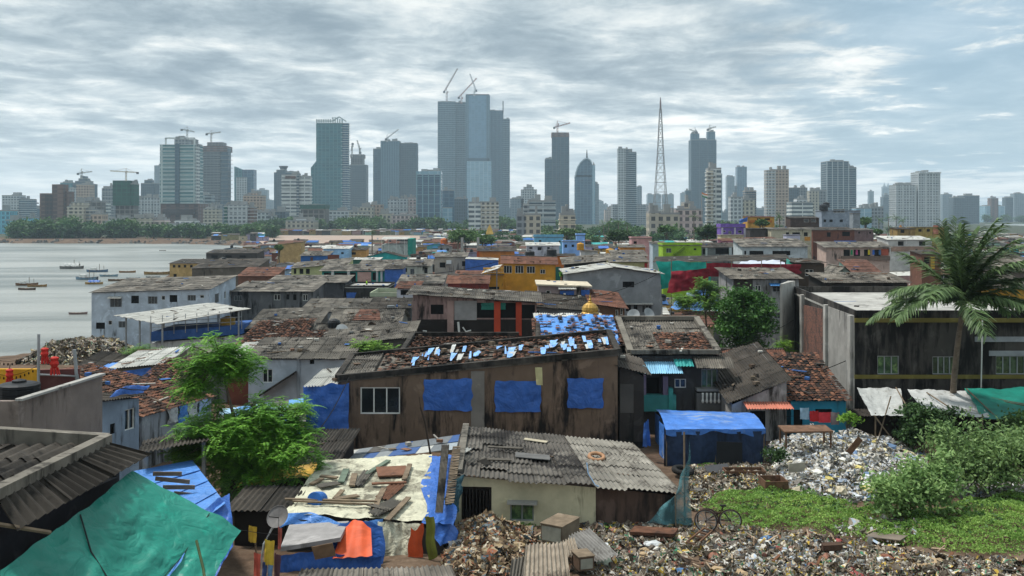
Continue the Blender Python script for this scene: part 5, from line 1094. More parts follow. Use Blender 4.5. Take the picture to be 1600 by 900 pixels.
for k, (u, cl, nm) in enumerate([(1329, '#2f8a5a', 'green'), (1337, '#b04a78', 'pink'), (1356, '#c9b52e', 'yellow'), (1363, '#2f5fae', 'blue'), (1373, '#3b5f8a', 'slate blue')]):
    sheet('hung_garment', f'{nm} garment hanging on the pale pink verandah', 'clothing', P(u, 398, 167.6), P(u+3.4, 398, 167.6), P(u+3.2, 390.5, 167.6), P(u+.2, 390.5, 167.6), plain(cl, .9), .05, .05, 4, 6, seed=k, hang=1., group='clothes on the pink verandah')
b = H_('whitish house with two windows and white sheet roof', 1388, 1456, 375, 182, 9, 'white', rise=.7, wallc='#a9a9a6', vb=393, gam=.25, wins=[(1403, 377, 1412, 384, 'd2'), (1436, 377, 1446, 384, 'd2')], bands=[(1392, 385, 1460, 393, '#8c7466', .05)])
b = H_('white house with wide arched verandah windows', 1160, 1262, 386, 150, 10, 'corr', rise=1.3, wallc='#aab2b5', vb=402, wins=[(1171, 392, 1193, 399, 'd3'), (1207, 392, 1235, 399, 'd3'), (1163, 392, 1166, 398, 'd1')], over=.4)
b = H_('grey verandah house with white pillars beside lime house', 1094, 1160, 387, 165, 8, 'dark', rise=.8, wallc='#6f7374', vb=400, wins=[(1098, 389, 1102, 397, 'd1'), (1118, 388, 1139, 397, 'd2'), (1144, 387, 1152, 397, 'd1')], bands=[(1102, 387, 1105, 400, '#b5bcbd', .2), (1139, 386, 1143, 400, '#b5bcbd', .2), (1152, 386, 1154, 400, '#b5bcbd', .2)])
b = H_('lime green house with a slanting stair', 1036, 1096, 384, 160, 8, 'flat', rise=0, wallc='#86a82c', vb=400, gam=.16, wins=[(1041, 388, 1049, 395, 'n2'), (1084, 388, 1088, 391, 'd1')], parapet=.3)
I = root_info[b]; p = I['pt']; q0, q1 = I['onwall'](1053, 398), I['onwall'](1069, 387); mb = MB(); mb.bar(p(q0[0], q0[1], -.3), p(q1[0], q1[1], -.3), .8, .5); mb.build('stair_flight', wall('#5f7a22'), b)
b = H_('white flat house behind the lime house', 1060, 1112, 379, 176, 7, 'white', rise=.2, wallc='#b4bcbf', vb=386, wins=[(1098, 382, 1105, 386, 'd2')])
b = H_('mint roofed low house left of the white flat house', 1036, 1062, 379, 182, 6, 'teal', rise=.3, wallc='#9cc2ba', vb=384)
b = H_('bluish white house with a window left of lime house', 1020, 1040, 381, 172, 7, 'corr', rise=.4, wallc='#a3b2bb', vb=395, wins=[(1029, 385, 1034, 389, 'd2')])
b = H_('purple house with white trimmed windows', 1127, 1164, 356, 235, 8, 'flat', rise=0, wallc='#6d539c', vb=368, gam=.1, wins=[(1130, 360, 1134, 363, 'w1'), (1138, 361, 1143, 366, 'w2'), (1153, 360, 1159, 364, 'w1')], parapet=1.0, bands=[(1127, 356, 1130, 367, '#b9b5c0', .1), (1147, 355, 1149.5, 366, '#b9b5c0', .1), (1162, 355, 1165, 371, '#b9b5c0', .1)])
b = H_('cream ground floor house under the purple house', 1127, 1162, 368.5, 225, 7, 'flat', rise=0, wallc='#b3a988', vb=378, gam=.2, wins=[(1133, 372, 1137, 375, 'd1'), (1150, 371, 1154, 376, 'd1')], parapet=.1)
b = H_('ochre two storey house with orange balcony', 1168, 1210, 339.5, 270, 9, 'rust', rise=.3, wallc='#b48a3e', vb=355, gam=.2, wins=[(1183, 341, 1188, 344, 'd1'), (1195, 341, 1203, 344, 'd2')], bands=[(1170, 344, 1206, 348, '#a8672d', .4)])
sheet('tarpaulin', 'blue tarpaulin bulging from the ochre house terrace', 'tarpaulin', P(1155, 349, 268), P(1168, 346, 268), P(1168, 339, 268), P(1156, 343, 268), TARPB, .5, .2, 10, 8, seed=4, hang=1.)
b = H_('pink walled house with dark windows behind orange hut', 987, 1018, 373, 205, 7, 'flat', rise=0, wallc='#b98f8b', vb=386, gam=.15, wins=[(990, 377, 995, 381, 'd1')], parapet=.3)
b = H_('bright orange hut with grey roof slab', 970, 1008, 387, 180, 7, 'corr', rise=.5, wallc='#c37c26', vb=398, gam=.16)
b = H_('olive and grey shed left of the teal cloth', 958, 1010, 401, 140, 7, 'corr', rise=.9, wallc='#8d8445', vb=413, ve1=401)
b = H_('pale olive low house with red corner posts', 954, 1012, 410, 118, 6, 'corr', rise=.6, wallc='#9d966b', vb=420, bands=[(952, 410, 956, 420, '#8c2a2a', .1), (1007, 411, 1011, 420, '#8c2a2a', .1)])
b = H_('open dark shed with a long pale edged roof', 884, 952, 414, 125, 8, 'corr', rise=.8, wallc='#2b2826', vb=428, ve1=407, over=.6)
b = H_('deep orange house with small black window', 868, 898, 400, 150, 6, 'dark', rise=.2, wallc='#b0642a', vb=412, wins=[(881, 406, 885, 410, 'd1')], gam=.18)
b = H_('pale blue long house with turquoise wall', 835, 880, 371, 245, 8, 'flat', rise=0, wallc='#6aa3be', vb=382, gam=.15, parapet=.6, wins=[(842, 375, 846, 378, 'd1'), (873, 376, 876, 379, 'd1')])
b = H_('bright blue house with a rooftop room', 880, 913, 378, 215, 8, 'flat', rise=0, wallc='#7fa5d6', vb=394, gam=.14, parapet=.2, wins=[(882, 382, 886, 387, 'd1'), (893, 382, 897, 386, 'd1')])
b = H_('blue rooftop room beside the big dark tree', 901, 914, 368, 225, 5, 'flat', rise=0, wallc='#7fa5d6', vb=377, gam=.14, parapet=.4)
b = H_('white verandah house with pale metal roof', 823, 874, 384, 200, 8, 'white', rise=.6, wallc='#b0b1b6', vb=397, wins=[(827, 386, 832, 389, 'd1'), (840, 386, 846, 391, 'd1'), (855, 386, 859, 391, 'd1')])
b = H_('whitewashed low block beside the ochre tanks', 908, 934, 391, 172, 6, 'corr', rise=.1, wallc='#b0b2b4', vb=401, gam=.2, ve1=394)
b = H_('dark grey block with small shed and drum roof', 1284, 1344, 330, 300, 10, 'flat', rise=0, wallc='#818c98', vb=352, gam=.3, parapet=.2, wins=[(1287, 343, 1291, 347, 'd1'), (1296, 343, 1301, 347, 'd1'), (1312, 343, 1317, 347, 'd1'), (1302, 327, 1320, 332.5, 'w3')], name='concrete_house')
b = H_('dark brown two window house left of the grey block', 1235, 1280, 341, 290, 8, 'dark', rise=.6, wallc='#41322b', vb=353, wins=[(1256, 342, 1264, 347, 'w1'), (1267, 342, 1275, 347, 'w1')], gam=.3)
b = H_('grey stair tower beside the grey block', 1333, 1344, 334, 285, 5, 'flat', rise=0, wallc='#7e868b', vb=355, gam=.3, parapet=.1)
b = H_('cream house with orange corner below brown house', 1205, 1268, 359, 225, 9, 'corr', rise=.5, wallc='#aba58f', vb=376, wins=[(1228, 363, 1233, 368, 'd1'), (1238, 363, 1250, 368, 'd3'), (1256, 363, 1262, 369, 'd1')], bands=[(1257, 370, 1266, 376, '#b98235', .1)])
b = H_('pale lilac board fronted hut among dark roofs', 1229, 1250, 368, 205, 4, 'flat', rise=0, wallc='#b1b3c6', vb=379, gam=.15, parapet=.05)
b = H_('dark walled house with pink neighbour cloth', 1172, 1197, 358, 228, 7, 'dark', rise=.2, wallc='#3f3a37', vb=376)
b = H_('brick red house with grey porch and blue rim', 1270, 1335, 360, 232, 9, 'dark', rise=.8, wallc='#6b4436', vb=378, wins=[(1292, 363, 1298, 370, 'd1'), (1316, 362, 1328, 369, 'd2')], bands=[(1303, 376, 1337, 378.5, '#3a67b0', .5)])
b = H_('dusky pink house with tiny windows', 1335, 1365, 360, 242, 8, 'corr', rise=.5, wallc='#77605c', vb=370, wins=[(1341, 362, 1344, 365, 'd1'), (1358, 362, 1361, 365, 'd1')])
b = H_('ochre house with dark porch near the orange digger', 1402, 1430, 358, 250, 8, 'dark', rise=.4, wallc='#8d7444', vb=366, wins=[(1407, 359, 1413, 364, 'd2')])
b = H_('ochre flat house with pinkish end wall', 1430, 1476, 356, 250, 8, 'flat', rise=0, wallc='#9a8648', vb=368, wins=[(1435, 358, 1440, 362, 'd1'), (1448, 358, 1453, 362, 'd1')], bands=[(1458, 352, 1466, 366, '#b0715c', .1)], parapet=.1)
b = H_('hut with yellow posts and brown porch by the palm', 1440, 1470, 398, 130, 6, 'dark', rise=.5, wallc='#6d4a3a', vb=420, wins=[(1444, 402, 1452, 412, 'd1')], bands=[(1454, 400, 1460, 420, '#b9963f', .1)])
b = H_('house with white door and ochre wall right of palm', 1540, 1620, 452, 80, 7, 'corr', rise=1.2, wallc='#a8822f', vb=497, wins=[(1556, 462, 1578, 497, 'w2')], bands=[(1520, 470, 1542, 497, '#b07b8e', .3)])
b = H_('grey brown shed behind the palm crown', 1560, 1640, 425, 100, 8, 'corr', rise=1.6, wallc='#5f5853', vb=445)
# left bottom terrace and hut
H_('pink walled house with dark verandah roof behind red cloth', 1130, 1215, 377, 188, 8, 'rust', rise=.4, wallc='#a8697d', vb=388, ve1=374)
# ------------------------------------------------------------------ trees and plants
def unit(v): return v/np.maximum(np.linalg.norm(v, axis=-1, keepdims=True), 1e-9)
def diamonds(C, size, rng, up=.5, asp=.5, axis=None):
    n = len(C); nrm = unit(rng.normal(size=(n, 3))+np.array([0, 0, up*2])); a = rng.normal(size=(n, 3)) if axis is None else axis
    a = unit(a-(a*nrm).sum(-1, keepdims=True)*nrm); b = np.cross(nrm, a); s = (size*rng.uniform(.65, 1.35, n))[:, None]
    return np.stack([C-a*s, C-b*s*asp, C+a*s, C+b*s*asp], 1)
def cloud(center, rad, nclump, nleaf, csize, rng, shell=.55, flat=.6):
    d = unit(rng.normal(size=(nclump, 3)))
    if shell > .34: d[:, 2] = np.where(d[:, 2] < -.35, -d[:, 2]*.5, d[:, 2])
    rr = rng.uniform(shell, 1., nclump)[:, None]; cc = np.array(center)+d*rr*np.array(rad)
    k = rng.integers(0, nclump, nleaf); cs = csize*rng.uniform(.6, 1.4, nclump)
    off = rng.normal(size=(nleaf, 3))*np.array([1, 1, flat])*cs[k][:, None]
    return cc, cc[k]+off
def limbs(mb, base, top, cc, r0, rng, n=10):
    base, top = Vector(base), Vector(top); pts = [base, base.lerp(top, .35)+Vector((r0*.6, 0, 0)), base.lerp(top, .7), top]
    mb.tube(pts, [r0, r0*.8, r0*.6, r0*.35], 8)
    for i in rng.permutation(len(cc))[:n]:
        e = Vector(cc[i]); s = base.lerp(top, float(rng.uniform(.45, .95))); mid = s.lerp(e, .5)+Vector((0, 0, .12*(e-s).length)); mb.tube([s, mid, e], [r0*.38, r0*.25, r0*.07], 5)
def tree(name, label, base, crown, rad, nclump, nleaf, lsize, m, seed, r0=.16, csize=None, cat='tree', group=None, up=.5, shell=.5, extra=()):
    rng = np.random.default_rng(seed); base = Vector(base); root = thing(name, label, cat, base, group)
    csize = csize or max(rad)*.24; cc, L = cloud(crown, rad, nclump, nleaf, csize, rng, shell)
    for c2, r2, nc2, nl2 in extra:
        c3, L3 = cloud(c2, r2, nc2, nl2, csize, rng, shell); cc = np.concatenate([cc, c3]); L = np.concatenate([L, L3])
    mb = MB(); limbs(mb, base-Vector((0, 0, .3)), Vector(crown)+Vector((0, 0, rad[2]*.3)), cc, r0, rng, min(14, len(cc))); mb.build('trunk', BARK, root, smooth=True)
    quads_obj('crown', diamonds(L, lsize, rng, up), m, root); return root
def fronds_tree(name, label, base, bends, crowns, m, seed, r0=.14, flen=.6, llen=.11, cat='tree'):
    """feathery tree: sprays of pinnate leaves in flat layers. crowns: (centre, radii, sprays, fronds)"""
    rng = np.random.default_rng(seed); base = Vector(base); root = thing(name, label, cat, base); mb = MB()
    pts = [base-Vector((0, 0, .3))]+[Vector(b) for b in bends]; mb.tube(pts, [r0*(1-.75*i/(len(pts)-1)) for i in range(len(pts))], 8); Q = []
    for c, rad, ns, nf in crowns:
        cc, _ = cloud(c, rad, ns, 1, .1, rng, .3)
        for e in cc:
            e = Vector(e); s = min(pts[1:], key=lambda p: (p-Vector(c)).length+.3*(p-e).length); mid = s.lerp(e, .5)+Vector((0, 0, .1*(e-s).length)); mb.tube([s, mid, e], [r0*.3, r0*.2, r0*.06], 5)
        k = rng.integers(0, ns, nf); az = rng.uniform(0, 2*np.pi, nf); el = rng.normal(.12, .4, nf)
        o = cc[k]+rng.normal(size=(nf, 3))*np.array([.34, .34, .26])*flen
        dirs = np.stack([np.cos(az)*np.cos(el), np.sin(az)*np.cos(el), np.sin(el)], -1); side = unit(np.cross(dirs, np.array([0, 0, 1.]))); L = flen*rng.uniform(.7, 1.25, nf)
        npair = 10
        for j in range(1, npair+1):
            t = j/npair; p = o+dirs*(L*t)[:, None]; p[:, 2] -= .42*L*t*t
            ll = llen*(1.15-.55*abs(t-.45)*1.6)
            for sg in (-1, 1):
                ax = unit(side*sg+dirs*.45+np.array([0, 0, -.15])); c0 = p+ax*ll*.5; w = np.cross(ax, np.array([0, 0, 1.]))+rng.normal(size=(nf, 3))*.25; w = unit(w)*ll*.24
                Q.append(np.stack([c0-ax*ll*.5, c0-w, c0+ax*ll*.5, c0+w], 1))
    mb.build('trunk', BARK, root, smooth=True); quads_obj('crown', np.concatenate(Q), m, root); return root
LG = leaf('bright feather leaf', '#336e20', '#8abb48', .36, .9); LG2 = leaf('yellow green leaf', '#3f7522', '#93b548', .3, 1.2)
LD = leaf('dark leaf', '#1d3319', '#41602c', .2, .6); LM = leaf('mid leaf', '#2b4621', '#5c7d3d', .22, .7); LB = leaf('bush leaf', '#436b31', '#9bb772', .28, .9)
LF = leaf('far leaf', '#1c3a17', '#3f6a30', .2, .12); LF2 = leaf('far olive leaf', '#2a4a1e', '#567a3a', .2, .12); LGR = leaf('creeper leaf', '#45732a', '#a0be60', .3, .28); LP = leaf('palm leaf', '#233a1f', '#6f8856', .25, .6)
def palm(name, label, base, bend, top, flen, nf, seed, r0, fr=None, lw=.035, group=None, nl=44, ll=.8, wind=(.35, 0, 0), m=LP):
    rng = np.random.default_rng(seed); root = thing(name, label, 'palm tree', base, group); base, bend, top = Vector(base), Vector(bend), Vector(top); mb = MB()
    pts = []; rs = []
    for i in range(25):
        t = i/24; p = base*(1-t)**2+bend*2*t*(1-t)+top*t*t; pts.append(p-Vector((0, 0, .3*(1-t)**6))); rs.append(r0*(1.25-.5*t if t > .1 else 1.25+.5*(.1-t)*5)*(1+.05*(i % 2)))
    mb.tube(pts, rs, 10); mb.build('trunk', mat('palm bark', '#6f6457', .95, .25, 1.5, '#3c352e', .45, False, .6, 9), root, smooth=True)
    fr = fr or [(rng.uniform(0, 2*math.pi), rng.uniform(-.25, 1.25)) for _ in range(nf)]
    for az, el in fr:
        L = flen*rng.uniform(.85, 1.1); d = Vector((math.cos(az)*math.cos(el), math.sin(az)*math.cos(el), math.sin(el))); p = top.copy(); n = 16; path = [p.copy()]; dr = [d.copy()]
        w = Vector(wind)
        for i in range(n):
            d = (d+Vector((0, 0, -.066*(1.2-abs(d.z)*.5)))+w*.09).normalized(); p = p+d*L/n; path.append(p.copy()); dr.append(d.copy())
        mb = MB(); mb.tube(path, [.055*(1-.85*i/n)*r0/.17 for i in range(n+1)], 4)
        for k in range(nl):
            t = .1+.9*k/nl; f = t*n; i = min(int(f), n-1); q = path[i].lerp(path[i+1], f-i); dd = dr[i]
            sd_ = dd.cross(Vector((0, 0, 1)));
            if sd_.length < .05: sd_ = Vector((1, 0, 0))
            sd_.normalize(); le = ll*(.45+.9*math.sin(math.pi*min(t*.92+.06, 1))**.7)*rng.uniform(.85, 1.1)
            for sg in (-1, 1):
                ax = (sd_*sg*rng.uniform(.55, .9)+dd*.75+w*.35+Vector((0, 0, rng.uniform(-.35, .1)))).normalized(); m1 = q+ax*le*.5; m2 = m1+(ax+Vector((0, 0, -.55))+w*.2).normalized()*le*.5; wv = ax.cross(Vector((0, 0, 1)))
                if wv.length < .05: wv = Vector((0, 1, 0))
                wv = (wv.normalized()+Vector((0, 0, rng.uniform(-.5, .5)))).normalized()*lw
                mb.poly([q-wv*.5, q+wv*.5, m1+wv, m1-wv]); mb.poly([m1-wv, m1+wv, m2+wv*.15, m2-wv*.15])
        mb.build('frond', m, root)
    return root
# foreground feathery tree
fronds_tree('feathery_tree', 'bright feathery leaved tree with two crowns in front of the blue wrapped wall', P(384, 815, 33.3), [P(383, 745, 34.2), P(372, 680, 34.8), P(360, 630, 35), P(345, 570, 35.2)],
            [(P(382, 704, 34.6), (3.3, 2.3, 1.95), 90, 2500), (P(430, 655, 34.9), (1.9, 1.4, 1.0), 30, 700), (P(345, 672, 34.9), (2.1, 1.4, 1.2), 30, 700), (P(400, 690, 34.2), (2.3, 1.6, 1.5), 50, 1500), (P(338, 562, 35.2), (1.6, 1.3, 1.2), 44, 1250), (P(298, 602, 35), (1.15, .8, .55), 14, 260)], LG, 3, llen=.14)
fronds_tree('feathery_shrub', 'light green feathery treetop behind the brown house roof', G(575, 690), [P(575, 600, 59), P(572, 550, 60)], [(P(570, 548, 60), (2.2, 1.5, .85), 30, 900)], LG2, 8, .1, llen=.15)
fronds_tree('feathery_shrub', 'light green feathery shrub below the white three storey house', G(225, 640), [P(228, 590, 66), P(225, 560, 67)], [(P(226, 556, 67), (2.3, 1.5, .95), 30, 950)], leaf('grey green feather leaf', '#3d6a2c', '#7fa24d', .3, 1.2), 9, .1)
fronds_tree('feathery_tree', 'loose light green tree before the red cloth', G(1105, 600), [P(1105, 520, 74), P(1100, 470, 75)], [(P(1100, 462, 75), (2.7, 1.9, 2.0), 40, 1300), (P(1072, 475, 74.5), (1.4, 1, .8), 12, 320)], leaf('loose leaf', '#3a6a24', '#86a94e', .3, 1.), 12, .14, llen=.16)
tree('leafy_tree', 'dense dark green tree beside the two storey white house', G(1165, 610), P(1163, 502, 72), (2.7, 2.3, 2.7), 110, 19000, .16, leaf('fresh dark leaf', '#22431a', '#4f7a34', .25, .6), 4, .2, csize=.42, shell=.3)
fronds_tree('feathery_shrub', 'small yellow green shrub at the corner of the blackened building', G(1222, 610), [P(1222, 570, 66), P(1222, 545, 66)], [(P(1224, 541, 66), (1.0, .8, .6), 12, 170)], LG2, 14, .06)
tree('shrub', 'bright potted shrub by the red clothes line', P(1325, 690, 46), P(1325, 655, 46), (.55, .5, .35), 9, 500, .1, LG2, 15, .04, csize=.16, cat='shrub')
# bushes at right
tree('bush', 'big pale leaved bush on the grass in front of the rubbish heap', G(1425, 800), P(1430, 762, 33.6), (1.45, 1.0, .85), 52, 5200, .1, LB, 5, .05, csize=.3, cat='bush', shell=.3, extra=[(P(1385, 768, 33.2), (.9, .7, .65), 18, 1700), (P(1470, 745, 34), (.7, .6, 1.1), 16, 1500), (P(1420, 728, 33.8), (.5, .5, .7), 8, 500)])
tree('bush', 'tall grey green bush at the right edge below the teal sheet', G(1545, 772), P(1545, 722, 37), (2.35, 1.3, 1.15), 80, 9500, .1, leaf('greyer bush leaf', '#3a5c2e', '#8ba566', .28, .9), 6, .05, csize=.36, cat='bush', shell=.3, extra=[(P(1480, 690, 38), (.8, .7, 1.0), 12, 1000), (P(1590, 690, 38), (1.0, .8, .9), 14, 1300), (P(1530, 672, 38), (.5, .5, .8), 7, 400)])
tree('bush', 'dark leafy bush around the palm trunk foot', G(1448, 715), P(1450, 660, 45), (1.7, 1.1, 1.4), 50, 5500, .11, leaf('dark bush leaf', '#22391d', '#4f6f3c', .2, .9), 7, .05, csize=.33, cat='bush', shell=.3)
tree('bush', 'small dark weed clump left of the rubbish heap', G(1215, 728), P(1215, 712, 41.5), (.6, .5, .4), 12, 800, .08, LD, 8, .03, csize=.16, cat='bush', shell=.2)
tree('bush', 'low shrub under the teal sheet at the right edge', G(1592, 690), P(1592, 668, 44), (1.3, .8, .8), 16, 1300, .1, LM, 9, .05, csize=.3, cat='bush', shell=.2)
# coconut palm
palm('coconut_palm', 'tall coconut palm leaning against the sky before the blackened building', G(1487, 668), P(1490, 560, 47.6), P(1506, 474, 47.2), 5.1, 0, 2, .165,
     fr=[(3.25, .6), (3.0, .38), (2.7, .9), (3.45, .42), (2.4, .5), (4.3, .35), (3.8, .6), (1.9, 1.3), (2.2, 1.1), (4.5, 1.2), (.3, 1.15), (.0, .8), (.4, .5), (-.3, .45), (-.15, .38), (.6, .4), (5.5, .65), (5.4, .45), (1.3, .85), (1.0, .5), (4.9, .95), (2.9, 1.25), (1.5, 1.45), (5.9, 1.0), (.8, 1.2), (3.3, 1.35), (5.0, .5), (2.0, .6), (4.0, 1.05), (3.15, .45), (1.7, 1.05), (5.2, 1.25), (.1, 1.0), (2.6, 1.35), (4.6, 1.4), (.6, .75)], lw=.052, nl=76, ll=.95, wind=(.3, .05, .0))
# trees in the settlement
def vt(label, u, v0, v1, w, d, m, seed, name='leafy_tree', n=2600):
    k = d*S/F; h = (v1-v0)*k; b = P(u, v1, d); g = Vector((b.x, b.y, gzm(b.y)))
    tree(name, label, g, P(u, (v0+v1)/2, d), (w*k/2*.85, w*k/2*.8, h/2*.85), 36, n, .0016*d, m, seed, .25, csize=w*k*.085)
vt('large spreading tree behind the grey roofs with two posts', 727, 355, 388, 56, 300, LM, 31, n=4200)
vt('lower bushy tree right of the large spreading tree', 758, 366, 386, 34, 290, LM, 32)
vt('round dark tree beside the bright blue house', 967, 359, 383, 42, 260, LD, 33, n=3600)
vt('round dark tree left of the purple house', 1106, 350, 379, 40, 245, LD, 34, n=3800)
vt('low bright tree behind the pale blue long house', 887, 359, 369, 32, 330, LM, 35)
vt('green tree on the ochre house terrace side', 1192, 344, 354, 22, 262, LM, 36)
vt('small tree before the cream house at the beach', 436, 380, 396, 13, 255, LM, 37, n=900)
vt('small leafy tree beside the yellow house', 880, 421, 436, 12, 116, LG, 38, n=900)
vt('tree behind the grey stair tower', 1352, 338, 356, 20, 320, LM, 39)
vt('low green tree between dusky pink house and ochre house', 1372, 358, 368, 14, 236, LM, 40, n=900)
vt('dim green tree above the dark red hut', 1042, 352, 366, 24, 300, LF2, 41)
vt('yellowish plant by the white gable wing', 1302, 428, 438, 10, 104, LG2, 42, n=500)
def vp(label, u, v0, v1, d, seed, group=None):
    k = d*S/F; b = P(u, v1, d); b.z = gzm(b.y); t = P(u+1, v0+5, d)
    return palm('palm', label, b, (b+t)/2+Vector((.5, 0, 0)), t, 9.5*k, 13, seed, .25, lw=.05*k*1.8, nl=14, ll=3.0*k, wind=(.2, 0, 0), m=LF2, group=group)
vp('palm standing on the beach right of the sand', 580, 358, 388, 330, 51)
vp('palm beside the dark brown two window house', 1217, 334, 354, 300, 52)
vp('palm left of the white office block', 783, 344, 362, 560, 53); vp('palm over the large spreading tree', 714, 352, 366, 320, 54)
vp('palm in front of the pinkish apartment block', 1083, 334, 356, 420, 55)
for i, (u, v0) in enumerate([(950, 344), (965, 343), (979, 345), (942, 347), (1372, 338), (1387, 335), (1399, 336), (1410, 339), (1203, 338)]):
    vp('small palm in a grove of palms below the towers', u, v0, v0+16, 480+7*i, 60+i, 'palm grove below the towers')
# far tree belt: a few kinds, copied
def belt():
    r = random.Random(8); protos = []
    for i in range(6):
        t = tree('tree', 'tree of the shore belt', (0, 3000+i*30, 0), (0, 3000+i*30, 4.6+i % 3), (7.6-i % 3, 5.5, 4.6), 40, 1500, 1.0, LF if i % 2 else LF2, 70+i, .4, csize=1.5, shell=.3)
        protos.append(t)
    spots = []
    def row(u0, u1, d0, d1, n, s0, s1, lab):
        for _ in range(n): spots.append((r.uniform(u0, u1), r.uniform(d0, d1), r.uniform(s0, s1), lab))
    row(15, 200, 662, 720, 34, 1.0, 1.5, 'dark shore tree in the wood left of the brown podium')
    row(205, 430, 645, 740, 34, .8, 1.2, 'low shore tree in front of the white flats')
    row(395, 860, 850, 910, 66, 1.1, 1.6, 'tree in the green belt behind the beach')
    row(850, 1260, 400, 760, 60, .75, 1.3, 'tree on the green slope among cream apartment blocks')
    row(1260, 1500, 420, 800, 26, .5, .8, 'tree behind the far right roofs')
    row(700, 860, 420, 600, 10, .6, .8, 'tree among the far roofs before the white office block')
    row(1540, 1640, 1960, 2100, 14, 1.2, 1.7, 'hazy tree on the far right shore')
    used = 0
    for u, d, s, lab in spots:
        x, y = (u-800)/F*d*S, d*S
        if land(x, y) < 4: continue
        p = protos[used % 6]; loc = (x, y, gzm(y)-.2)
        if used < 6: p.location = loc; p.rotation_euler = (0, 0, r.uniform(0, 6)); p.scale = (s, s, s*r.uniform(.85, 1.1)); p['label'] = lab; p['group'] = lab.replace('tree', 'trees', 1)[:60]
        else: copy_thing(p, loc, r.uniform(0, 6), (s, s, s*r.uniform(.85, 1.1)), lab, lab.replace('tree', 'trees', 1)[:60])
        used += 1
belt()
# creeping green ground cover
def inpoly(poly, n, rng):
    P_ = np.array(poly, float); lo, hi = P_.min(0), P_.max(0); out = []
    while len(out) < n:
        q = rng.uniform(lo, hi, (n, 2)); ins = np.zeros(n, bool)
        for i in range(len(P_)):
            x0, y0 = P_[i]; x1, y1 = P_[(i+1) % len(P_)]; c = ((y0 > q[:, 1]) != (y1 > q[:, 1])) & (q[:, 0] < (x1-x0)*(q[:, 1]-y0)/((y1-y0) or 1e-9)+x0); ins ^= c
        out += q[ins].tolist()
    return out[:n]
def gpoly(poly): return [tuple(G(u, v).xy) for u, v in poly]
def cover(name, label, polys, dens, size, m, seed, hgt=.3, kind='stuff'):
    rng = np.random.default_rng(seed); Q = []
    for poly in polys:
        gp = gpoly(poly); a = np.array(gp); area = abs(np.dot(a[:, 0], np.roll(a[:, 1], 1))-np.dot(a[:, 1], np.roll(a[:, 0], 1)))/2
        xy = np.array(inpoly(gp, int(area*dens), rng)); e = -sdf(gp, xy[:, 0], xy[:, 1])
        ed = np.clip((e+.25*np.sin(xy[:, 0]*5)*np.cos(xy[:, 1]*4))/.9, 0, 1); keep = rng.uniform(size=len(xy)) < .25+.75*ed; xy, ed = xy[keep], ed[keep]
        mnd = np.array([noise.noise(Vector((x*.9, y*.9, seed)))+.6*noise.noise(Vector((x*2.3, y*2.3, seed+5))) for x, y in xy]); h = hgt*ed*np.clip(.55+.75*mnd, .08, 1.5)
        z = np.array([gzm(y) for y in xy[:, 1]])+h*rng.uniform(.55, 1.05, len(xy))**.5+.02
        Q.append(diamonds(np.stack([xy[:, 0], xy[:, 1], z], -1), size, rng, .45, .5))
    Q = np.concatenate(Q); o = quads_obj(name, Q, m, None, tuple(Q[0, 0])); return put(o, label, 'ground cover', None, kind)
cover('creeping_plants', 'bright green creeping plants covering the open ground at right', [[(1090, 790), (1130, 768), (1215, 762), (1290, 775), (1350, 797), (1440, 800), (1520, 780), (1605, 765), (1640, 780), (1640, 868), (1560, 868), (1470, 862), (1400, 856), (1330, 842), (1260, 832), (1180, 832), (1120, 814)]], 600, .047, LGR, 3, .48)
cover('weeds', 'taller darker weeds scattered through the creeping plants', [[(1120, 800), (1215, 770), (1290, 782), (1440, 806), (1520, 790), (1600, 775), (1600, 850), (1470, 850), (1330, 835), (1180, 820)]], 16, .09, LM, 13, .75)
cover('weeds', 'small weed patches on the rubbish before the shack', [[(775, 822), (800, 812), (845, 815), (840, 838), (790, 838)], [(915, 824), (945, 816), (972, 822), (965, 838), (925, 838)], [(1080, 725), (1140, 722), (1135, 735), (1085, 738)], [(960, 816), (990, 813), (992, 822), (965, 824)]], 420, .055, LGR, 4, .22)
# ------------------------------------------------------------------ foreground
rf = random.Random(77)
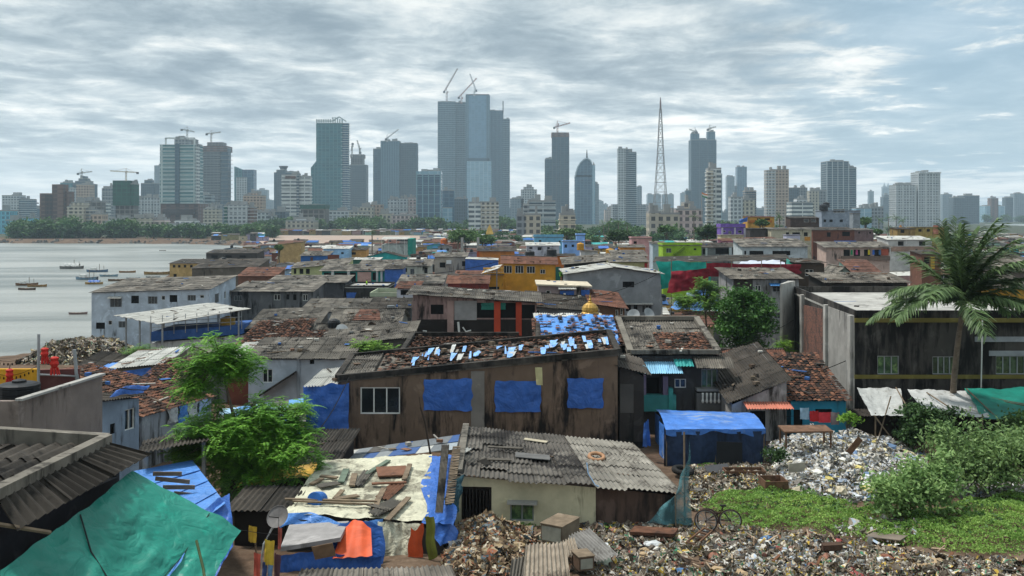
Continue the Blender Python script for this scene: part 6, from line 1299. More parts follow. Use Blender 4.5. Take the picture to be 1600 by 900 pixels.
# left hut: dark corrugated roof, concrete ridge, black wall for the dark under the eave
def left_hut():
    root = thing('hut', 'dark hut with mossy corrugated eave and concrete ridge beam at lower left', 'hut', (-14, 24, 0)); U = lambda u, v, d: P(u, v, d)
    e0, e1 = U(20, 835, 17.4), U(232, 714, 22.7); b0, b1 = U(-12, 778, 17.7), U(162, 694, 22.3); mb = MB()
    patch(mb, e0, e1, b1, b0, 'corr', rf, sheet=1.9, rowlen=3., amp=.06); mb.build('roof', ROOFD, root)
    l0, l1 = U(-260, 760, 18.2), U(-120, 690, 22.6); mb = MB(); patch(mb, l0+Vector((0, 0, -.25)), b0+Vector((-.2, 0, -.08)), b1+Vector((-.25, -.1, -.1)), l1+Vector((0, 0, -.2)), 'corr', rf, sheet=1.9, rowlen=1.6, jit=.06, amp=.06); mb.build('inner_roof', ROOFD, root)
    mb = MB(); mb.bar(b0+Vector((0, -.3, .08)), b1+Vector((0, .2, .1)), .3, .24); mb.bar(U(-60, 676, 22.6), U(168, 690, 22.6), .3, .4); mb.build('roof_beam', CONC, root)
    mb = MB(); w0, w1 = U(-10, 845, 17.2), U(205, 745, 22.6); off = Vector((-.35, 0, 0)); mb.hexa([Vector((p.x, p.y, 0))+off+q for p, q in ((w0, Vector((-.2, 0, 0))), (w0, Vector()), (w1, Vector()), (w1, Vector((-.2, 0, 0))))], [p+off+q for p, q in ((w0, Vector((-.2, 0, 0))), (w0, Vector()), (w1, Vector()), (w1, Vector((-.2, 0, 0))))])
    x = U(205, 745, 22.6); mb.hexa([(x.x-7, x.y, 0), (x.x-.4, x.y, 0), (x.x-.4, x.y+.2, 0), (x.x-7, x.y+.2, 0)], [(x.x-7, x.y, x.z+.2), (x.x-.4, x.y, x.z+.1), (x.x-.4, x.y+.2, x.z+.1), (x.x-7, x.y+.2, x.z+.2)]); mb.build('wall', mat('eave shade wall', '#23252b', .95, .3, 1, '#0f0f10', .5), root)  # dark void and blue tarp under the eave put into the wall colour
    mb = MB(); mb.tube([U(-10, 818, 17.2), U(78, 832, 18.2)], .05, 6); mb.build('eave_pole', WOOD, root)
left_hut()
mb = MB(); c = P(52, 757, 19.5); mb.box(c, (.32, .16, .02), .3); put(mb.build('tin_sheet', WHITEM), 'small white tin scrap lying on the dark hut roof', 'scrap')
# green tarpaulin
def green_tarp():
    A, B, C, D = P(-80, 960, 15.6), P(300, 1020, 18.4), P(377, 828, 22.3), P(207, 735, 22.2)
    def fn(s, t):
        p = A.lerp(B, s).lerp(D.lerp(C, s), t); q = p*.7
        sag = -.45*math.sin(math.pi*s)*math.sin(math.pi*min(t*1.1, 1))
        pull = sum(.05*math.exp(-((s-s0)*7)**2)*math.cos((t-.2)*9+s0*7) for s0 in (.2, .5, .8))
        fold = .16*math.sin(17*s+7*t+3.5*noise.noise(q*1.2))*(1-t)**1.5+.05*math.sin(40*s-9*t+4*noise.noise(q))*(1-t)+.07*noise.noise(q*2.4)+.016*abs(noise.noise(q*7))
        scal = .22*math.sin(math.pi*t)*(s > .5)*(s-.5)*2
        return p+Vector((-scal, 0, sag+pull+fold))
    mb = MB(); mb.grid(fn, 70, 70); put(mb.build('tarpaulin', TARPG, None, True), 'large green tarpaulin stretched as an awning beside the dark hut', 'tarpaulin')
    def on(s, t, h=.03): q = fn(s, t); return Vector(q)+Vector((0, 0, h))
    mb = MB(); mb.tube([on(.02, .62), on(.2, .5), on(.45, .36), on(.7, .36), on(.96, .5)], .018, 5); put(mb.build('rope', plain('#1b1f1e')), 'dark rope lying across the green tarpaulin', 'rope')
    mb = MB(); mb.tube([on(.72, .98), on(.68, .7), on(.62, .4), on(.6, .1)], .012, 5); put(mb.build('rope', plain('#1b1f1e')), 'thin seam rope running down the green tarpaulin', 'rope')
    mb = MB(); a, b = on(.685, .72, .02), on(.655, .55, .02); w = Vector((.07, .03, 0)); mb.poly([a, a.lerp(b, .4)+w, b+w*.5, b-w*.4]); put(mb.build('patch', TARPL), 'torn slit patched pale blue in the green tarpaulin', 'patch')
    mb = MB(); mb.tube([P(322, 925, 19.6), P(318, 890, 20.2), P(307, 845, 20.8)], .035, 6); put(mb.build('stick', mat('green bamboo', '#3c4a2c', .8)), 'bamboo stick poking up through the green tarpaulin', 'stick')
green_tarp()
# concrete terrace block, lanterns
def terrace():
    root = thing('terrace_house', 'grey brown concrete terrace house with yellow parapet and lanterns', 'house', (-16, 31, 0))
    q = [P(-40, 625, 24.1), P(29, 627, 24.1), P(160, 589, 28), P(60, 584, 28)]; q[3].x = -18; q[0].x = -18
    q = [Vector((p.x, p.y, q[1].z)) for p in q]; fl = .75; mb = MB()
    def wl(a, b, z0, z1, th): n = (b-a).normalized(); n = Vector((-n.y, n.x, 0))*th; mb.hexa([(p.x, p.y, z0) for p in (a, b, b+n, a+n)], [(p.x, p.y, z1) for p in (a, b, b+n, a+n)])
    z = q[1].z; wl(q[0], q[1], 0, z, .18); wl(q[1], q[2], 0, z, .18); mb.build('wall', wall('#7a6f67', '#4a423d', .4), root)
    mb = MB(); mb.poly([(p.x, p.y, z-fl) for p in q]); mb.build('terrace_floor', CONC, root)
    mb = MB(); a, b, c = P(-30, 590, 27.6), P(58, 590, 27.6), P(122, 592, 27.8)
    mb.hexa([(p.x, p.y, z-fl) for p in (a, b, b+Vector((0, .15, 0)), a+Vector((0, .15, 0)))], [(p.x, p.y, z+.28) for p in (a, b, b+Vector((0, .15, 0)), a+Vector((0, .15, 0)))]); mb.build('yellow_parapet', wall('#b98a26', '#5f4a22', .3), root)
    mb = MB(); mb.hexa([(p.x, p.y, z-fl) for p in (b, c, c+Vector((0, .15, 0)), b+Vector((0, .15, 0)))], [(p.x, p.y, z+.25) for p in (b, c, c+Vector((0, .15, 0)), b+Vector((0, .15, 0)))]); mb.build('maroon_parapet', wall('#5a3936', '#3a2a28', .35), root)
    mb = MB(); mb.bar(q[1]+Vector((0, 0, .04)), q[2]+Vector((0, 0, .04)), .22, .07); mb.build('coping', CONCL, root)
    mb = MB(); mb.tube([P(28, 640, 24.3)+Vector((0, 0, .2)), P(150, 590, 28)+Vector((0, 0, .1))], .04, 6); mb.tube([P(60, 612, 27.5), P(60.5, 522, 27.5)], .045, 6); mb.tube([P(121, 600, 27.8), P(116, 546, 27.8)], .06, 6); mb.tube([P(60, 585, 27.5), P(122, 588, 27.8)], .035, 6); mb.build('pole', STEEL, root)
    tank(30, 622, 26, .62, .5, 'squat black water tank on the concrete terrace', '#1b1d20')
    for u, v, s, l in ((70, 551, 1., 'crumpled red paper lantern on the pole tip'), (85, 566, 1.15, 'long red paper lantern hanging beside the pole'), (15, 584, 1., 'red tasselled lantern at the left edge')):
        p = P(u, v, 27.3); k = 27.3*S/F; L = thing('lantern', l, 'lantern', p); red = mat('red paper', '#b02a22', .7, .2, 6, bump=.3)
        mb = MB(); mb.lathe(p, [(2*k*s, 8*k*s), (6*k*s, 6*k*s), (4.6*k*s, 2*k*s), (6.2*k*s, -2*k*s), (4*k*s, -6*k*s), (3*k*s, -8*k*s)], 9); mb.build('lantern_body', red, L)
        mb = MB()
        for i in range(9): a = i*.7; x, y = math.cos(a)*4*k*s, math.sin(a)*4*k*s; mb.bar(p+Vector((x, y, -7*k*s)), p+Vector((x*1.5+.03, y*1.4, -17*k*s)), .035)
        mb.build('tassels', red, L); mb = MB(); mb.tube([p+Vector((0, 0, 8*k*s)), p+Vector((.02, 0, 15*k*s))], .012, 4); mb.build('cord', DARK, L)
    for vv, l in ((556, 'upper'), (578, 'lower')):
        a, b = P(-20, vv+2, 27.6), P(58, vv-6, 27.6); root2 = thing('string_lights', f'{l} string of small dark bulbs reaching the pole', 'string lights', a); mb = MB()
        pts = [a.lerp(b, i/12)-Vector((0, 0, .22*math.sin(math.pi*i/12))) for i in range(13)]; mb.tube(pts, .007, 4); mb.build('cable', DARK, root2); mb = MB()
        for p in pts[1:-1]: mb.lathe(p-Vector((0, 0, .14)), [(.012, 0), (.028, .02), (.02, .06), (.01, .09)], 6)
        o = mb.build('bulbs', DARK, root2); o['kind'] = 'stuff'
terrace()
# main shack
def shack():
    root = thing('shack', 'low shack under patched grey corrugated roof with cream wall', 'shack', P(880, 790, 33)-Vector((0, 0, .5)))
    BL, BR, FR, FL = P(722, 668, 41), P(988, 694, 40), P(1070, 776, 32.2), P(702, 746, 32.8); M0, M1 = FL.lerp(FR, .62), BL.lerp(BR, .6)
    mb = MB(); patch(mb, FL, M0, M1, BL, 'corr', rf, rowlen=1.6, jit=.09); mb.build('roof', mat('mossy shack sheet', '#57534d', .92, .3, .9, '#201d1b', .52, False, .4, 12, island=.3), root)
    mb = MB(); patch(mb, M0+Vector((0, 0, .04)), FR, BR, M1+Vector((0, 0, .04)), 'corr', rf, rowlen=1.3); mb.build('newer_roof_sheets', mat('newer sheet', '#7b776e', .85, .2, .8, '#45403a', .46, False, .25, 12, island=.15), root)
    zb = gzm(32*S)-.6; n = Vector((.25, .35, 0)); mb = MB(); I = []
    a, b, c = FL+Vector((.2, .45, -.05)), FL.lerp(FR, .63)+Vector((0, .45, -.05)), FR+Vector((-.25, .45, -.08))
    L1 = (b-a).xy.length; dr = (b-a); dr.z = 0; dr.normalize()
    def ow(u, v):
        t = (u-800)/F; s = (t*a.y-a.x)/(dr.x-t*dr.y); return s, HC-(v-HV)/F*(a.y+dr.y*s)
    h1 = [ow(797, 786), ow(834, 815)]; h2 = [ow(721, 760), ow(768, 818)]
    hol = [(h2[0][0], h2[1][0], zb+.1, h2[0][1]), (h1[0][0], h1[1][0], max(h1[1][1], zb+.2), h1[0][1])]
    pt = facade(mb, a, b, zb, [(0, a.z), (L1, b.z)], hol, .2); mb.build('wall', wall('#c2ba9c', '#5b5344', .42), root)
    window(root, pt, hol[1], 'g2')
    mb = MB(); s0, s1, z0, z1 = hol[0]
    for i in range(9): s = s0+(s1-s0)*(i+.5)/9; mb.bar(pt(s, z0, .05), pt(s+rf.uniform(-.02, .02), z1-rf.uniform(.02, .18), .05), (s1-s0)/9*.95, .04)
    mb.build('plank_door', mat('charred wood', '#2c2622', .95, .3, 2), root)
    mb = MB(); s0, s1, z0, z1 = hol[1]; mb.hexa([pt(s0-.1, z1+.03, -.35), pt(s1+.15, z1+.03, -.35), pt(s1+.15, z1+.06, .0), pt(s0-.1, z1+.06, .0)], [pt(s0-.1, z1+.1, -.35), pt(s1+.15, z1+.1, -.35), pt(s1+.15, z1+.13, .0), pt(s0-.1, z1+.13, .0)]); mb.build('window_hood', CONCL, root)
    mb = MB(); facade(mb, b, c, zb, [(0, b.z), ((c-b).xy.length, c.z)], [], .1); mb.build('brick_wall', wall('#55433a', '#221d1a', .5), root)
    mb = MB(); facade(mb, c, BR+Vector((-.2, -.2, -.1)), zb, [(0, c.z), ((BR-c).xy.length, BR.z-.1)], [], .1); mb.build('side_wall', wall('#4d4741'), root); mb = MB(); facade(mb, BL+Vector((.2, -.2, -.1)), a, zb, [(0, BL.z-.1), ((BL-a).xy.length, a.z)], [], .1); mb.build('side_wall', wall('#4d4741'), root)
    mb = MB(); mb.bar(BL+Vector((.2, -.1, .18)), FL+Vector((.35, .3, .2)), .3, .1); mb.build('ridge_cap', CONC, root)
    def on(u, v):
        t = min(max((v-668)/(760-668), 0), 1); A = BL.lerp(FL, t); B = BR.lerp(FR, t); s = (u-800)/F; k = 0
        den = (B.x-A.x)-s*(B.y-A.y); k = (s*A.y-A.x)/den; return A.lerp(B, k)+Vector((0, 0, .12))
    return on
onroof = shack()
mb = MB(); mb.torus(onroof(932, 711)+Vector((0, 0, .06)), .32, .085, (.05, -.25, 1), 24, 8); put(mb.build('inner_tube', mat('tan rubber', '#a07a5c', .8, .12, 3), None, True), 'tan rubber tyre tube lying on the shack roof', 'tyre')
def piece(u, v, L, W, ang, m, label, on, corr=False, group=None, name='board', tilt=0., h=.02, th=.03):
    c = on(u, v)+Vector((0, 0, h)); x = on(u+8, v)-on(u-8, v); x.normalize(); y = on(u, v-8)-on(u, v+8); y.normalize(); ca, sa = math.cos(ang), math.sin(ang)
    ax = x*ca+y*sa; ay = (y*ca-x*sa); up = ax.cross(ay).normalized(); mb = MB(); ay = (ay+up*tilt).normalized()
    if corr:
        n = max(2, round(W/.14)); i0 = len(mb.v); k = n*4
        for i in range(k+1):
            s = i/k-.5
            for t in (-.5, .5): mb.v.append(tuple(c+ay*(s*W)+ax*(t*L)+up*(.035+.03*math.cos(math.pi*i/2)+.02*t)))
        for i in range(k): a = i0+2*i; mb.f.append((a, a+1, a+3, a+2)); mb.m.append(0)
    else:
        q = [c+ax*(sx*L/2)+ay*(sy*W/2) for sx, sy in ((-1, -1), (1, -1), (1, 1), (-1, 1))]; mb.hexa(q, [p+up*th for p in q])
    return put(mb.build(name, m), label, {'board': 'board', 'corrugated_sheet': 'sheet'}.get(name, 'scrap'), group)
piece(837, 688, 1.1, .42, -.2, mat('pale board', '#a39a85', .85, .15, 2), 'pale warped board near the top of the shack roof', onroof)
piece(832, 722, 1.5, .9, .0, mat('grey flat sheet', '#5c5b59', .85, .2, 2), 'flat dark grey sheet in the middle of the shack roof', onroof, h=.07)
piece(725, 722, .9, .55, 1.2, ROOFW, 'bent white sheet folded over the left roof slope of the shack', onroof, True, name='corrugated_sheet', h=.06)
piece(790, 712, 1.6, .3, .1, ROOFG, 'loose grey strip of corrugated sheet on the shack roof left', onroof, True, name='corrugated_sheet', h=.08)
piece(775, 735, 1.3, .32, .15, ROOFG, 'second grey strip lying lower on the shack roof left', onroof, True, name='corrugated_sheet', h=.08)
piece(735, 740, .6, .5, 1.3, ROOFG, 'upright leaning bit of corrugated sheet at the shack roof corner', onroof, True, name='corrugated_sheet', h=.1, tilt=.5)
piece(759, 742, .6, .4, 1.0, ROOFD, 'dark tilted bit of corrugated sheet by the shack roof corner', onroof, True, name='corrugated_sheet', h=.1, tilt=.4)
mb = MB(); mb.tube([onroof(917, 722), onroof(919, 740), onroof(930, 758), onroof(936, 769)], .022, 6); put(mb.build('hose', plain('#5f7a94')), 'thin blue grey hose trailing down the shack roof', 'hose')
sheet('plastic_sheet', 'white plastic sheet thrown over the upper left of the shack roof', 'plastic sheet', P(712, 742, 33.4), P(745, 724, 35.4), P(752, 690, 39.4), P(727, 700, 38.2), TARPW, -.12, .06, 16, 16, seed=8)
# cream sheeted shack
def cream_shack():
    root = thing('shack', 'shack covered in cream and blue sheeting weighted with boards', 'shack', P(570, 850, 30)-Vector((0, 0, 1)))
    BL, BR, FR, FL = P(505, 722, 36), P(694, 712, 36), P(693, 822, 29.8), P(448, 806, 29.8); zb = -.4; mb = MB()
    for a, b in ((FL, FR), (FR, BR), (BL, FL)): facade(mb, a, b, zb, [(0, a.z-.1), ((b-a).xy.length, b.z-.1)], [], .1)
    mb.build('wall', wall('#4a4a48'), root)
    def on(s, t, h=0.): return FL.lerp(FR, s).lerp(BL.lerp(BR, s), t)+Vector((0, 0, h))
    def wr(p, a=.05): return Vector((0, 0, a*(noise.noise(p*1.5)+.5*abs(noise.noise(p*4))+.4*noise.noise(p*9))))
    mb = MB(); mb.grid(lambda s, t: (lambda p: p+wr(p, .07))(on(-.02+.92*s, .02+1.0*t, .04)), 50, 44); mb.build('cream_sheeting', TARPC, root, True)
    mb = MB()                            # sheeting falling over the front in the middle and right
    def drop(s, t):
        p = on(.5+.36*s, 0, .06); z = p.z-(p.z-.0)*t*(.8+.3*math.sin(s*3)); q = Vector((p.x+.05*math.sin(t*9+s*14), p.y-.12-.5*t-.06*math.sin(s*26), z)); return q
    mb.grid(drop, 34, 20); mb.build('front_drape', TARPC, root, True)
    mb = MB(); 
    def bedge(s, t): p = on(-.02+.6*s, -.02+.06*math.sin(s*7), .1); d = .35+.5*s*s; return Vector((p.x+.2*s, p.y-.08-.35*t+.05*math.sin(s*30+t*5), p.z-d*t+.05*math.sin(s*22)*t))
    mb.grid(bedge, 40, 10); mb.build('blue_edge', TARPL, root, True)
    mb = MB(); mb.grid(lambda s, t: (lambda p: p+wr(p*1.3, .1))(on(.86+.2*s+.03*math.sin(t*9), t*.98, .05)), 16, 40); mb.build('blue_side', TARPB, root, True)
    mb = MB()
    def rdrop(s, t): p = on(.93+.13*s, .1*s, .1); return Vector((p.x+.06*math.sin(t*8+s*9)+.25*t, p.y-.15-.4*t, p.z-(p.z-.1)*t*.8))
    mb.grid(rdrop, 12, 16); mb.build('blue_corner_drape', TARPB, root, True)
    mb = MB()
    def gdrop(s, t): p = on(.985+.09*s, 0, -.1); return Vector((p.x+.25+.05*math.sin(t*6), p.y-.3-.3*t+.3*s, p.z-.35-(p.z-.2)*t*.7))
    mb.grid(gdrop, 8, 12); mb.build('grey_drape', mat('grey cloth', '#74767a', .9, .2, 2, bump=.3), root, True)
    # lower lean-to in front
    l0, l1, l2, l3 = P(438, 862, 27.8), P(532, 846, 28.2), P(545, 820, 29.5), P(452, 826, 29.5); mb = MB(); patch(mb, l0, l1, l2, l3, 'slab', rf); mb.build('lean_to_slab', mat('grey slab', '#8b8886', .9, .15, 2, '#5f5b57', .4), root)
    mb = MB()
    def bw(s, t): a = l0.lerp(P(596, 858, 28.3), s); return Vector((a.x, a.y-.1+.05*math.sin(s*40+t*3)+.03*math.sin(t*9), a.z-.12-(.95)*t+.12*math.sin(s*5)*(1-t)))
    mb.grid(bw, 44, 12); mb.build('blue_front_sheet', TARPB, root, True)
    mb = MB(); o0, o1, o2, o3 = P(520, 872, 28.0), P(582, 868, 28.0), P(580, 826, 28.9), P(536, 824, 29.2)
    mb.grid(lambda s, t: (lambda p: p+Vector((0, -.12*math.sin(math.pi*s)*math.sin(math.pi*t)-.05, .3*math.sin(math.pi*s)*t*t+.02*math.sin(s*20))))(o0.lerp(o1, s).lerp(o3.lerp(o2, s), t)), 16, 14); mb.build('orange_panel', TARPO, root, True)
    mb = MB(); mb.grid(lambda s, t: P(522+78*s, 905-82*t-10*math.sin(math.pi*s)*t, 28.6+.5*t)+Vector((.05*math.sin(t*8+s*3), .05*math.sin(s*19), 0)), 24, 12); mb.build('blue_backing', TARPB, root, True)
    mb = MB(); g = P(648, 790, 29.4); a = P(655, 812, 29.6)
    mb.grid(lambda s, t: P(642+20*s-6*t+4*s*t, 822+55*t+6*math.sin(s*5), 29.2)+Vector((.03*math.sin(t*9), -.1+.04*math.sin(s*9), 0)), 6, 10); mb.build('orange_strip', TARPO, root, True)
    mb = MB(); mb.grid(lambda s, t: P(664+14*s+5*t, 806+70*t-8*s*t, 29.0)+Vector((.03*math.sin(t*8), -.1+.05*math.sin(s*7), 0)), 6, 10); mb.build('olive_strip', mat('olive cloth', '#6c6f2c', .9, .2, 2), root, True)
    def px(u, v):
        t0, t1 = 0., 1.
        for _ in range(40):
            m = (t0+t1)/2; q = on(.5, m); vv = HV+(HC-q.z)/q.y*F
            if vv > v: t0 = m
            else: t1 = m
        A, B = on(0, t0), on(1, t0); s = (u-800)/F; k = (s*A.y-A.x)/((B.x-A.x)-s*(B.y-A.y)); return A.lerp(B, k)+Vector((0, 0, .11))
    return px
onc = cream_shack()
for i, (u, v, L, W, a, c, l) in enumerate([(514, 750, .65, .16, -.4, 0, 'short grey board near the upper left of the cream sheeting'), (537, 748, 1.6, .2, 1.45, 0, 'long greenish plank at the upper left of the cream sheeting'), (529, 780, 1.0, .14, 1.3, 0, 'narrow plank left of the middle of the cream sheeting'), (552, 755, 1.4, .18, 1.5, 0, 'dark upright plank at the middle top of the cream sheeting'), (568, 752, 1.75, .3, 1.35, 1, 'long grey corrugated strip at the middle of the cream sheeting'), (514, 764, .8, .35, .5, 1, 'small corrugated piece behind the blue drum'), (495, 758, .8, .16, 1.1, 0, 'dark stick plank just behind the blue drum'), (541, 784, .9, .2, .5, 0, 'grey plank lying across the row of rods'), (590, 735, 1.8, .16, 1.1, 0, 'green painted plank leaning at the top of the cream sheeting'), (613, 742, 1.1, .9, .1, 0, 'brown wooden shutter lying on the cream sheeting'), (611, 772, 1.6, .45, 1.2, 1, 'right corrugated sheet below the brown shutter'), (595, 778, 1.3, .16, 1.4, 0, 'brown batten left of the corrugated pile'), (588, 796, 1.3, .16, 1.5, 0, 'grey batten at the left of the corrugated pile'), (606, 795, 1.2, .5, .9, 1, 'top corrugated piece of the pile low on the cream sheeting'), (597, 804, 1.0, .4, 1.0, 1, 'bottom corrugated piece of the pile low on the cream sheeting'), (591, 800, .8, .2, -.6, 1, 'crosswise corrugated bit on the pile'), (622, 800, 2.2, .15, 1.25, 0, 'long diagonal batten right of the corrugated pile'), (636, 745, 1.7, .15, 1.45, 0, 'upright grey batten beside the blue side sheet'), (608, 762, 1.2, .12, .15, 0, 'dark crossbar batten under the brown shutter'), (517, 792, 3.0, .1, .06, 0, 'long grey rod at the lower front of the cream sheeting'), (520, 796, 2.6, .08, .02, 0, 'thinner brown rod along the lower front of the cream sheeting')]):
    m = (mat('brown shutter', '#6d4c3a', .85, .2, 4, '#3a281f', .4) if 'shutter' in l else mat('greenish plank', '#5d6a5c', .85, .2, 3) if 'green' in l else ROOFG if c else WOOD)
    piece(u, v, L*1.15, W*1.35, a, m, l, onc, bool(c), name='corrugated_sheet' if c else 'board', h=.0 if i < 14 else .05, th=.06)
drum('bright blue plastic drum lying on the cream sheeting', 496, 781, 31.2, .3, .62, (-.2, -.95, .25), mat('blue drum', '#2f64a8', .45, .15, 2, bump=.05))
# thatch strip and leaning sheet right of it
mb = MB(); a, b = P(700, 792, 30.2), P(712, 700, 35.5)
for i in range(40): q = a.lerp(b, i/40); mb.bar(q+Vector((-.12, 0, .1)), q+Vector((.22, 0, .14+rf.uniform(-.03, .03))), .09, .03)
put(mb.build('stick_mat', WOOD), 'strip of short sticks laid between the two shack roofs', 'mat')
mb = MB(); patch(mb, P(680, 818, 29.3)+Vector((0, 0, .3)), P(692, 818, 29.3)+Vector((0, 0, .3)), P(702, 705, 35.5)+Vector((0, 0, .2)), P(690, 705, 35.5)+Vector((0, 0, .2)), 'corr', rf, rowlen=9); put(mb.build('corrugated_sheet', ROOFG), 'long narrow corrugated sheet beside the strip of sticks', 'sheet')
sheet('fishing_net', 'bundle of dark teal netting between the two shacks', 'net', P(694, 800, 31), P(716, 800, 31.5), P(722, 745, 32.5), P(700, 752, 32), mat('dark teal net', '#26424a', .9, .3, 3, '#152328', .4), .1, .16, 12, 18, seed=5, hang=1.)
mb = MB(); mb.tube([P(664, 800, 33.5), P(645, 690, 34), P(657, 640, 34.5)], .04, 6); 
mb = MB(); mb.tube([P(674, 718, 37), P(664, 660, 37), P(657, 636, 37)], .045, 6); mb.tube([P(657, 636, 37), P(655, 620, 37)], .02, 5); put(mb.build('pole', mat('rusty pole', '#3d332d', .9)), 'thin dark leaning pole between the shacks and brown house', 'pole')
# bottom roof
mb = MB(); root = thing('low_roof', 'low grey corrugated roof cut by the bottom edge', 'roof', P(590, 940, 26)); patch(mb, P(440, 955, 24.6), P(735, 960, 25), P(705, 889, 27.0), P(470, 893, 26.9), 'corr', rf, rowlen=1.2, jit=.06); mb.build('roof_sheets', ROOFG, root)
mb = MB(); mb.bar(P(440, 960, 24.8), P(735, 960, 25.1), .15, .15); mb.bar(P(440, 960, 24.8), P(440, 1050, 24.8), .12); mb.bar(P(735, 960, 25.1), P(735, 1050, 25.1), .12); mb.build('roof_frame', WOOD, root)
piece(506, 862, .7, .5, .2, mat('cardboard', '#7d6650', .9, .2, 3), 'torn cardboard box flap on the blue front sheet', lambda u, v: P(u, v, 27.4), name='scrap', tilt=.3)
# left passage: flag cloths, clothes line, dish
mb = MB(); root = thing('satellite_dish', 'rusty grey satellite dish on a bent arm beside the shack', 'satellite dish', P(425, 850, 27.6)); c = P(436, 809, 28)
mb.lathe(c, [(.02, 0), (.2, .03), (.34, .09), (.38, .13), (.39, .13), (.35, .1), (.02, .02)], 20, axis=(-.25, -.75, .55)); mb.build('dish', mat('dish metal', '#6d6a68', .6, .2, 3, '#4a3f38', .4), root)
mb = MB(); mb.tube([c+Vector((0, .05, 0)), P(424, 828, 28), P(412, 850, 27.8), P(404, 900, 27.6)], .035, 6); mb.build('arm', STEEL, root)
mb = MB(); mb.tube([c, c+Vector((-.2, -.55, .2))], .015, 5); mb.build('feed_horn', DARK, root)
for i, (u0, v0, u1, v1, h, l, n) in enumerate([(388, 820, 402, 846, '#c9a53a', 'small yellow flag at the tip of the green tarpaulin', 'flag'), (413, 842, 429, 882, '#d4b642', 'yellow cloth hanging on the line beside the dish', 'cloth'), (396, 862, 408, 905, '#c9604f', 'salmon red garment at the left of the line', 'garment'), (409, 876, 418, 905, '#3c4f78', 'navy garment low on the line', 'garment'), (418, 880, 427, 905, '#6f93b8', 'pale blue garment low on the line', 'garment'), (428, 864, 439, 902, '#5a3d43', 'dark plum garment under the dish', 'garment'), (434, 822, 441, 856, '#a5574a', 'brick red cloth hanging behind the dish arm', 'cloth')]):
    sheet(n, l, 'clothing' if n == 'garment' else n, P(u0, v1, 27), P(u1-2, v1+2, 27), P(u1, v0+3, 27), P(u0+1, v0, 27), mat('cloth '+h, h, .9, .15, 3, bump=.2), .06, .05, 8, 12, seed=60+i, hang=1.)
mb = MB(); mb.tube([P(375, 828, 22.4), P(400, 832, 25), P(440, 836, 28)], .008, 4); mb.tube([P(390, 858, 26.9), P(415, 842, 27), P(440, 822, 27.2)], .008, 4); put(mb.build('clothes_line', DARK), 'thin dark line strung from the green tarpaulin to the shack', 'line')
mb = MB(); mb.tube([P(405, 930, 27.3), P(398, 835, 27.3)], .03, 6); put(mb.build('pole', WOOD), 'wooden pole holding the yellow flag', 'pole')
# blue tarped sheds under the tree
canopy('blue plastic covered shed roof with loose planks behind the green tarpaulin', [(290, 835, 26), (352, 788, 27.5), (300, 720, 33), (205, 738, 31)], [(.1, .1), (.9, .1)], TARPL, 'panel', 'shed', 'shed', sheet=3.)
onb = lambda u, v: P(u, v, 29)+Vector((0, 0, .25))
for i, (u, v, L, a, l) in enumerate([(262, 752, 1.0, .0, 'topmost loose plank on the blue covered shed'), (270, 762, 1.2, -.1, 'second loose plank on the blue covered shed'), (280, 773, 1.1, .0, 'third loose plank on the blue covered shed'), (288, 784, .7, -.1, 'lowest short plank on the blue covered shed')]):
    piece(u, v, L, .14, a, WOOD, l, onb, th=.06)
sheet('tarpaulin', 'dark blue tarpaulin side wall under the feathery tree', 'tarpaulin', P(335, 905, 25.5), P(366, 850, 26.5), P(358, 772, 28.2), P(300, 812, 26.6), TARPB, .1, .12, 14, 14, seed=71, hang=1.)
sheet('tarpaulin', 'yellow tarpaulin fringe below the feathery tree', 'tarpaulin', P(370, 762, 35.6), P(500, 742, 35.6), P(510, 724, 36.6), P(390, 728, 36.6), mat('yellow sheet', '#b08a2a', .6, .2, 2, bump=.3), .2, .12, 18, 8, seed=72)
H_('dark open shed behind the feathery tree', 345, 520, 728, 37.5, 6, 'dark', rise=.2, wallc='#211d1a', vb=800, gam=.6, wm=mat('dark passage wall', '#241f1b', .95, .3, 1.2))  # near-black walls put the dark of the passage into colour
canopy('sheet roof with pale blue plastic left of the brown house', [(330, 690, 42), (478, 660, 42), (478, 622, 50), (345, 640, 50)], [(.1, .1), (.9, .1)], multi('pale blue sheets', ['#5f97c9', '#8fb0c9', '#3f6fae', '#7b8288', '#6aa5d6', '#55534f']), 'panel', 'shed_roof', 'roof', sheet=1.)
H_('dark box added for the dark passage behind the clothes line', 366, 446, 800, 30.5, 2.5, 'dark', rise=.1, wallc='#211d1a', vb=900, wm=mat('dark passage wall', '#241f1b', .95, .3, 1.2))  # added box; the passage's shade is put into its wall colour
canopy('weathered dark sheet roof beyond the concrete ridge', [(215, 712, 31), (330, 690, 33), (325, 668, 37), (225, 690, 36)], [(.1, .1), (.9, .1)], ROOFD, 'corr', 'shed_roof', 'roof')
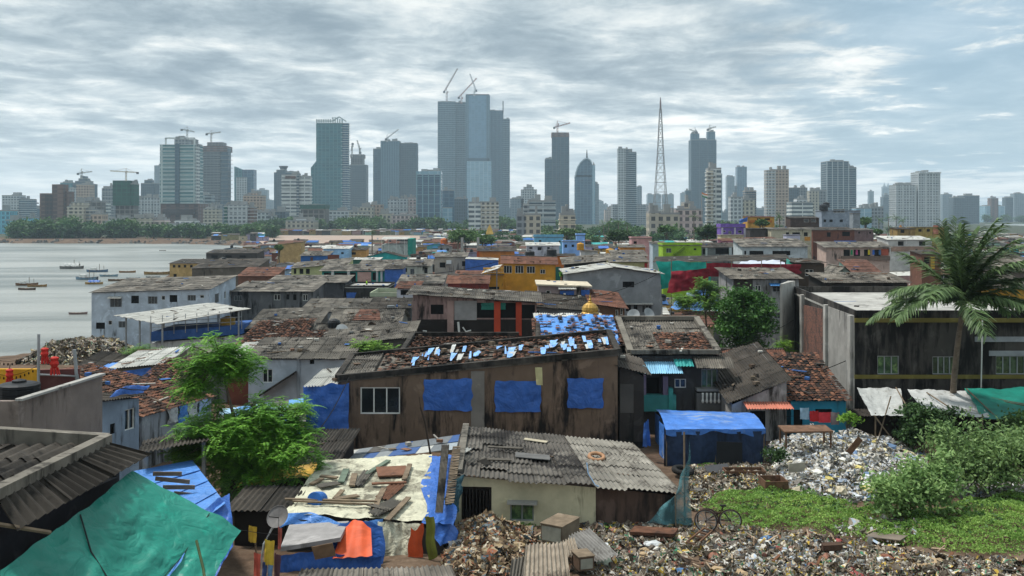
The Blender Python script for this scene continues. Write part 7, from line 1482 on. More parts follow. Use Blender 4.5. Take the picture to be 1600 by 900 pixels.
# tent
def tent():
    root = thing('tarpaulin_tent', 'blue tarpaulin tent with dark netted front standing on rubbish', 'tent', G(1110, 725)); a, b, c, d = P(1040, 671, 43), P(1196, 670, 43.4), P(1168, 645, 49), P(1024, 640, 49); rd = (d+c)/2
    def top(s, t):
        p = a.lerp(b, s).lerp(d.lerp(c, s), t); w = .035*noise.noise(p*1.7)+.02*abs(noise.noise(p*5)); return p+Vector((0, 0, .32*math.sin(math.pi*t)*.8-.09*math.sin(math.pi*2*s)**2*math.sin(math.pi*t)+w))
    mb = MB(); mb.grid(top, 44, 26)
    mb.grid(lambda s, t: top(s, 0)+Vector((.01, -.03-.03*math.sin(s*38), -(.24+.10*math.sin(s*9)+.06*math.sin(s*23))*t)), 44, 4); mb.build('blue_cover', mat('tent blue', '#3a6fba', .5, .16, 1.4, '#8393a8', .42, False, .35, 6, spec=.4, crease=.8), root, True)
    g = gzm(43*S)-.1; mb = MB()
    mb.grid(lambda s, t: (lambda p: Vector((p.x+.05*math.sin(s*21), p.y+.06*math.sin(s*33)+.05*noise.noise(p)+.1*t, p.z-.12-(p.z-g)*t)))(top(s, 0)), 40, 10); mb.build('netted_front', mat('netted front', '#24344f', .75, .3, 2.6, '#10151d', .5, True, .4, 8), root, True)
    mb = MB(); mb.grid(lambda s, t: (lambda p: Vector((p.x-.08*math.sin(s*14), p.y, p.z-.05-(p.z-g)*t)))(d.lerp(a, s)), 14, 8); mb.build('netted_side', mat('tent blue', '#3576d8'), root, True)
    mb = MB(); mb.grid(lambda s, t: (lambda p: Vector((p.x+.06*math.sin(s*14), p.y, p.z-.05-(p.z-g)*t)))(b.lerp(c, s)), 10, 8); mb.build('right_side', TARPB, root, True)
    for s in (.01, .5, .99): q = top(s, 0); mb = MB(); mb.tube([(q.x, q.y+.08, g), (q.x, q.y+.08, q.z)], .04, 6); mb.build('pole', WOOD, root)
    p0, p1 = P(1120, 690, 42.7), P(1160, 726, 42.7); mb = MB(); mb.hexa([(p0.x, p0.y, p1.z), (p1.x, p0.y, p1.z), (p1.x, p0.y+.03, p1.z), (p0.x, p0.y+.03, p1.z)], [(p0.x, p0.y, p0.z), (p1.x, p0.y, p0.z-.05), (p1.x, p0.y+.03, p0.z-.05), (p0.x, p0.y+.03, p0.z)]); mb.build('black_panel', mat('black panel', '#1f2124', .8), root)
tent()
sheet('tarpaulin', 'torn bright blue plastic hanging at the left of the tent', 'tarpaulin', P(1004, 698, 44), P(1017, 696, 44), P(1013, 655, 44), P(1006, 660, 44), TARPB, .1, .12, 8, 14, seed=33, hang=1.)
# net fence
def netfence():
    m = bpy.data.materials.new('teal net'); m.use_nodes = True; nt = m.node_tree; bs = nt.nodes['Principled BSDF']; bs.inputs['Base Color'].default_value = (*hexc('#3f6c72'), 1); bs.inputs['Roughness'].default_value = .9
    tc = nd(nt, 'ShaderNodeTexCoord'); n = noise_tex(nt, tc.outputs['Object'], 3., 4, .6); t = nd(nt, 'ShaderNodeBsdfTransparent'); mx = nd(nt, 'ShaderNodeMixShader'); nt.links.new(maprange(nt, n, .3, .7, .1, .6), mx.inputs[0])
    nt.links.new(bs.outputs[0], mx.inputs[1]); nt.links.new(t.outputs[0], mx.inputs[2]); nt.links.new(mx.outputs[0], nt.nodes['Material Output'].inputs[0])
    root = thing('net_fence', 'teal fishing net hung on sticks beside the shack', 'net', G(1070, 815)); A, B, C, D = P(1010, 818, 31.5), P(1078, 820, 32.2), P(1078, 690, 33), P(1064, 765, 32.4)
    mb = MB(); mb.grid(lambda s, t: (lambda p: p+Vector((.05*math.sin(t*9+s*7), .12*math.sin(s*11+t*4), 0)))(A.lerp(B, s).lerp(D.lerp(C, s), t)), 14, 24); mb.build('netting', m, root, True)
    mb = MB(); mb.tube([P(1070, 825, 32.4), P(1069, 675, 32.8)], .04, 6); mb.build('pole', WOOD, root); mb = MB(); mb.tube([P(1056, 822, 32), P(1055, 775, 32)], .025, 5); mb.build('pole', WOOD, root)
netfence()
# tricycle
def trike():
    d = 32; k = d*S/F; W_ = lambda u, v, dd=d: P(u, v, dd); root = thing('cargo_tricycle', 'rusty cargo tricycle without its box on the rubbish', 'tricycle', G(1120, 832)); rust = mat('rusty frame', '#3a2a22', .85, .3, 6, '#1f1815', .4); R_ = 17*k
    for (u, v, dd, ax) in ((1103, 814, 31.6, (.35, 1, .02)), (1106, 811, 33.2, (.35, 1, .02)), (1141, 813, 32.2, (.15, 1, .05))):
        c = W_(u, v, dd); mb = MB(); mb.torus(c, R_, .028, ax, 26, 6); w = mb.build('wheel', rust, root, True)
        mb = MB(); mb.torus(c, R_*.93, .018, ax, 24, 5); mb.build('rim', STEEL, w, True)
        a = Vector(ax).normalized(); ux = a.orthogonal().normalized(); uy = a.cross(ux); mb = MB()
        for i in range(14): t = 2*math.pi*i/14; mb.tube([c+a*.03*(-1)**i, c+(ux*math.cos(t)+uy*math.sin(t))*R_*.93], .006, 4, cap=False)
        mb.build('spokes', STEEL, w); mb = MB(); mb.lathe(c-a*.05, [(.035, 0), (.035, .1)], 8, axis=a); mb.build('hub', rust, w)
    mb = MB(); j = lambda u, v, dd: W_(u, v, dd)
    for a, b in ((j(1103, 814, 31.6), j(1106, 811, 33.2)), (j(1104, 813, 32.4), j(1122, 812, 32.3)), (j(1122, 812, 32.3), j(1141, 813, 32.2)), (j(1122, 812, 32.3), j(1128, 796, 32.3)), (j(1128, 796, 32.3), j(1141, 813, 32.2)), (j(1104, 813, 31.8), j(1102, 800, 31.9)), (j(1102, 800, 31.9), j(1124, 802, 32.2)), (j(1104, 812, 33), j(1124, 802, 32.3)), (j(1128, 796, 32.3), j(1130, 792, 32.3))): mb.tube([a, b], .026, 6)
    mb.build('frame', rust, root)
    mb = MB(); mb.box(j(1130, 791, 32.3), (.22, .12, .05)); mb.build('saddle', RUBBER, root); mb = MB(); mb.tube([j(1098, 797, 32), j(1103, 795, 32.5), j(1109, 797, 33)], .018, 5); mb.build('handlebar', rust, root)
trike()
# boxes, sheets, boards in the rubbish
def crate(label, u0, v0, u1, v1, d, dep, hfront, m, name='cabinet', rz=0., open_=False, cat='cabinet'):
    a, b = P(u0, v1, d), P(u1, v1, d); w = (b-a).length; root = thing(name, label, cat, a); c, s = math.cos(rz), math.sin(rz)
    def q(x, y, z): return Vector((a.x+x*c-y*s, a.y+x*s+y*c, a.z+z))
    mb = MB(); t = .04
    if open_:
        for x0, x1, y0, y1 in ((0, w, 0, t), (0, w, dep-t, dep), (0, t, t, dep-t), (w-t, w, t, dep-t)): mb.hexa([q(x0, y0, 0), q(x1, y0, 0), q(x1, y1, 0), q(x0, y1, 0)], [q(x0, y0, hfront), q(x1, y0, hfront), q(x1, y1, hfront), q(x0, y1, hfront)])
        mb.hexa([q(t, t, 0), q(w-t, t, 0), q(w-t, dep-t, 0), q(t, dep-t, 0)], [q(t, t, .05), q(w-t, t, .05), q(w-t, dep-t, .05), q(t, dep-t, .05)])
        mb.build('box', m, root)
    else:
        mb.hexa([q(0, 0, 0), q(w, 0, 0), q(w, dep, 0), q(0, dep, 0)], [q(0, 0, hfront), q(w, 0, hfront), q(w, dep, hfront), q(0, dep, hfront)]); mb.build('carcass', m, root)
        mb = MB(); mb.hexa([q(-.03, -.03, hfront), q(w+.03, -.03, hfront), q(w+.03, dep+.03, hfront), q(-.03, dep+.03, hfront)], [q(-.03, -.03, hfront+.03), q(w+.03, -.03, hfront+.03), q(w+.03, dep+.03, hfront+.03), q(-.03, dep+.03, hfront+.03)]); mb.build('top', WOOD, root)
        mb = MB(); mb.hexa([q(.05, -.012, .06), q(w-.05, -.012, .06), q(w-.05, .0, .06), q(.05, .0, .06)], [q(.05, -.012, hfront-.06), q(w-.05, -.012, hfront-.06), q(w-.05, .0, hfront-.06), q(.05, .0, hfront-.06)]); mb.build('front_panel', mat('pale panel', '#8d8c80', .85, .15, 3, '#5b564c', .4), root)
crate('old wooden cabinet lying on its back on the rubbish', 845, 820, 883, 845, 29.6, 1.3, .62, mat('cabinet wood', '#6f6353', .9, .2, 3, '#463b30', .4), rz=-.55)
crate('small brown box half sunk beside the corrugated pieces', 905, 868, 930, 893, 27.2, .7, .45, mat('dirty brown', '#5a483a', .9, .2, 3), rz=.3, name='box', cat='box')
crate('open brown wooden tray on the ground by the tent', 1196, 750, 1233, 765, 37, 1.1, .35, WOODB, open_=True, name='wooden_tray', cat='tray', rz=.05)
crate('row of broken wooden crates below the tent front', 1134, 730, 1197, 756, 40.5, .8, .62, WOODB, open_=True, name='wooden_crate', cat='crate')
mb = MB(); root = thing('table', 'wooden table piled with rags before the turquoise house', 'table', P(1262, 694, 42)); a, b = P(1226, 677, 42), P(1302, 676, 42.3); mb.hexa([a, b, b+Vector((0, 1.3, .05)), a+Vector((0, 1.3, .05))], [q+Vector((0, 0, .08)) for q in (a, b, b+Vector((0, 1.3, .05)), a+Vector((0, 1.3, .05)))]); mb.build('table_top', WOODB, root)
for s, t in ((.04, .1), (.96, .1), (.04, 1.2), (.96, 1.2)): q = a.lerp(b, s)+Vector((0, t, 0)); mb = MB(); mb.box((q.x, q.y, q.z-.8), (.08, .08, .8)); mb.build('leg', WOODB, root)
gl = lambda u, v: G(u, v)+Vector((0, 0, .12))
piece(1124, 742, 1.3, .9, .5, mat('dark board', '#4b4b4d', .85, .15, 2), 'grey board tilted against the crates', gl, tilt=.7)
piece(1245, 731, .75, .6, .1, mat('white board', '#b3b1a8', .8, .12, 3), 'dirty white board leaning on the rubbish heap', lambda u, v: P(u, v, 39), tilt=.6)
piece(1335, 697, .9, .35, .9, WOODB, 'brown plank sticking out of the rubbish heap top', lambda u, v: P(u, v, 39.5), tilt=.3)
mb = MB(); mb.torus(P(1067, 735, 40.5), .42, .14, (.1, -.1, 1), 22, 8); put(mb.build('tyre', RUBBER, None, True), 'black car tyre lying left of the tent front', 'tyre')
piece(1088, 770, .6, .6, .2, mat('grey lid', '#55534f', .85), 'square grey lid on the ground near the net', gl)
# corrugated pieces leaning in the near rubbish
def leaning(label, u0, v0, u1, v1, d0, d1, m, skew=0):
    mb = MB(); patch(mb, P(u0, v1, d0), P(u1, v1, d0), P(u1+skew, v0, d1), P(u0+skew, v0, d1), 'corr', rf, sheet=9, rowlen=9)
    put(mb.build('corrugated_sheet', m), label, 'sheet')
def bigcorr(label, A, B, C, D, n, m):
    A, B, C, D = map(Vector, (A, B, C, D)); up = (B-A).cross(D-A).normalized(); up = up if up.z > 0 or up.y < 0 else -up; mb = MB(); k = n*6
    for i in range(k+1):
        for t in (0, .33, .66, 1): mb.v.append(tuple(A.lerp(B, i/k).lerp(D.lerp(C, i/k), t)+up*(.045*math.cos(2*math.pi*i/6)+.02*math.sin(t*4+i*.2))))
    for i in range(k):
        for t in range(3): a = i*4+t; mb.f.append((a, a+4, a+5, a+1)); mb.m.append(0)
    put(mb.build('corrugated_sheet', m), label, 'sheet')
CS = mat('buff sheet', '#94897a', .9, .25, 2.5, '#4d443a', .45, False, .3, 14)
bigcorr('large buff corrugated sheet leaning at the bottom of the rubbish', P(817, 912, 25.8), P(892, 912, 25.8), P(883, 848, 27.4), P(822, 850, 27.4), 10, CS)
bigcorr('grey corrugated sheet sliding off the near heap at right of the cabinet', P(925, 880, 27.6), P(966, 868, 27.8), P(920, 826, 29.6), P(885, 838, 29.2), 8, mat('ash sheet', '#7f7d79', .9, .2, 2.5, '#46423d', .4))
bigcorr('short grey corrugated sheet left of the large buff one', P(795, 912, 26), P(815, 912, 26), P(822, 870, 27), P(800, 872, 27), 4, ROOFG)
bigcorr('narrow corrugated sheet under the cabinet end', P(880, 872, 27.6), P(905, 866, 27.7), P(897, 840, 28.6), P(876, 846, 28.5), 5, CS)
ps = lambda u, v: P(u, v, HC/S*F/(v-HV) if 0 else gd(u, v))+Vector((0, 0, .2))
piece(943, 888, .55, .75, .2, mat('mint board', '#a7ad98', .8, .1, 3), 'pale mint board lying at the bottom of the rubbish', ps, tilt=.5)
piece(1022, 842, 1.7, .9, -.2, mat('rust cloth', '#5e4030', .95, .35, 4, '#35261e', .5, bump=.8), 'crumpled rust brown mattress on the rubbish', ps, name='mattress', th=.12)
piece(1385, 848, 1.4, .8, -.4, mat('flat card', '#6d6358', .95), 'flat grey brown card beside the creeping plants', ps, th=.03)
piece(1390, 822, .9, .5, .3, mat('flat card2', '#5b544c', .95), 'small dark card in the creeping plants', ps, th=.03)
piece(1300, 868, .7, .4, .2, mat('dark carton', '#4a372b', .95), 'dark brown carton in the lower rubbish', ps, th=.2, name='carton')
mb = MB(); root = thing('chair', 'broken wooden chair frame lying on the rubbish', 'chair', ps(1090, 858)); c = ps(1090, 858)
for a, b in (((-.4, 0, .05), (.3, .35, .45)), ((-.1, -.3, .05), (.55, .05, .45)), ((-.4, 0, .05), (-.1, -.3, .05)), ((.3, .35, .45), (.55, .05, .45)), ((-.05, .17, .22), (.22, -.12, .25)), ((.1, .25, .33), (.4, -.02, .33))): mb.bar(c+Vector(a), c+Vector(b), .06)
mb.build('frame', WOODB, root)
# rubbish
def rubbish(name, label, poly, n, smin, smax, m, seed, hfun, zoff=0., uv=True, thr=-9.):
    rng = np.random.default_rng(seed); gp = gpoly(poly) if uv else poly; xy = np.array(inpoly(gp, n, rng))
    if thr > -9: xy = xy[np.array([nz(x, y, .7)+.5*nz(x, y, 2.1)+rng.normal()*.12 > thr for x, y in xy])]; n = len(xy)
    e = -sdf(gp, xy[:, 0], xy[:, 1])
    h = np.array([hfun(x, y, k) for (x, y), k in zip(xy, e)]); z = np.array([gzm(y) for y in xy[:, 1]])+h+rng.uniform(-.02, .12, n)+zoff
    C = np.stack([xy[:, 0], xy[:, 1], z], -1); nrm = unit(rng.normal(size=(n, 3))+np.array([0, -.3, 1.1])); a = unit(np.cross(nrm, rng.normal(size=(n, 3)))); b = np.cross(nrm, a)
    s = (smin+(smax-smin)*rng.uniform(size=n)**2.2)[:, None]; asp = rng.uniform(.35, 1., n)[:, None]; bend = (rng.uniform(-.6, .6, n)[:, None])*nrm*s
    j = lambda: rng.normal(size=(n, 3))*s*.18
    V = np.stack([C-a*s-b*s*asp+j(), C-b*s*asp*1.1+bend+j(), C+a*s-b*s*asp+j(), C+a*s+b*s*asp+j(), C+b*s*asp+bend+j(), C-a*s+b*s*asp+j()], 1)
    o0 = C[0]; me = bpy.data.meshes.new(name); me.vertices.add(n*6); me.vertices.foreach_set('co', (V-o0).reshape(-1).astype(np.float32)); base = (np.arange(n)*6)[:, None]
    idx = np.concatenate([base+np.array([[0, 1, 4, 5]]), base+np.array([[1, 2, 3, 4]])], 1).reshape(-1).astype(np.int32)
    me.loops.add(n*8); me.loops.foreach_set('vertex_index', idx); me.polygons.add(n*2); me.polygons.foreach_set('loop_start', np.arange(0, n*8, 4, dtype=np.int32)); me.polygons.foreach_set('loop_total', np.full(n*2, 4, dtype=np.int32))
    me.update(calc_edges=True); me.validate(); me.materials.append(m); o = bpy.data.objects.new(name, me); COL.objects.link(o); o.location = o0; return put(o, label, 'rubbish', None, 'stuff')
def nz(x, y, s=1.): return noise.noise(Vector((x*s, y*s, 4.)))
MIXED = multi('mixed litter', ['#7d7263', '#54453a', '#a39b8c', '#5f4f40', '#8d8373', '#43382f', '#c4c0b6', '#7b6a57', '#6d5544', '#5f6d78', '#b0a58d', '#38302a', '#82776a', '#4f4338', '#7d6f60', '#a8a08f', '#5a4f45', '#7d4a40', '#675646', '#bfb8a8', '#50453b', '#3d7a5a', '#8f8270', '#d0c9b8', '#b89a3c', '#6a5d50', '#74685b'], .75, .3, .4, clump=1.6)
BROWN = multi('brown litter', ['#7d6a52', '#5b4a3a', '#94805f', '#a8957a', '#4a3c30', '#8a7358', '#6b5843', '#b9a78a', '#3c3129', '#7a6650', '#c2b8a3', '#9d8c70', '#8a5a42', '#5d6a70'], .85, .2, .4, clump=1.4)
PALE = multi('pale plastic litter', ['#c9c7c0', '#8f887b', '#a5a39b', '#6b5d4d', '#c9c0a0', '#8d8a82', '#bfc5cc', '#7a746a', '#d9d6cd', '#8f9aa8', '#a89f8b', '#cbb878', '#99948a', '#e0deda', '#5d564d', '#b8bcc2', '#8c7f6d', '#a9b6c4', '#c5beb0'], .6, .35, .4, clump=1.5)
heapA = lambda x, y, e: min(e, 2.2)*.42*(.8+.35*nz(x, y, 1.3))
rubbish('rubbish', 'heap of pale plastic bags and bottles before the turquoise house', [(1198, 700), (1225, 688), (1300, 690), (1350, 694), (1400, 700), (1445, 715), (1450, 760), (1395, 782), (1310, 786), (1245, 770), (1210, 735)], 17000, .02, .2, PALE, 1, lambda x, y, e: min(e, 2.0)*.44*(.85+.6*nz(x, y, .9)))
rubbish('rubbish', 'brown heap of shredded rubbish left of the cabinet', [(696, 845), (720, 822), (760, 820), (800, 828), (842, 840), (845, 905), (820, 935), (690, 935)], 8500, .02, .2, BROWN, 2, lambda x, y, e: min(e, 1.6)*.55*(.85+.3*nz(x, y, 1.3)))
rubbish('rubbish', 'mixed litter strewn over the near ground', [(840, 838), (900, 822), (1000, 816), (1090, 822), (1200, 832), (1270, 838), (1340, 852), (1420, 866), (1500, 876), (1640, 882), (1640, 930), (1400, 940), (1100, 945), (840, 940)], 21000, .02, .19, MIXED, 3, lambda x, y, e: .1*max(0, nz(x, y, .8))+.02, thr=-.22)
rubbish('rubbish', 'whitish litter in the lower middle of the near ground', [(1195, 848), (1260, 846), (1330, 866), (1345, 890), (1230, 898), (1120, 890), (1130, 856)], 2600, .03, .18, PALE, 4, lambda x, y, e: .12*max(0, nz(x, y, .8))+.03, thr=.0)
rubbish('rubbish', 'litter along the path between tent and net', [(1080, 730), (1200, 728), (1230, 770), (1120, 772), (1090, 800), (1076, 800)], 3600, .02, .18, MIXED, 5, lambda x, y, e: .03)
rubbish('rubbish', 'scattered litter poking through the creeping plants', [(1290, 825), (1420, 815), (1450, 850), (1340, 862)], 160, .04, .18, PALE, 6, lambda x, y, e: .12)
rubbish('rubbish', 'litter strip under the bushes at right', [(1480, 745), (1640, 745), (1640, 775), (1500, 780)], 1500, .04, .16, PALE, 7, lambda x, y, e: .03)
def bags(name, label, poly, n, smin, smax, m, seed, hfun):
    rng = np.random.default_rng(seed); gp = gpoly(poly); mb = MB()
    for x, y in inpoly(gp, n, rng):
        e = float(-sdf(gp, np.array([x]), np.array([y]))[0]); s = smin+(smax-smin)*rng.uniform()**2; c = Vector((x, y, gzm(y)+hfun(x, y, e)+s*.15)); q0 = rng.uniform(0, 50); i0 = len(mb.v); ax = rng.uniform(.6, 1.6); az = rng.uniform(0, 3.1); nu, nv = 9, 5
        for j in range(nv+1):
            for i in range(nu):
                a, b = 2*math.pi*i/nu, math.pi*j/nv-math.pi/2; d = Vector((math.cos(a)*math.cos(b)*ax, math.sin(a)*math.cos(b), math.sin(b)*.55)); r_ = s*(1+.55*noise.noise(d*1.7+Vector((q0, 0, 0)))+.3*noise.noise(d*4+Vector((0, q0, 0)))); d = d*r_; mb.v.append((c.x+d.x*math.cos(az)-d.y*math.sin(az), c.y+d.x*math.sin(az)+d.y*math.cos(az), c.z+d.z))
        for j in range(nv):
            for i in range(nu): mb.f.append((i0+j*nu+i, i0+j*nu+(i+1) % nu, i0+(j+1)*nu+(i+1) % nu, i0+(j+1)*nu+i)); mb.m.append(0)
    put(mb.build(name, m), label, 'rubbish', None, 'stuff')
HP_ = [(1198, 700), (1225, 688), (1300, 690), (1350, 694), (1400, 700), (1445, 715), (1450, 760), (1395, 782), (1310, 786), (1245, 770), (1210, 735)]
BAGC = multi('plastic bags', ['#d8d6d0', '#b9bec4', '#cbbf94', '#a39e93', '#dedfdd', '#c4b46a', '#8c98a8', '#e3e0d6', '#77716a', '#c9cdd1', '#6d87a8', '#b5a98f'], .45, .5, .6)
bags('rubbish', 'full plastic bags and sacks heaped before the turquoise house', HP_, 520, .1, .34, BAGC, 31, lambda x, y, e: min(e, 2.0)*.44*(.85+.6*nz(x, y, .9)))
bags('rubbish', 'bags and bundles of cloth lying in the near litter', [(900, 835), (1000, 822), (1090, 826), (1200, 835), (1270, 842), (1340, 856), (1420, 870), (1600, 890), (1600, 905), (900, 905)], 330, .06, .26, multi('bundles', ['#cfccc4', '#8a5a44', '#6d6358', '#b8b2a5', '#3f6a94', '#4b4039', '#a88f6c', '#d9d6cf', '#8f3f3a', '#5d5348', '#bfae6a', '#2f2c2a', '#c7c9c9', '#7d4a33'], .6, .4, .6), 32, lambda x, y, e: .03)
bags('rubbish', 'lumps of packed rubbish in the brown heap', [(696, 845), (720, 822), (760, 820), (800, 828), (842, 840), (845, 905), (690, 905)], 260, .06, .26, BROWN, 33, lambda x, y, e: min(e, 1.6)*.55*(.85+.3*nz(x, y, 1.3)))
mb = MB()
for _ in range(170):
    u, v = rf.uniform(700, 1500), rf.uniform(835, 905); p = G(u, v)+Vector((0, 0, .12+.3*(u < 850))); a = rf.uniform(0, 3.1); l = rf.uniform(.2, .7); mb.bar(p, p+Vector((math.cos(a)*l, math.sin(a)*l, rf.uniform(-.05, .2))), rf.uniform(.03, .12), .025)
put(mb.build('broken_planks', multi('plank bits', ['#7a6450', '#5b4838', '#94806a', '#3f342b', '#a8937a', '#6d4a34'], .9)), 'broken planks and sticks strewn in the near litter', 'rubbish', None, 'stuff')
def mound(label, poly, m, hf, n=50):
    gp = gpoly(poly); a = np.array(gp); x0, y0 = a.min(0); x1, y1 = a.max(0); mb = MB()
    def fn(s, t):
        x, y = x0+(x1-x0)*s, y0+(y1-y0)*t; e = float(-sdf(gp, np.array([x]), np.array([y]))[0]); return (x, y, gzm(y)+(hf(x, y, e) if e > 0 else -.3)-.04)
    mb.grid(fn, n, n); put(mb.build('rubbish_mound', m, None, True), label, 'rubbish', None, 'stuff')
mound('grey core of the pale plastic heap', [(1198, 700), (1225, 688), (1300, 690), (1350, 694), (1400, 700), (1445, 715), (1450, 760), (1395, 782), (1310, 786), (1245, 770), (1210, 735)], mat('heap core', '#7d776c', .95, .3, 6, bump=.8, bscale=8), lambda x, y, e: min(e, 2.0)*.44*(.85+.6*nz(x, y, .9)))
mound('brown core of the near shredded heap', [(696, 845), (720, 822), (760, 820), (800, 828), (842, 840), (845, 905), (820, 935), (690, 935)], mat('brown core', '#5d4c3b', .95, .3, 6, bump=.8, bscale=8), lambda x, y, e: min(e, 1.6)*.55*(.85+.3*nz(x, y, 1.3)))
# rubbish by the water
c0 = G(110, 566); gp = [(c0.x-5, c0.y-3), (c0.x+6, c0.y-4), (c0.x+8, c0.y+3), (c0.x+3, c0.y+9), (c0.x-5, c0.y+7)]
rubbish('rubbish', 'tall heap of rubbish at the water edge by the white house', gp, 2600, .1, .5, MIXED, 9, lambda x, y, e: min(e, 3.)*.75, uv=False)
# right canopies
sheet('tarpaulin', 'dirty white tarpaulin awning at the corner of the blackened building', 'tarpaulin', P(1362, 650, 45), P(1412, 650, 45), P(1408, 607, 51), P(1338, 606, 51), TARPW, .25, .07, 22, 18, seed=81)
sheet('tarpaulin', 'patched white and grey tarpaulin awning beside the palm trunk', 'tarpaulin', P(1440, 640, 46), P(1545, 655, 45.5), P(1525, 612, 51), P(1418, 608, 51), mat('patched tarp', '#b5b7b5', .6, .15, 1.4, '#6b655b', .42, False, .35, 7), .2, .08, 26, 18, seed=82)
sheet('tarpaulin', 'teal tarpaulin awning at the right edge', 'tarpaulin', P(1535, 655, 45.5), P(1640, 655, 45.5), P(1640, 606, 51), P(1508, 607, 51), TARPT, .1, .05, 26, 18, seed=83)
for i, (a, b, l) in enumerate([((1372, 690, 45), (1392, 622, 45.6), 'brown pole propped under the white awning'), ((1402, 700, 45), (1366, 652, 45), 'thin pole leaning left below the white awning'), ((1400, 608, 50.5), (1418, 640, 46), 'dark pole over the gap between awnings'), ((1448, 616, 50), (1500, 650, 46), 'dark pole across the patched awning'), ((1510, 610, 50.5), (1560, 658, 45.6), 'dark pole laid down the teal awning'), ((1368, 690, 45.5), (1368, 648, 45.5), 'upright post of the white awning'), ((1535, 690, 45.5), (1535, 650, 45.6), 'upright post between patched and teal awnings'), ((1590, 690, 45.5), (1590, 650, 45.6), 'upright post under the teal awning')]):
    mb = MB(); mb.tube([P(*a)+Vector((0, 0, .1)), P(*b)+Vector((0, 0, .1))], .04, 6); put(mb.build('pole', WOOD), l, 'pole')
mb = MB(); root = thing('dry_frond', 'dry brown palm frond fallen on the teal awning', 'frond', P(1570, 630, 48.5)); a, b = P(1542, 622, 49.6), P(1612, 636, 47.5); mb.tube([a, b], .025, 5)
for i in range(40):
    q = a.lerp(b, .1+.9*i/40)+Vector((0, 0, .08)); sd_ = Vector((.35, -.12, 0))+Vector((rf.uniform(-.05, .1), rf.uniform(-.2, .25), -.06)); e = q+sd_*1.4; w = Vector((0, .015, .012)); mb.poly([q-w, q+w, e+w*.3, e-w*.3])
mb.build('leaflets', mat('dry leaf', '#6a4f3a', .95, .2, 4), root)
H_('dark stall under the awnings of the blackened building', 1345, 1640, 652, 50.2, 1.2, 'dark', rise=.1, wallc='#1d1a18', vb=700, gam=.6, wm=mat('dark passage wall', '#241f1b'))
# clothes before the turquoise house
mb = MB(); mb.tube([P(1228, 651, 48), P(1265, 648, 48), P(1340, 650, 48)], .01, 4); put(mb.build('clothes_line', DARK), 'clothes line strung before the turquoise house', 'line')
for i, (u0, v0, u1, v1, h, l) in enumerate([(1265, 642, 1279, 658, '#a8262a', 'dark red cloth on the clothes line'), (1279, 644, 1298, 660, '#c73a44', 'bright red cloth on the clothes line'), (1298, 644, 1311, 663, '#7d6f70', 'grey cloth at the right of the red ones'), (1250, 637, 1264, 655, '#8aa5b8', 'pale blue shirt at the left of the line')]):
    sheet('garment', l, 'clothing', P(u0, v1, 48), P(u1, v1, 48), P(u1, v0, 48), P(u0, v0, 48), mat('cloth '+h, h, .9, .15, 3, bump=.2), .08, .05, 8, 8, seed=90+i, hang=1.)
# red and teal cloth walls
sheet('cloth_wall', 'long teal cloth screen behind the loose tree', 'cloth', P(1032, 452, 95), P(1112, 440, 97), P(1110, 410, 97), P(1026, 408, 95), mat('teal cloth', '#1c9a8a', .8, .15, 1.2, '#14695f', .36, True, .3, 3), .3, .12, 30, 14, seed=101, hang=1.)
sheet('cloth_wall', 'sagging maroon cloth screen in front of the teal one', 'cloth', P(1042, 458, 92), P(1105, 448, 92), P(1108, 418, 92), P(1050, 424, 92), TARPR, .9, .2, 26, 16, seed=102, hang=1.)
sheet('cloth_wall', 'long straight maroon cloth screen over the corrugated roof', 'cloth', P(1104, 432, 93), P(1250, 428, 96), P(1252, 413, 96), P(1104, 411, 93), TARPR, .2, .12, 36, 8, seed=103, hang=1.)
sheet('cloth', 'pale lilac cloth stretched above the maroon screen', 'cloth', P(1152, 413, 97), P(1226, 414, 98), P(1228, 406, 104), P(1160, 408, 103), mat('pale lilac cloth', '#b3b8c6', .7, .1), .2, .1, 16, 8, seed=104)
sheet('cloth', 'small teal cloth flap right of the lilac cloth', 'cloth', P(1228, 415, 97), P(1244, 415, 97), P(1238, 409, 99), P(1229, 404, 99), TARPT, .1, .05, 8, 6, seed=105)
for i, u in enumerate((1049, 1104, 1143, 1190, 1220)):
    mb = MB(); p = P(u, 412, 93.4+.02*i); mb.tube([(p.x, p.y, gzm(p.y)-.3), p+Vector((0, 0, .4))], .05, 5); put(mb.build('pole', WOOD), 'bamboo pole holding up the maroon and teal cloth screens', 'pole', 'poles of the cloth screens')
canopy('broad dark sheet roof behind the maroon screen', [(1020, 410, 100), (1236, 408, 104), (1228, 397, 114), (1024, 401, 112)], [(.05, .5), (.5, .5), (.95, .5)], ROOFD, 'panel', 'shed_roof', 'roof')
sheet('tarpaulin', 'faded blue tarpaulin on the low hut under the loose tree', 'tarpaulin', P(1048, 482, 80), P(1100, 485, 80), P(1098, 470, 84), P(1056, 470, 84), TARPL, .1, .1, 16, 8, seed=106)
# ochre tanks
tank(907, 391, 170, .75, 1.5, 'ochre water tank left above the whitewashed block', '#b07f22'); tank(953, 400, 168, .85, 1.5, 'larger ochre water tank right of the whitewashed block', '#b07f22'); tank(694, 381, 300, 1.3, 1.9, 'orange rooftop water tank far behind', '#c2662a'); tank(828, 404, 140, .8, 1.3, 'black water tank on a roof right of the yellow house', '#202225'); tank(1287, 329, 300, 1.5, 2.2, 'small black tank on the grey block roof', '#202225'); tank(1291, 324, 301, 1.2, 1.8, 'second black tank higher on the grey block', '#202225'); tank(862, 401, 150, .9, 1.4, 'squat black tank beside the deep orange house', '#202225')
# roof posts
for u, l in ((722, 'left concrete post standing on a grey roof'), (747, 'right concrete post standing on a grey roof')):
    p = P(u, 388, 260); mb = MB(); mb.box((p.x, p.y, p.z-1), (.8, .8, P(u, 371, 260).z-p.z+1)); put(mb.build('post', CONCL), l, 'post')
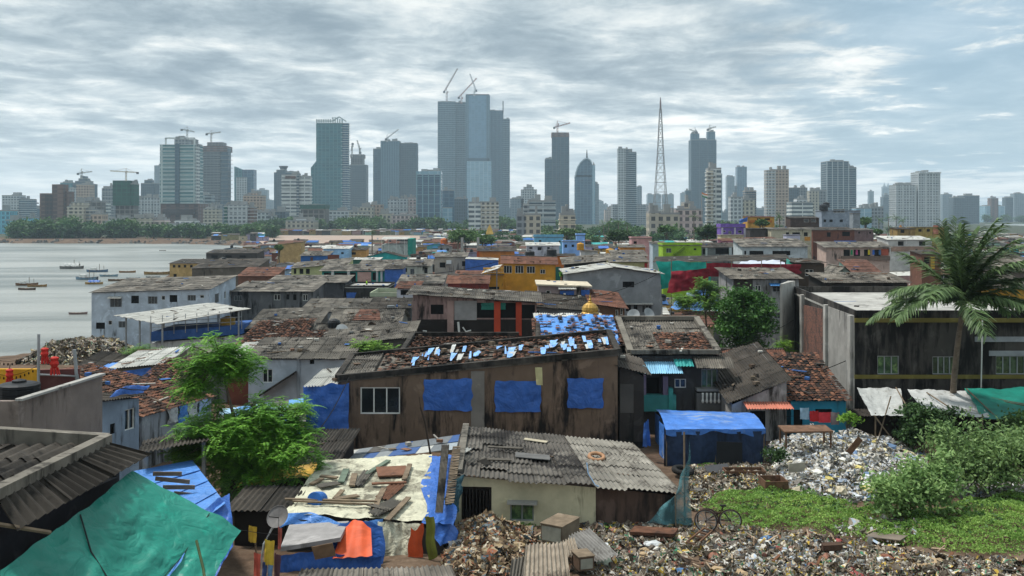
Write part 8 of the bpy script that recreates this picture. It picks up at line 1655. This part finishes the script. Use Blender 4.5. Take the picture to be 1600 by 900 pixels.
# satellite dishes
for i, (u, v, d, l, ax) in enumerate([(641, 386+1, 1, '', (0, 0, 1))][:0]+[(990, 494-1, 59.8, 'large pale satellite dish behind the half tiled roof', (-.2, -.8, .5)), (1013, 491, 60.2, 'second satellite dish right of the large pale one', (.5, -.7, .5))]):
    p = P(u, v, d); root = thing('satellite_dish', l, 'satellite dish', p-Vector((0, 0, .5))); mb = MB(); mb.lathe(p, [(.02, 0), (.25, .04), (.45, .13), (.46, .13), (.02, .02)], 18, axis=ax); mb.build('dish', STEEL, root); mb = MB(); mb.tube([p, p-Vector((0, -.1, .9))], .03, 5); mb.build('arm', STEEL, root)
# orange digger
def digger():
    p = P(1413, 366, 420); d = 420; root = thing('excavator', 'orange excavator with raised arm far behind the roofs', 'excavator', p); k = d*S/F; o = plain('#c9862e'); mb = MB(); mb.box(p, (10*k, 6*k, 3*k)); mb.build('tracks', DARK, root)
    mb = MB(); mb.box(p+Vector((0, 0, 3*k)), (9*k, 5*k, 5*k)); mb.build('body', o, root); mb = MB(); mb.bar(p+Vector((-2*k, 0, 7*k)), p+Vector((-6*k, 0, 14*k)), 1.4*k); mb.bar(p+Vector((-6*k, 0, 14*k)), p+Vector((-9*k, 0, 8*k)), 1.1*k); mb.build('arm', o, root); mb = MB(); mb.box(p+Vector((-9*k, 0, 5*k)), (2.5*k, 3*k, 3*k)); mb.build('bucket', o, root)
digger()
# stepped shrine top
def shrine():
    p = P(765, 366, 380); k = 380*S/F; root = thing('shrine_spire', 'small tiered yellow shrine top above the far roofs', 'shrine', p); m = wall('#c2a055', '#7a6238', .3)
    for i, (w, z, h) in enumerate(((12, 0, 4), (9.5, 4, 3), (7, 7, 3), (4.5, 10, 2.5), (2, 12.5, 2.5))): mb = MB(); mb.hexa([p+Vector((sx*w*k/2, sy*w*k/2, z*k)) for sx, sy in ((-1, -1), (1, -1), (1, 1), (-1, 1))], [p+Vector((sx*w*k/2*.82, sy*w*k/2*.82, (z+h)*k)) for sx, sy in ((-1, -1), (1, -1), (1, 1), (-1, 1))]); mb.build('tier', m, root)
shrine()
# flag
p = P(1097, 345, 540); root = thing('flag', 'saffron white and green flag on a thin pole before the white balcony tower', 'flag', p); mb = MB(); mb.tube([p, P(1096, 300, 540)], .35, 5); mb.build('pole', STEEL, root)
for i, c in enumerate(('#c9743a', '#d6d6d2', '#2f7a4a')):
    mb = MB(); mb.grid(lambda s, t: P(1096.5+9*s, 300+i*2.2+2.2*t+4*s+.4*math.sin(s*5), 540), 8, 1); mb.build('stripe', plain(c), root)
# boats
def boat(u, v, wpx, label, hexs, kind='open', rz=.1, cover=None):
    d = (HC-SEA)*F/(v-HV)/S; p = P(u, v, d); p.z = SEA; k = d*S/F; L = wpx*k/max(.5, math.cos(rz)); B = L*.24; root = thing('boat', label, 'boat', p); c, s = math.cos(rz), math.sin(rz); mb = MB(); n = 12
    def q(x, y, z): return Vector((p.x+x*c-y*s, p.y+x*s+y*c, SEA+z))
    rings = []
    for i in range(n+1):
        t = i/n*2-1; w = B/2*(1-abs(t)**2.6)**.8+.03; sh = .45+.55*t*t*(1 if t > 0 else .7); h = L*.09*(sh+.5); x = t*L/2
        rings.append([q(x*.93, 0, -.3), q(x*.97, -w*.75, .05), q(x, -w, h), q(x, -w*.85, h*.97), q(x*.96, 0, .12+h*.15), q(x, w*.85, h*.97), q(x, w, h), q(x*.97, w*.75, .05)])
    i0 = 0
    for r_ in rings: mb.v.extend([tuple(x) for x in r_])
    for i in range(n):
        for j in range(8): a = i*8; j2 = (j+1) % 8; mb.f.append((a+j, a+8+j, a+8+j2, a+j2)); mb.m.append(1 if j in (3, 4) else 0)
    mb.build('hull', [mat('hull '+hexs, hexs, .7, .2, 1., '#3c3229', .4), WOODB], root)
    mb = MB(); 
    for t in (-.4, 0., .4): mb.bar(q(t*L/2, -B*.42, L*.1), q(t*L/2, B*.42, L*.1), L*.03, L*.012)
    mb.build('thwarts', WOOD, root)
    if kind == 'cabin':
        mb = MB(); mb.hexa([q(-L*.3, -B*.3, L*.06), q(-L*.05, -B*.3, L*.06), q(-L*.05, B*.3, L*.06), q(-L*.3, B*.3, L*.06)], [q(-L*.3, -B*.3, L*.2), q(-L*.05, -B*.3, L*.2), q(-L*.05, B*.3, L*.2), q(-L*.3, B*.3, L*.2)]); mb.build('cabin', WHITEM, root); mb = MB(); mb.tube([q(L*.1, 0, L*.08), q(L*.1, 0, L*.38)], L*.012, 5); mb.tube([q(L*.3, 0, L*.08), q(L*.3, 0, L*.3)], L*.01, 5); mb.build('mast', WOOD, root)
    if cover:
        mb = MB(); mb.grid(lambda a, b: q((-.3+.62*a)*L, (b-.5)*B*1.05, L*(.13+.1*math.sin(math.pi*b)+.012*math.sin(a*19))), 12, 8); mb.build('cover', cover, root)
for a in [(112, 420, 32, 'grey boat with a white cover lying off the shore', '#6a6a68', 'cabin', .1, TARPW), (152, 425, 29, 'blue and brown boat with cabin and masts', '#4f6a84', 'cabin', .05, None), (136, 437, 34, 'long pale blue and ochre boat left of the blue covered one', '#6d8799', 'cabin', -.2, None), (147, 444, 24, 'small boat with a bright blue cover', '#9a7a3e', 'open', .1, TARPB), (170, 432, 25, 'low pale blue boat by itself', '#7d95a3', 'open', .05, None), (199, 426, 22, 'brown boat nearest the far shore', '#7d5f3f', 'open', .15, None), (184, 439, 25, 'dark wooden boat moored alongside a narrow one', '#6b5236', 'open', .2, None), (208, 436, 18, 'narrow grey blue boat left of the ochre house', '#7a8790', 'open', .15, None), (246, 429, 36, 'long ochre boat against the ochre house', '#8a6f42', 'open', .1, None), (239, 434, 19, 'small grey white boat before the long ochre boat', '#8d9498', 'open', .1, None), (42, 446, 30, 'brown high sided boat at the far left', '#6a4b30', 'cabin', .1, None), (58, 448, 26, 'ochre striped boat tied behind the brown one', '#8a6a38', 'open', .1, None), (42, 453, 25, 'dark low boat in front of the brown pair', '#4a3a30', 'open', -.05, None), (122, 491, 24, 'lone grey and red boat nearest the white house', '#7d6a66', 'open', .2, None), (254, 392, 9, 'tiny far boat in the middle of the bay', '#6a6a66', 'open', .1, None)]: boat(a[0], a[1], a[2]*1.15, *a[3:])
# person on the terrace
def person():
    d = 128; k = d*S/F; b = P(573, 449.5, d); pos = thing('person', 'person in a bright green shirt standing on the white terrace', 'person', b); me = bpy.data.meshes.new('body'); h = 12.5*k
    V = [(0, 0, .52), (0, 0, .66), (0, .01, .80), (0, 0, .86), (0, -.01, .94), (-.055, 0, .50), (-.06, -.02, .27), (-.06, .0, .02), (-.06, -.05, .01), (.055, 0, .50), (.065, -.03, .27), (.06, .0, .02), (.06, -.05, .01), (-.11, 0, .80), (-.14, -.02, .64), (-.12, -.09, .54), (.11, 0, .80), (.15, -.02, .64), (.12, -.1, .56)]
    E = [(0, 1), (1, 2), (2, 3), (3, 4), (0, 5), (5, 6), (6, 7), (7, 8), (0, 9), (9, 10), (10, 11), (11, 12), (2, 13), (13, 14), (14, 15), (2, 16), (16, 17), (17, 18)]; Rr = [.075, .07, .075, .03, .058, .05, .036, .026, .02, .05, .036, .026, .02, .036, .028, .02, .036, .028, .02]
    me.from_pydata([(x*h, y*h, z*h) for x, y, z in V], E, []); o = bpy.data.objects.new('body', me); COL.objects.link(o); o.parent = pos; sk = o.modifiers.new('s', 'SKIN'); 
    for i, r_ in enumerate(Rr): me.skin_vertices[0].data[i].radius = (r_*h, r_*h)
    me.skin_vertices[0].data[0].use_root = True; o.modifiers.new('u', 'SUBSURF').levels = 1
    for m in (plain('#6b4a38'), ): me.materials.append(m)
    mb = MB(); mb.lathe(b+Vector((0, 0, .5*h)), [(.085*h, 0), (.09*h, .15*h), (.1*h, .28*h), (.05*h, .36*h)], 12); mb.build('shirt', plain('#9ad62a'), pos)
    for sx in (-1, 1): mb = MB(); mb.tube([b+Vector((sx*.055*h, 0, .5*h)), b+Vector((sx*.062*h, -.02*h, .27*h)), b+Vector((sx*.06*h, 0, .06*h))], [.06*h, .052*h, .042*h], 8); mb.build('trouser_leg', plain('#2a2c33'), pos)
    mb = MB(); mb.lathe(b+Vector((0, .005*h, .93*h)), [(.058*h, 0), (.062*h, .03*h), (.045*h, .065*h), (.01*h, .075*h)], 10); mb.build('hair', DARK, pos)
person()
# ------------------------------------------------------------------ the rest of the settlement
def fill():
    r = random.Random(21)
    hues = [('grey', '#8a8b8a'), ('cream', '#b3a98d'), ('white', '#b9bcbc'), ('pale blue', '#93aec0'), ('pink', '#b08c86'), ('ochre', '#a8884a'), ('brown', '#6a5444'), ('dark grey', '#4b4b4b'), ('mint', '#93b3a2'), ('brick red', '#6f4234'), ('turquoise', '#4b98a3'), ('lilac', '#9a93ad'), ('blackened', '#363431'), ('olive', '#85805a')]
    roofs = [('grey sheet', 'corr', 4), ('dark sheet', 'dark', 5), ('pale metal', 'white', 2), ('rusty sheet', 'rust', 3), ('tile', 'tile', 2), ('flat slab', 'flat', 1), ('teal sheet', 'teal', .5)]
    traits = ['', 'and a black water tank', 'and a blue awning', 'and two dark windows', 'and one dark window', 'and a tarpaulin patch', 'and a satellite dish', 'and a white framed window']
    foot = [(min(h['xs']), max(h['xs']), min(h['ys']), max(h['ys'])) for h in HOUSES]
    man = list(HOUSES); cand = []
    d = 60.
    while d < 650:
        u = (265 if d < 112 else 200)
        if d > 260: u = 330
        while u < 1640:
            wm = r.uniform(4., 7.5) if d < 250 else r.uniform(4.5, 8); w = wm/(d*S)*F; dep = r.uniform(4.5, 7.5); dj = d+r.uniform(-.02, .02)*d
            u0, u1 = u, u+w; u = u1+w*r.uniform(-.02, .12)
            x0, x1 = (u0-800)/F*dj*S, (u1-800)/F*dj*S; y0, y1 = dj*S, dj*S+dep
            if min(land(x, y) for x, y in ((x0, y0), (x1, y0), (x0, y1), (x1, y1))) < 9: continue
            if d < 62 and not (300 < u0 < 1250): continue
            if 412 < (u0+u1)/2 < 660 and d > 470: continue
            if 1225 < u1 and d < 76: continue
            if 1000 < u0 < 1245 and d < 84: continue
            if any(x0 < b+.15 and x1 > a-.15 and y0 < e+.15 and y1 > c-.15 for a, b, c, e in foot): continue
            zg = gzm(y0); ztop = zg+r.uniform(2.7, 4.6)*(1.35 if r.random() < .25 and d > 120 else 1)
            for h in man:
                if h['d'] > dj and h['u0'] < u1 and h['u1'] > u0: ztop = min(ztop, HC-(h['vb']-HV)/F*(dj*S)-.35)
            if ztop-zg < 1.5: continue
            foot.append((x0, x1, y0, y1))
            cand.append(dict(u0=u0, u1=u1, d=dj, dep=dep, zg=zg, zt=ztop, rise=r.uniform(.4, 1.0)))
        d = d*1.036+1.6
    # what shows: sweep from near to far, keeping the highest row covered per column
    sil = np.full(1700, 900.); items = [(h['d'], 0, h) for h in man]+[(c['d'], 1, c) for c in cand]; items.sort(key=lambda q: q[0])
    for dd, k, h in items:
        a, b = max(int(h['u0']), 0), min(max(int(h['u1']), int(h['u0'])+1), 1699)
        if b <= a: continue
        zt = h['z'] if not k else h['zt']+h['rise']*.7
        v = HV+(HC-zt)/((dd+(2 if k else 0))*S)*F
        if k: h['area'] = float(np.clip(np.minimum(sil[a:b], HV+(HC-h['zg'])/(dd*S)*F)-v, 0, 60).sum())
        sil[a:b] = np.minimum(sil[a:b], v)
    cand.sort(key=lambda c: -c['area']); keep = cand[:190]; rest = [c for c in cand[185:] if c['area'] > 0]+[c for c in cand[185:] if c['area'] <= 0 and c['d'] < 330]
    for _ in range(230):
        dj = r.uniform(770, 835); uu = r.uniform(415, 880); ww = r.uniform(4, 9)/(dj*S)*F; z_ = gzm(900); rest.append(dict(u0=uu, u1=uu+ww, d=dj, dep=6., zg=z_, zt=z_+r.uniform(2.4, 4.5), rise=.5))
    combos = [(a, b, t) for a in hues for b in roofs for t in traits]; r.shuffle(combos)
    combos = [c for c in combos if r.random() < .2+.2*c[1][2]]
    for n, c in enumerate(keep):
        u0, u1, dj, dep, zg, ztop = c['u0'], c['u1'], c['d'], c['dep'], c['zg'], c['zt']
        hu, rf, tr = combos[n]; ve = HV+(HC-ztop)/(dj*S)*F; dw = u1-u0; pm_ = F/(dj*S); sill = ve+1.7*pm_; hd = ve+.7*pm_; wins = []
        if 'two' in tr: wins = [(u0+dw*.15, hd, u0+dw*.35, sill, 'd1'), (u0+dw*.6, hd, u0+dw*.8, sill, 'd1')]
        elif 'one' in tr: wins = [(u0+dw*.4, hd, u0+dw*.62, sill, 'd1')]
        elif 'framed' in tr: wins = [(u0+dw*.5, hd, u0+dw*.75, sill, 'w2')]
        form = r.choices(['mono', 'gx', 'gy'], [3, 2, 1])[0] if rf[1] != 'flat' else 'mono'
        lab = f'{hu[0]} house with {rf[0]} roof' + (' '+tr if tr else ' and plain front')
        ro = house(lab, u0, u1, ve, dj, dep, rf[1], form, c['rise'] if rf[1] != 'flat' else 0, hu[1], wins, vb=ve+3, gam=r.uniform(.3, .5), over=r.uniform(.2, .5), slant=r.uniform(-.5, .5), ve1=ve+r.uniform(-.3, .3)*pm_,
                   awn=[(u0+dw*.3, ve+.4*pm_, u0+dw*.8, ve+.75*pm_, .9, mat('blue awning', '#3f7ab0', .6, .1, bump=.1))] if 'awning' in tr else (), group='lesser houses of the settlement')
        I = root_info[ro]
        if 'tank' in tr:
            q = I['FL'].lerp(I['BR'], .35); mb = MB(); mb.lathe((q.x, q.y, I['FL'].z+.2), [(.55, 0), (.6, .1), (.6, .9), (.5, 1.1), (.2, 1.25)], 10); mb.build('rooftop_tank', mat('tank black', '#17181b', .5), ro)
        if 'tarpaulin' in tr:
            q = [I['FL'].lerp(I['FR'], .2), I['FL'].lerp(I['FR'], .7)]
            sheet('tarpaulin_patch', None, None, q[0]+Vector((0, -.3, .25)), q[1]+Vector((0, -.3, .25)), q[1]+Vector((0, dep*.5, 1.05)), q[0]+Vector((0, dep*.5, 1.05)), TARPB if r.random() < .7 else TARPL, 0, .08, 8, 6, seed=n, parent=ro)
        if 'dish' in tr:
            q = I['FL'].lerp(I['FR'], .6)+Vector((0, .3, .5)); mb = MB(); mb.tube([q-Vector((0, 0, .7)), q+Vector((0, 0, .5))], .04, 5); mb.lathe(q+Vector((0, -.1, .7)), [(.05, 0), (.35, .07), (.5, .2), (.52, .22)], 12, axis=(.3, -.7, .6)); mb.build('satellite_dish', STEEL, ro)
    # the many that show only a sliver: one mass
    wm = multi('hut walls', [h[1] for h in hues], .9, .2, .3); rm = multi('hut roofs', ['#6f6b64', '#45413c', '#55514b', '#8d8a84', '#5d3d2f', '#3a3734', '#b5b5b0', '#6b665f', '#2f5f9f', '#5b3d31'], .9, .2, .3)
    mb = MB()
    for c in rest:
        u0, u1, dj = c['u0'], c['u1'], c['d']; x0, x1 = (u0-800)/F*dj*S, (u1-800)/F*dj*S; y0, y1 = dj*S, dj*S+c['dep']; a = r.uniform(-.15, .15); cx, cy = (x0+x1)/2, (y0+y1)/2
        def rot(x, y): return cx+(x-cx)*math.cos(a)-(y-cy)*math.sin(a), cy+(x-cx)*math.sin(a)+(y-cy)*math.cos(a)
        q = [rot(*p_) for p_ in ((x0, y0), (x1, y0), (x1, y1), (x0, y1))]; zt = c['zt']; rs = c['rise']
        mb.hexa([(x, y, c['zg']-.4) for x, y in q], [(x, y, zt+(rs if i > 1 else 0)) for i, (x, y) in enumerate(q)], 0)
        q2 = [rot(*p_) for p_ in ((x0-.3, y0-.4), (x1+.3, y0-.4), (x1+.3, y1+.3), (x0-.3, y1+.3))]
        t = [Vector((x, y, zt+.03+(rs if i > 1 else -.04))) for i, (x, y) in enumerate(q2)]
        mb.hexa(t, [p_+Vector((0, 0, .07)) for p_ in t], 1)
        if r.random() < .5: mb.box((cx-1+r.random()*2, y0-.03, zt-1.7), (.9, .04, .9), 0, 2)
    put(mb.build('distant_huts', [wm, rm, DARK]), 'mass of distant huts with grey and rust roofs', 'huts', None, 'stuff')
    # stones, planks and scraps lying on the roofs
    q_ = np.random.default_rng(3); mb = MB()
    for A, B, C, D in ROOFP:
        cy = (A.y+C.y)/2; ar = (B-A).length*(D-A).length
        if cy > 330 or ar < 6 or cy < 45: continue
        for _ in range(int(min(ar*.24, 14))):
            p = A.lerp(B, q_.uniform(.05, .95)).lerp(D.lerp(C, q_.uniform(.05, .95)), q_.uniform(.08, .92)); p = p+Vector((0, 0, .1)); k = q_.uniform()
            if k < .5: mb.box(p, (q_.uniform(.7, 1.9), q_.uniform(.06, .16), .05), q_.uniform(0, 3.1))
            elif k < .8: mb.box(p, (q_.uniform(.2, .4), q_.uniform(.15, .3), q_.uniform(.1, .2)), q_.uniform(0, 3.1))
            else:
                w = q_.uniform(.3, .7); mb.box(p, (w, w*.7, .03), q_.uniform(0, 3.1))
    put(mb.build('roof_litter', multi('roof scraps', ['#6e604f', '#8b8780', '#4b443d', '#7d5c48', '#a39e94', '#3a3531', '#8f8d88', '#5a4a3c', '#3f68a3', '#c2beb4', '#67594a'], .9)), 'stones planks and scraps lying on the roofs', 'litter', None, 'stuff')
    ts_ = [c for c in keep if 85 < c['d'] < 300]; r.shuffle(ts_)
    for i, c in enumerate(ts_[:26]): tank((c['u0']+c['u1'])/2+r.uniform(-4, 4), HV+(HC-c['zt']-.35)/((c['d']+1.5)*S)*F, c['d']+1.5, r.uniform(.5, .75), r.uniform(.9, 1.4), 'black plastic water tank standing on a house roof in the settlement', '#1b1d20')['group'] = 'black tanks on the roofs'
    # poles, aerials and cables
    hs_ = [c for c in keep if 75 < c['d'] < 330]; r.shuffle(hs_)
    for i, c in enumerate(hs_[:46]):
        x = (c['u0']+(c['u1']-c['u0'])*r.uniform(.1, .9)-800)/F*c['d']*S; y = c['d']*S+r.uniform(.5, 3); z = c['zt']; h = r.uniform(1.2, 3.4); mb = MB(); mb.tube([(x, y, z-.6), (x+r.uniform(-.1, .1), y, z+h)], .035+c['d']*.00016, 5)
        if i % 2:
            for q in (.7, .82, .94): mb.bar((x-.45, y, z+h*q), (x+.45, y, z+h*q), .03+c['d']*.0001)
        put(mb.build('aerial_pole' if i % 2 else 'pole', STEEL if i % 3 else WOOD), 'thin television aerial standing on a house roof' if i % 2 else 'thin bare pole standing on a house roof', 'aerial' if i % 2 else 'pole', 'aerials on the roofs' if i % 2 else 'bare poles on the roofs')
    for i, (a, b, l) in enumerate([((400, 560, 56), (640, 486, 82), 'cable slung from the white washed house to a far roof'), ((545, 590, 46), (470, 700, 35), 'cable drooping from the brown house to the cream shack'), ((1010, 560, 50), (1240, 500, 66), 'cable from the balcony house to the blackened building'), ((840, 470, 70), (1033, 425, 87), 'cable from the pinkish house to the grey concrete house'), ((1140, 610, 50), (1330, 560, 54), 'cable over the clay tile roof'), ((160, 600, 30), (345, 540, 60), 'cable from the terrace parapet over the red tile roof'), ((630, 430, 130), (790, 405, 135), 'thin cable across the roofs before the yellow house'), ((1180, 440, 86), (1300, 425, 110), 'thin cable beside the dark brown house')]):
        a, b = P(*a), P(*b); L = (b-a).length; mb = MB(); mb.tube([a.lerp(b, k/14)-Vector((0, 0, L*.14*(k/14)*(1-k/14))) for k in range(15)], .014+.0002*a.y, 4); put(mb.build('cable', DARK), l, 'cable')
    print('FILL', len(cand), len(keep), len(rest))
for h in HOUSES: h['man'] = True
fill()
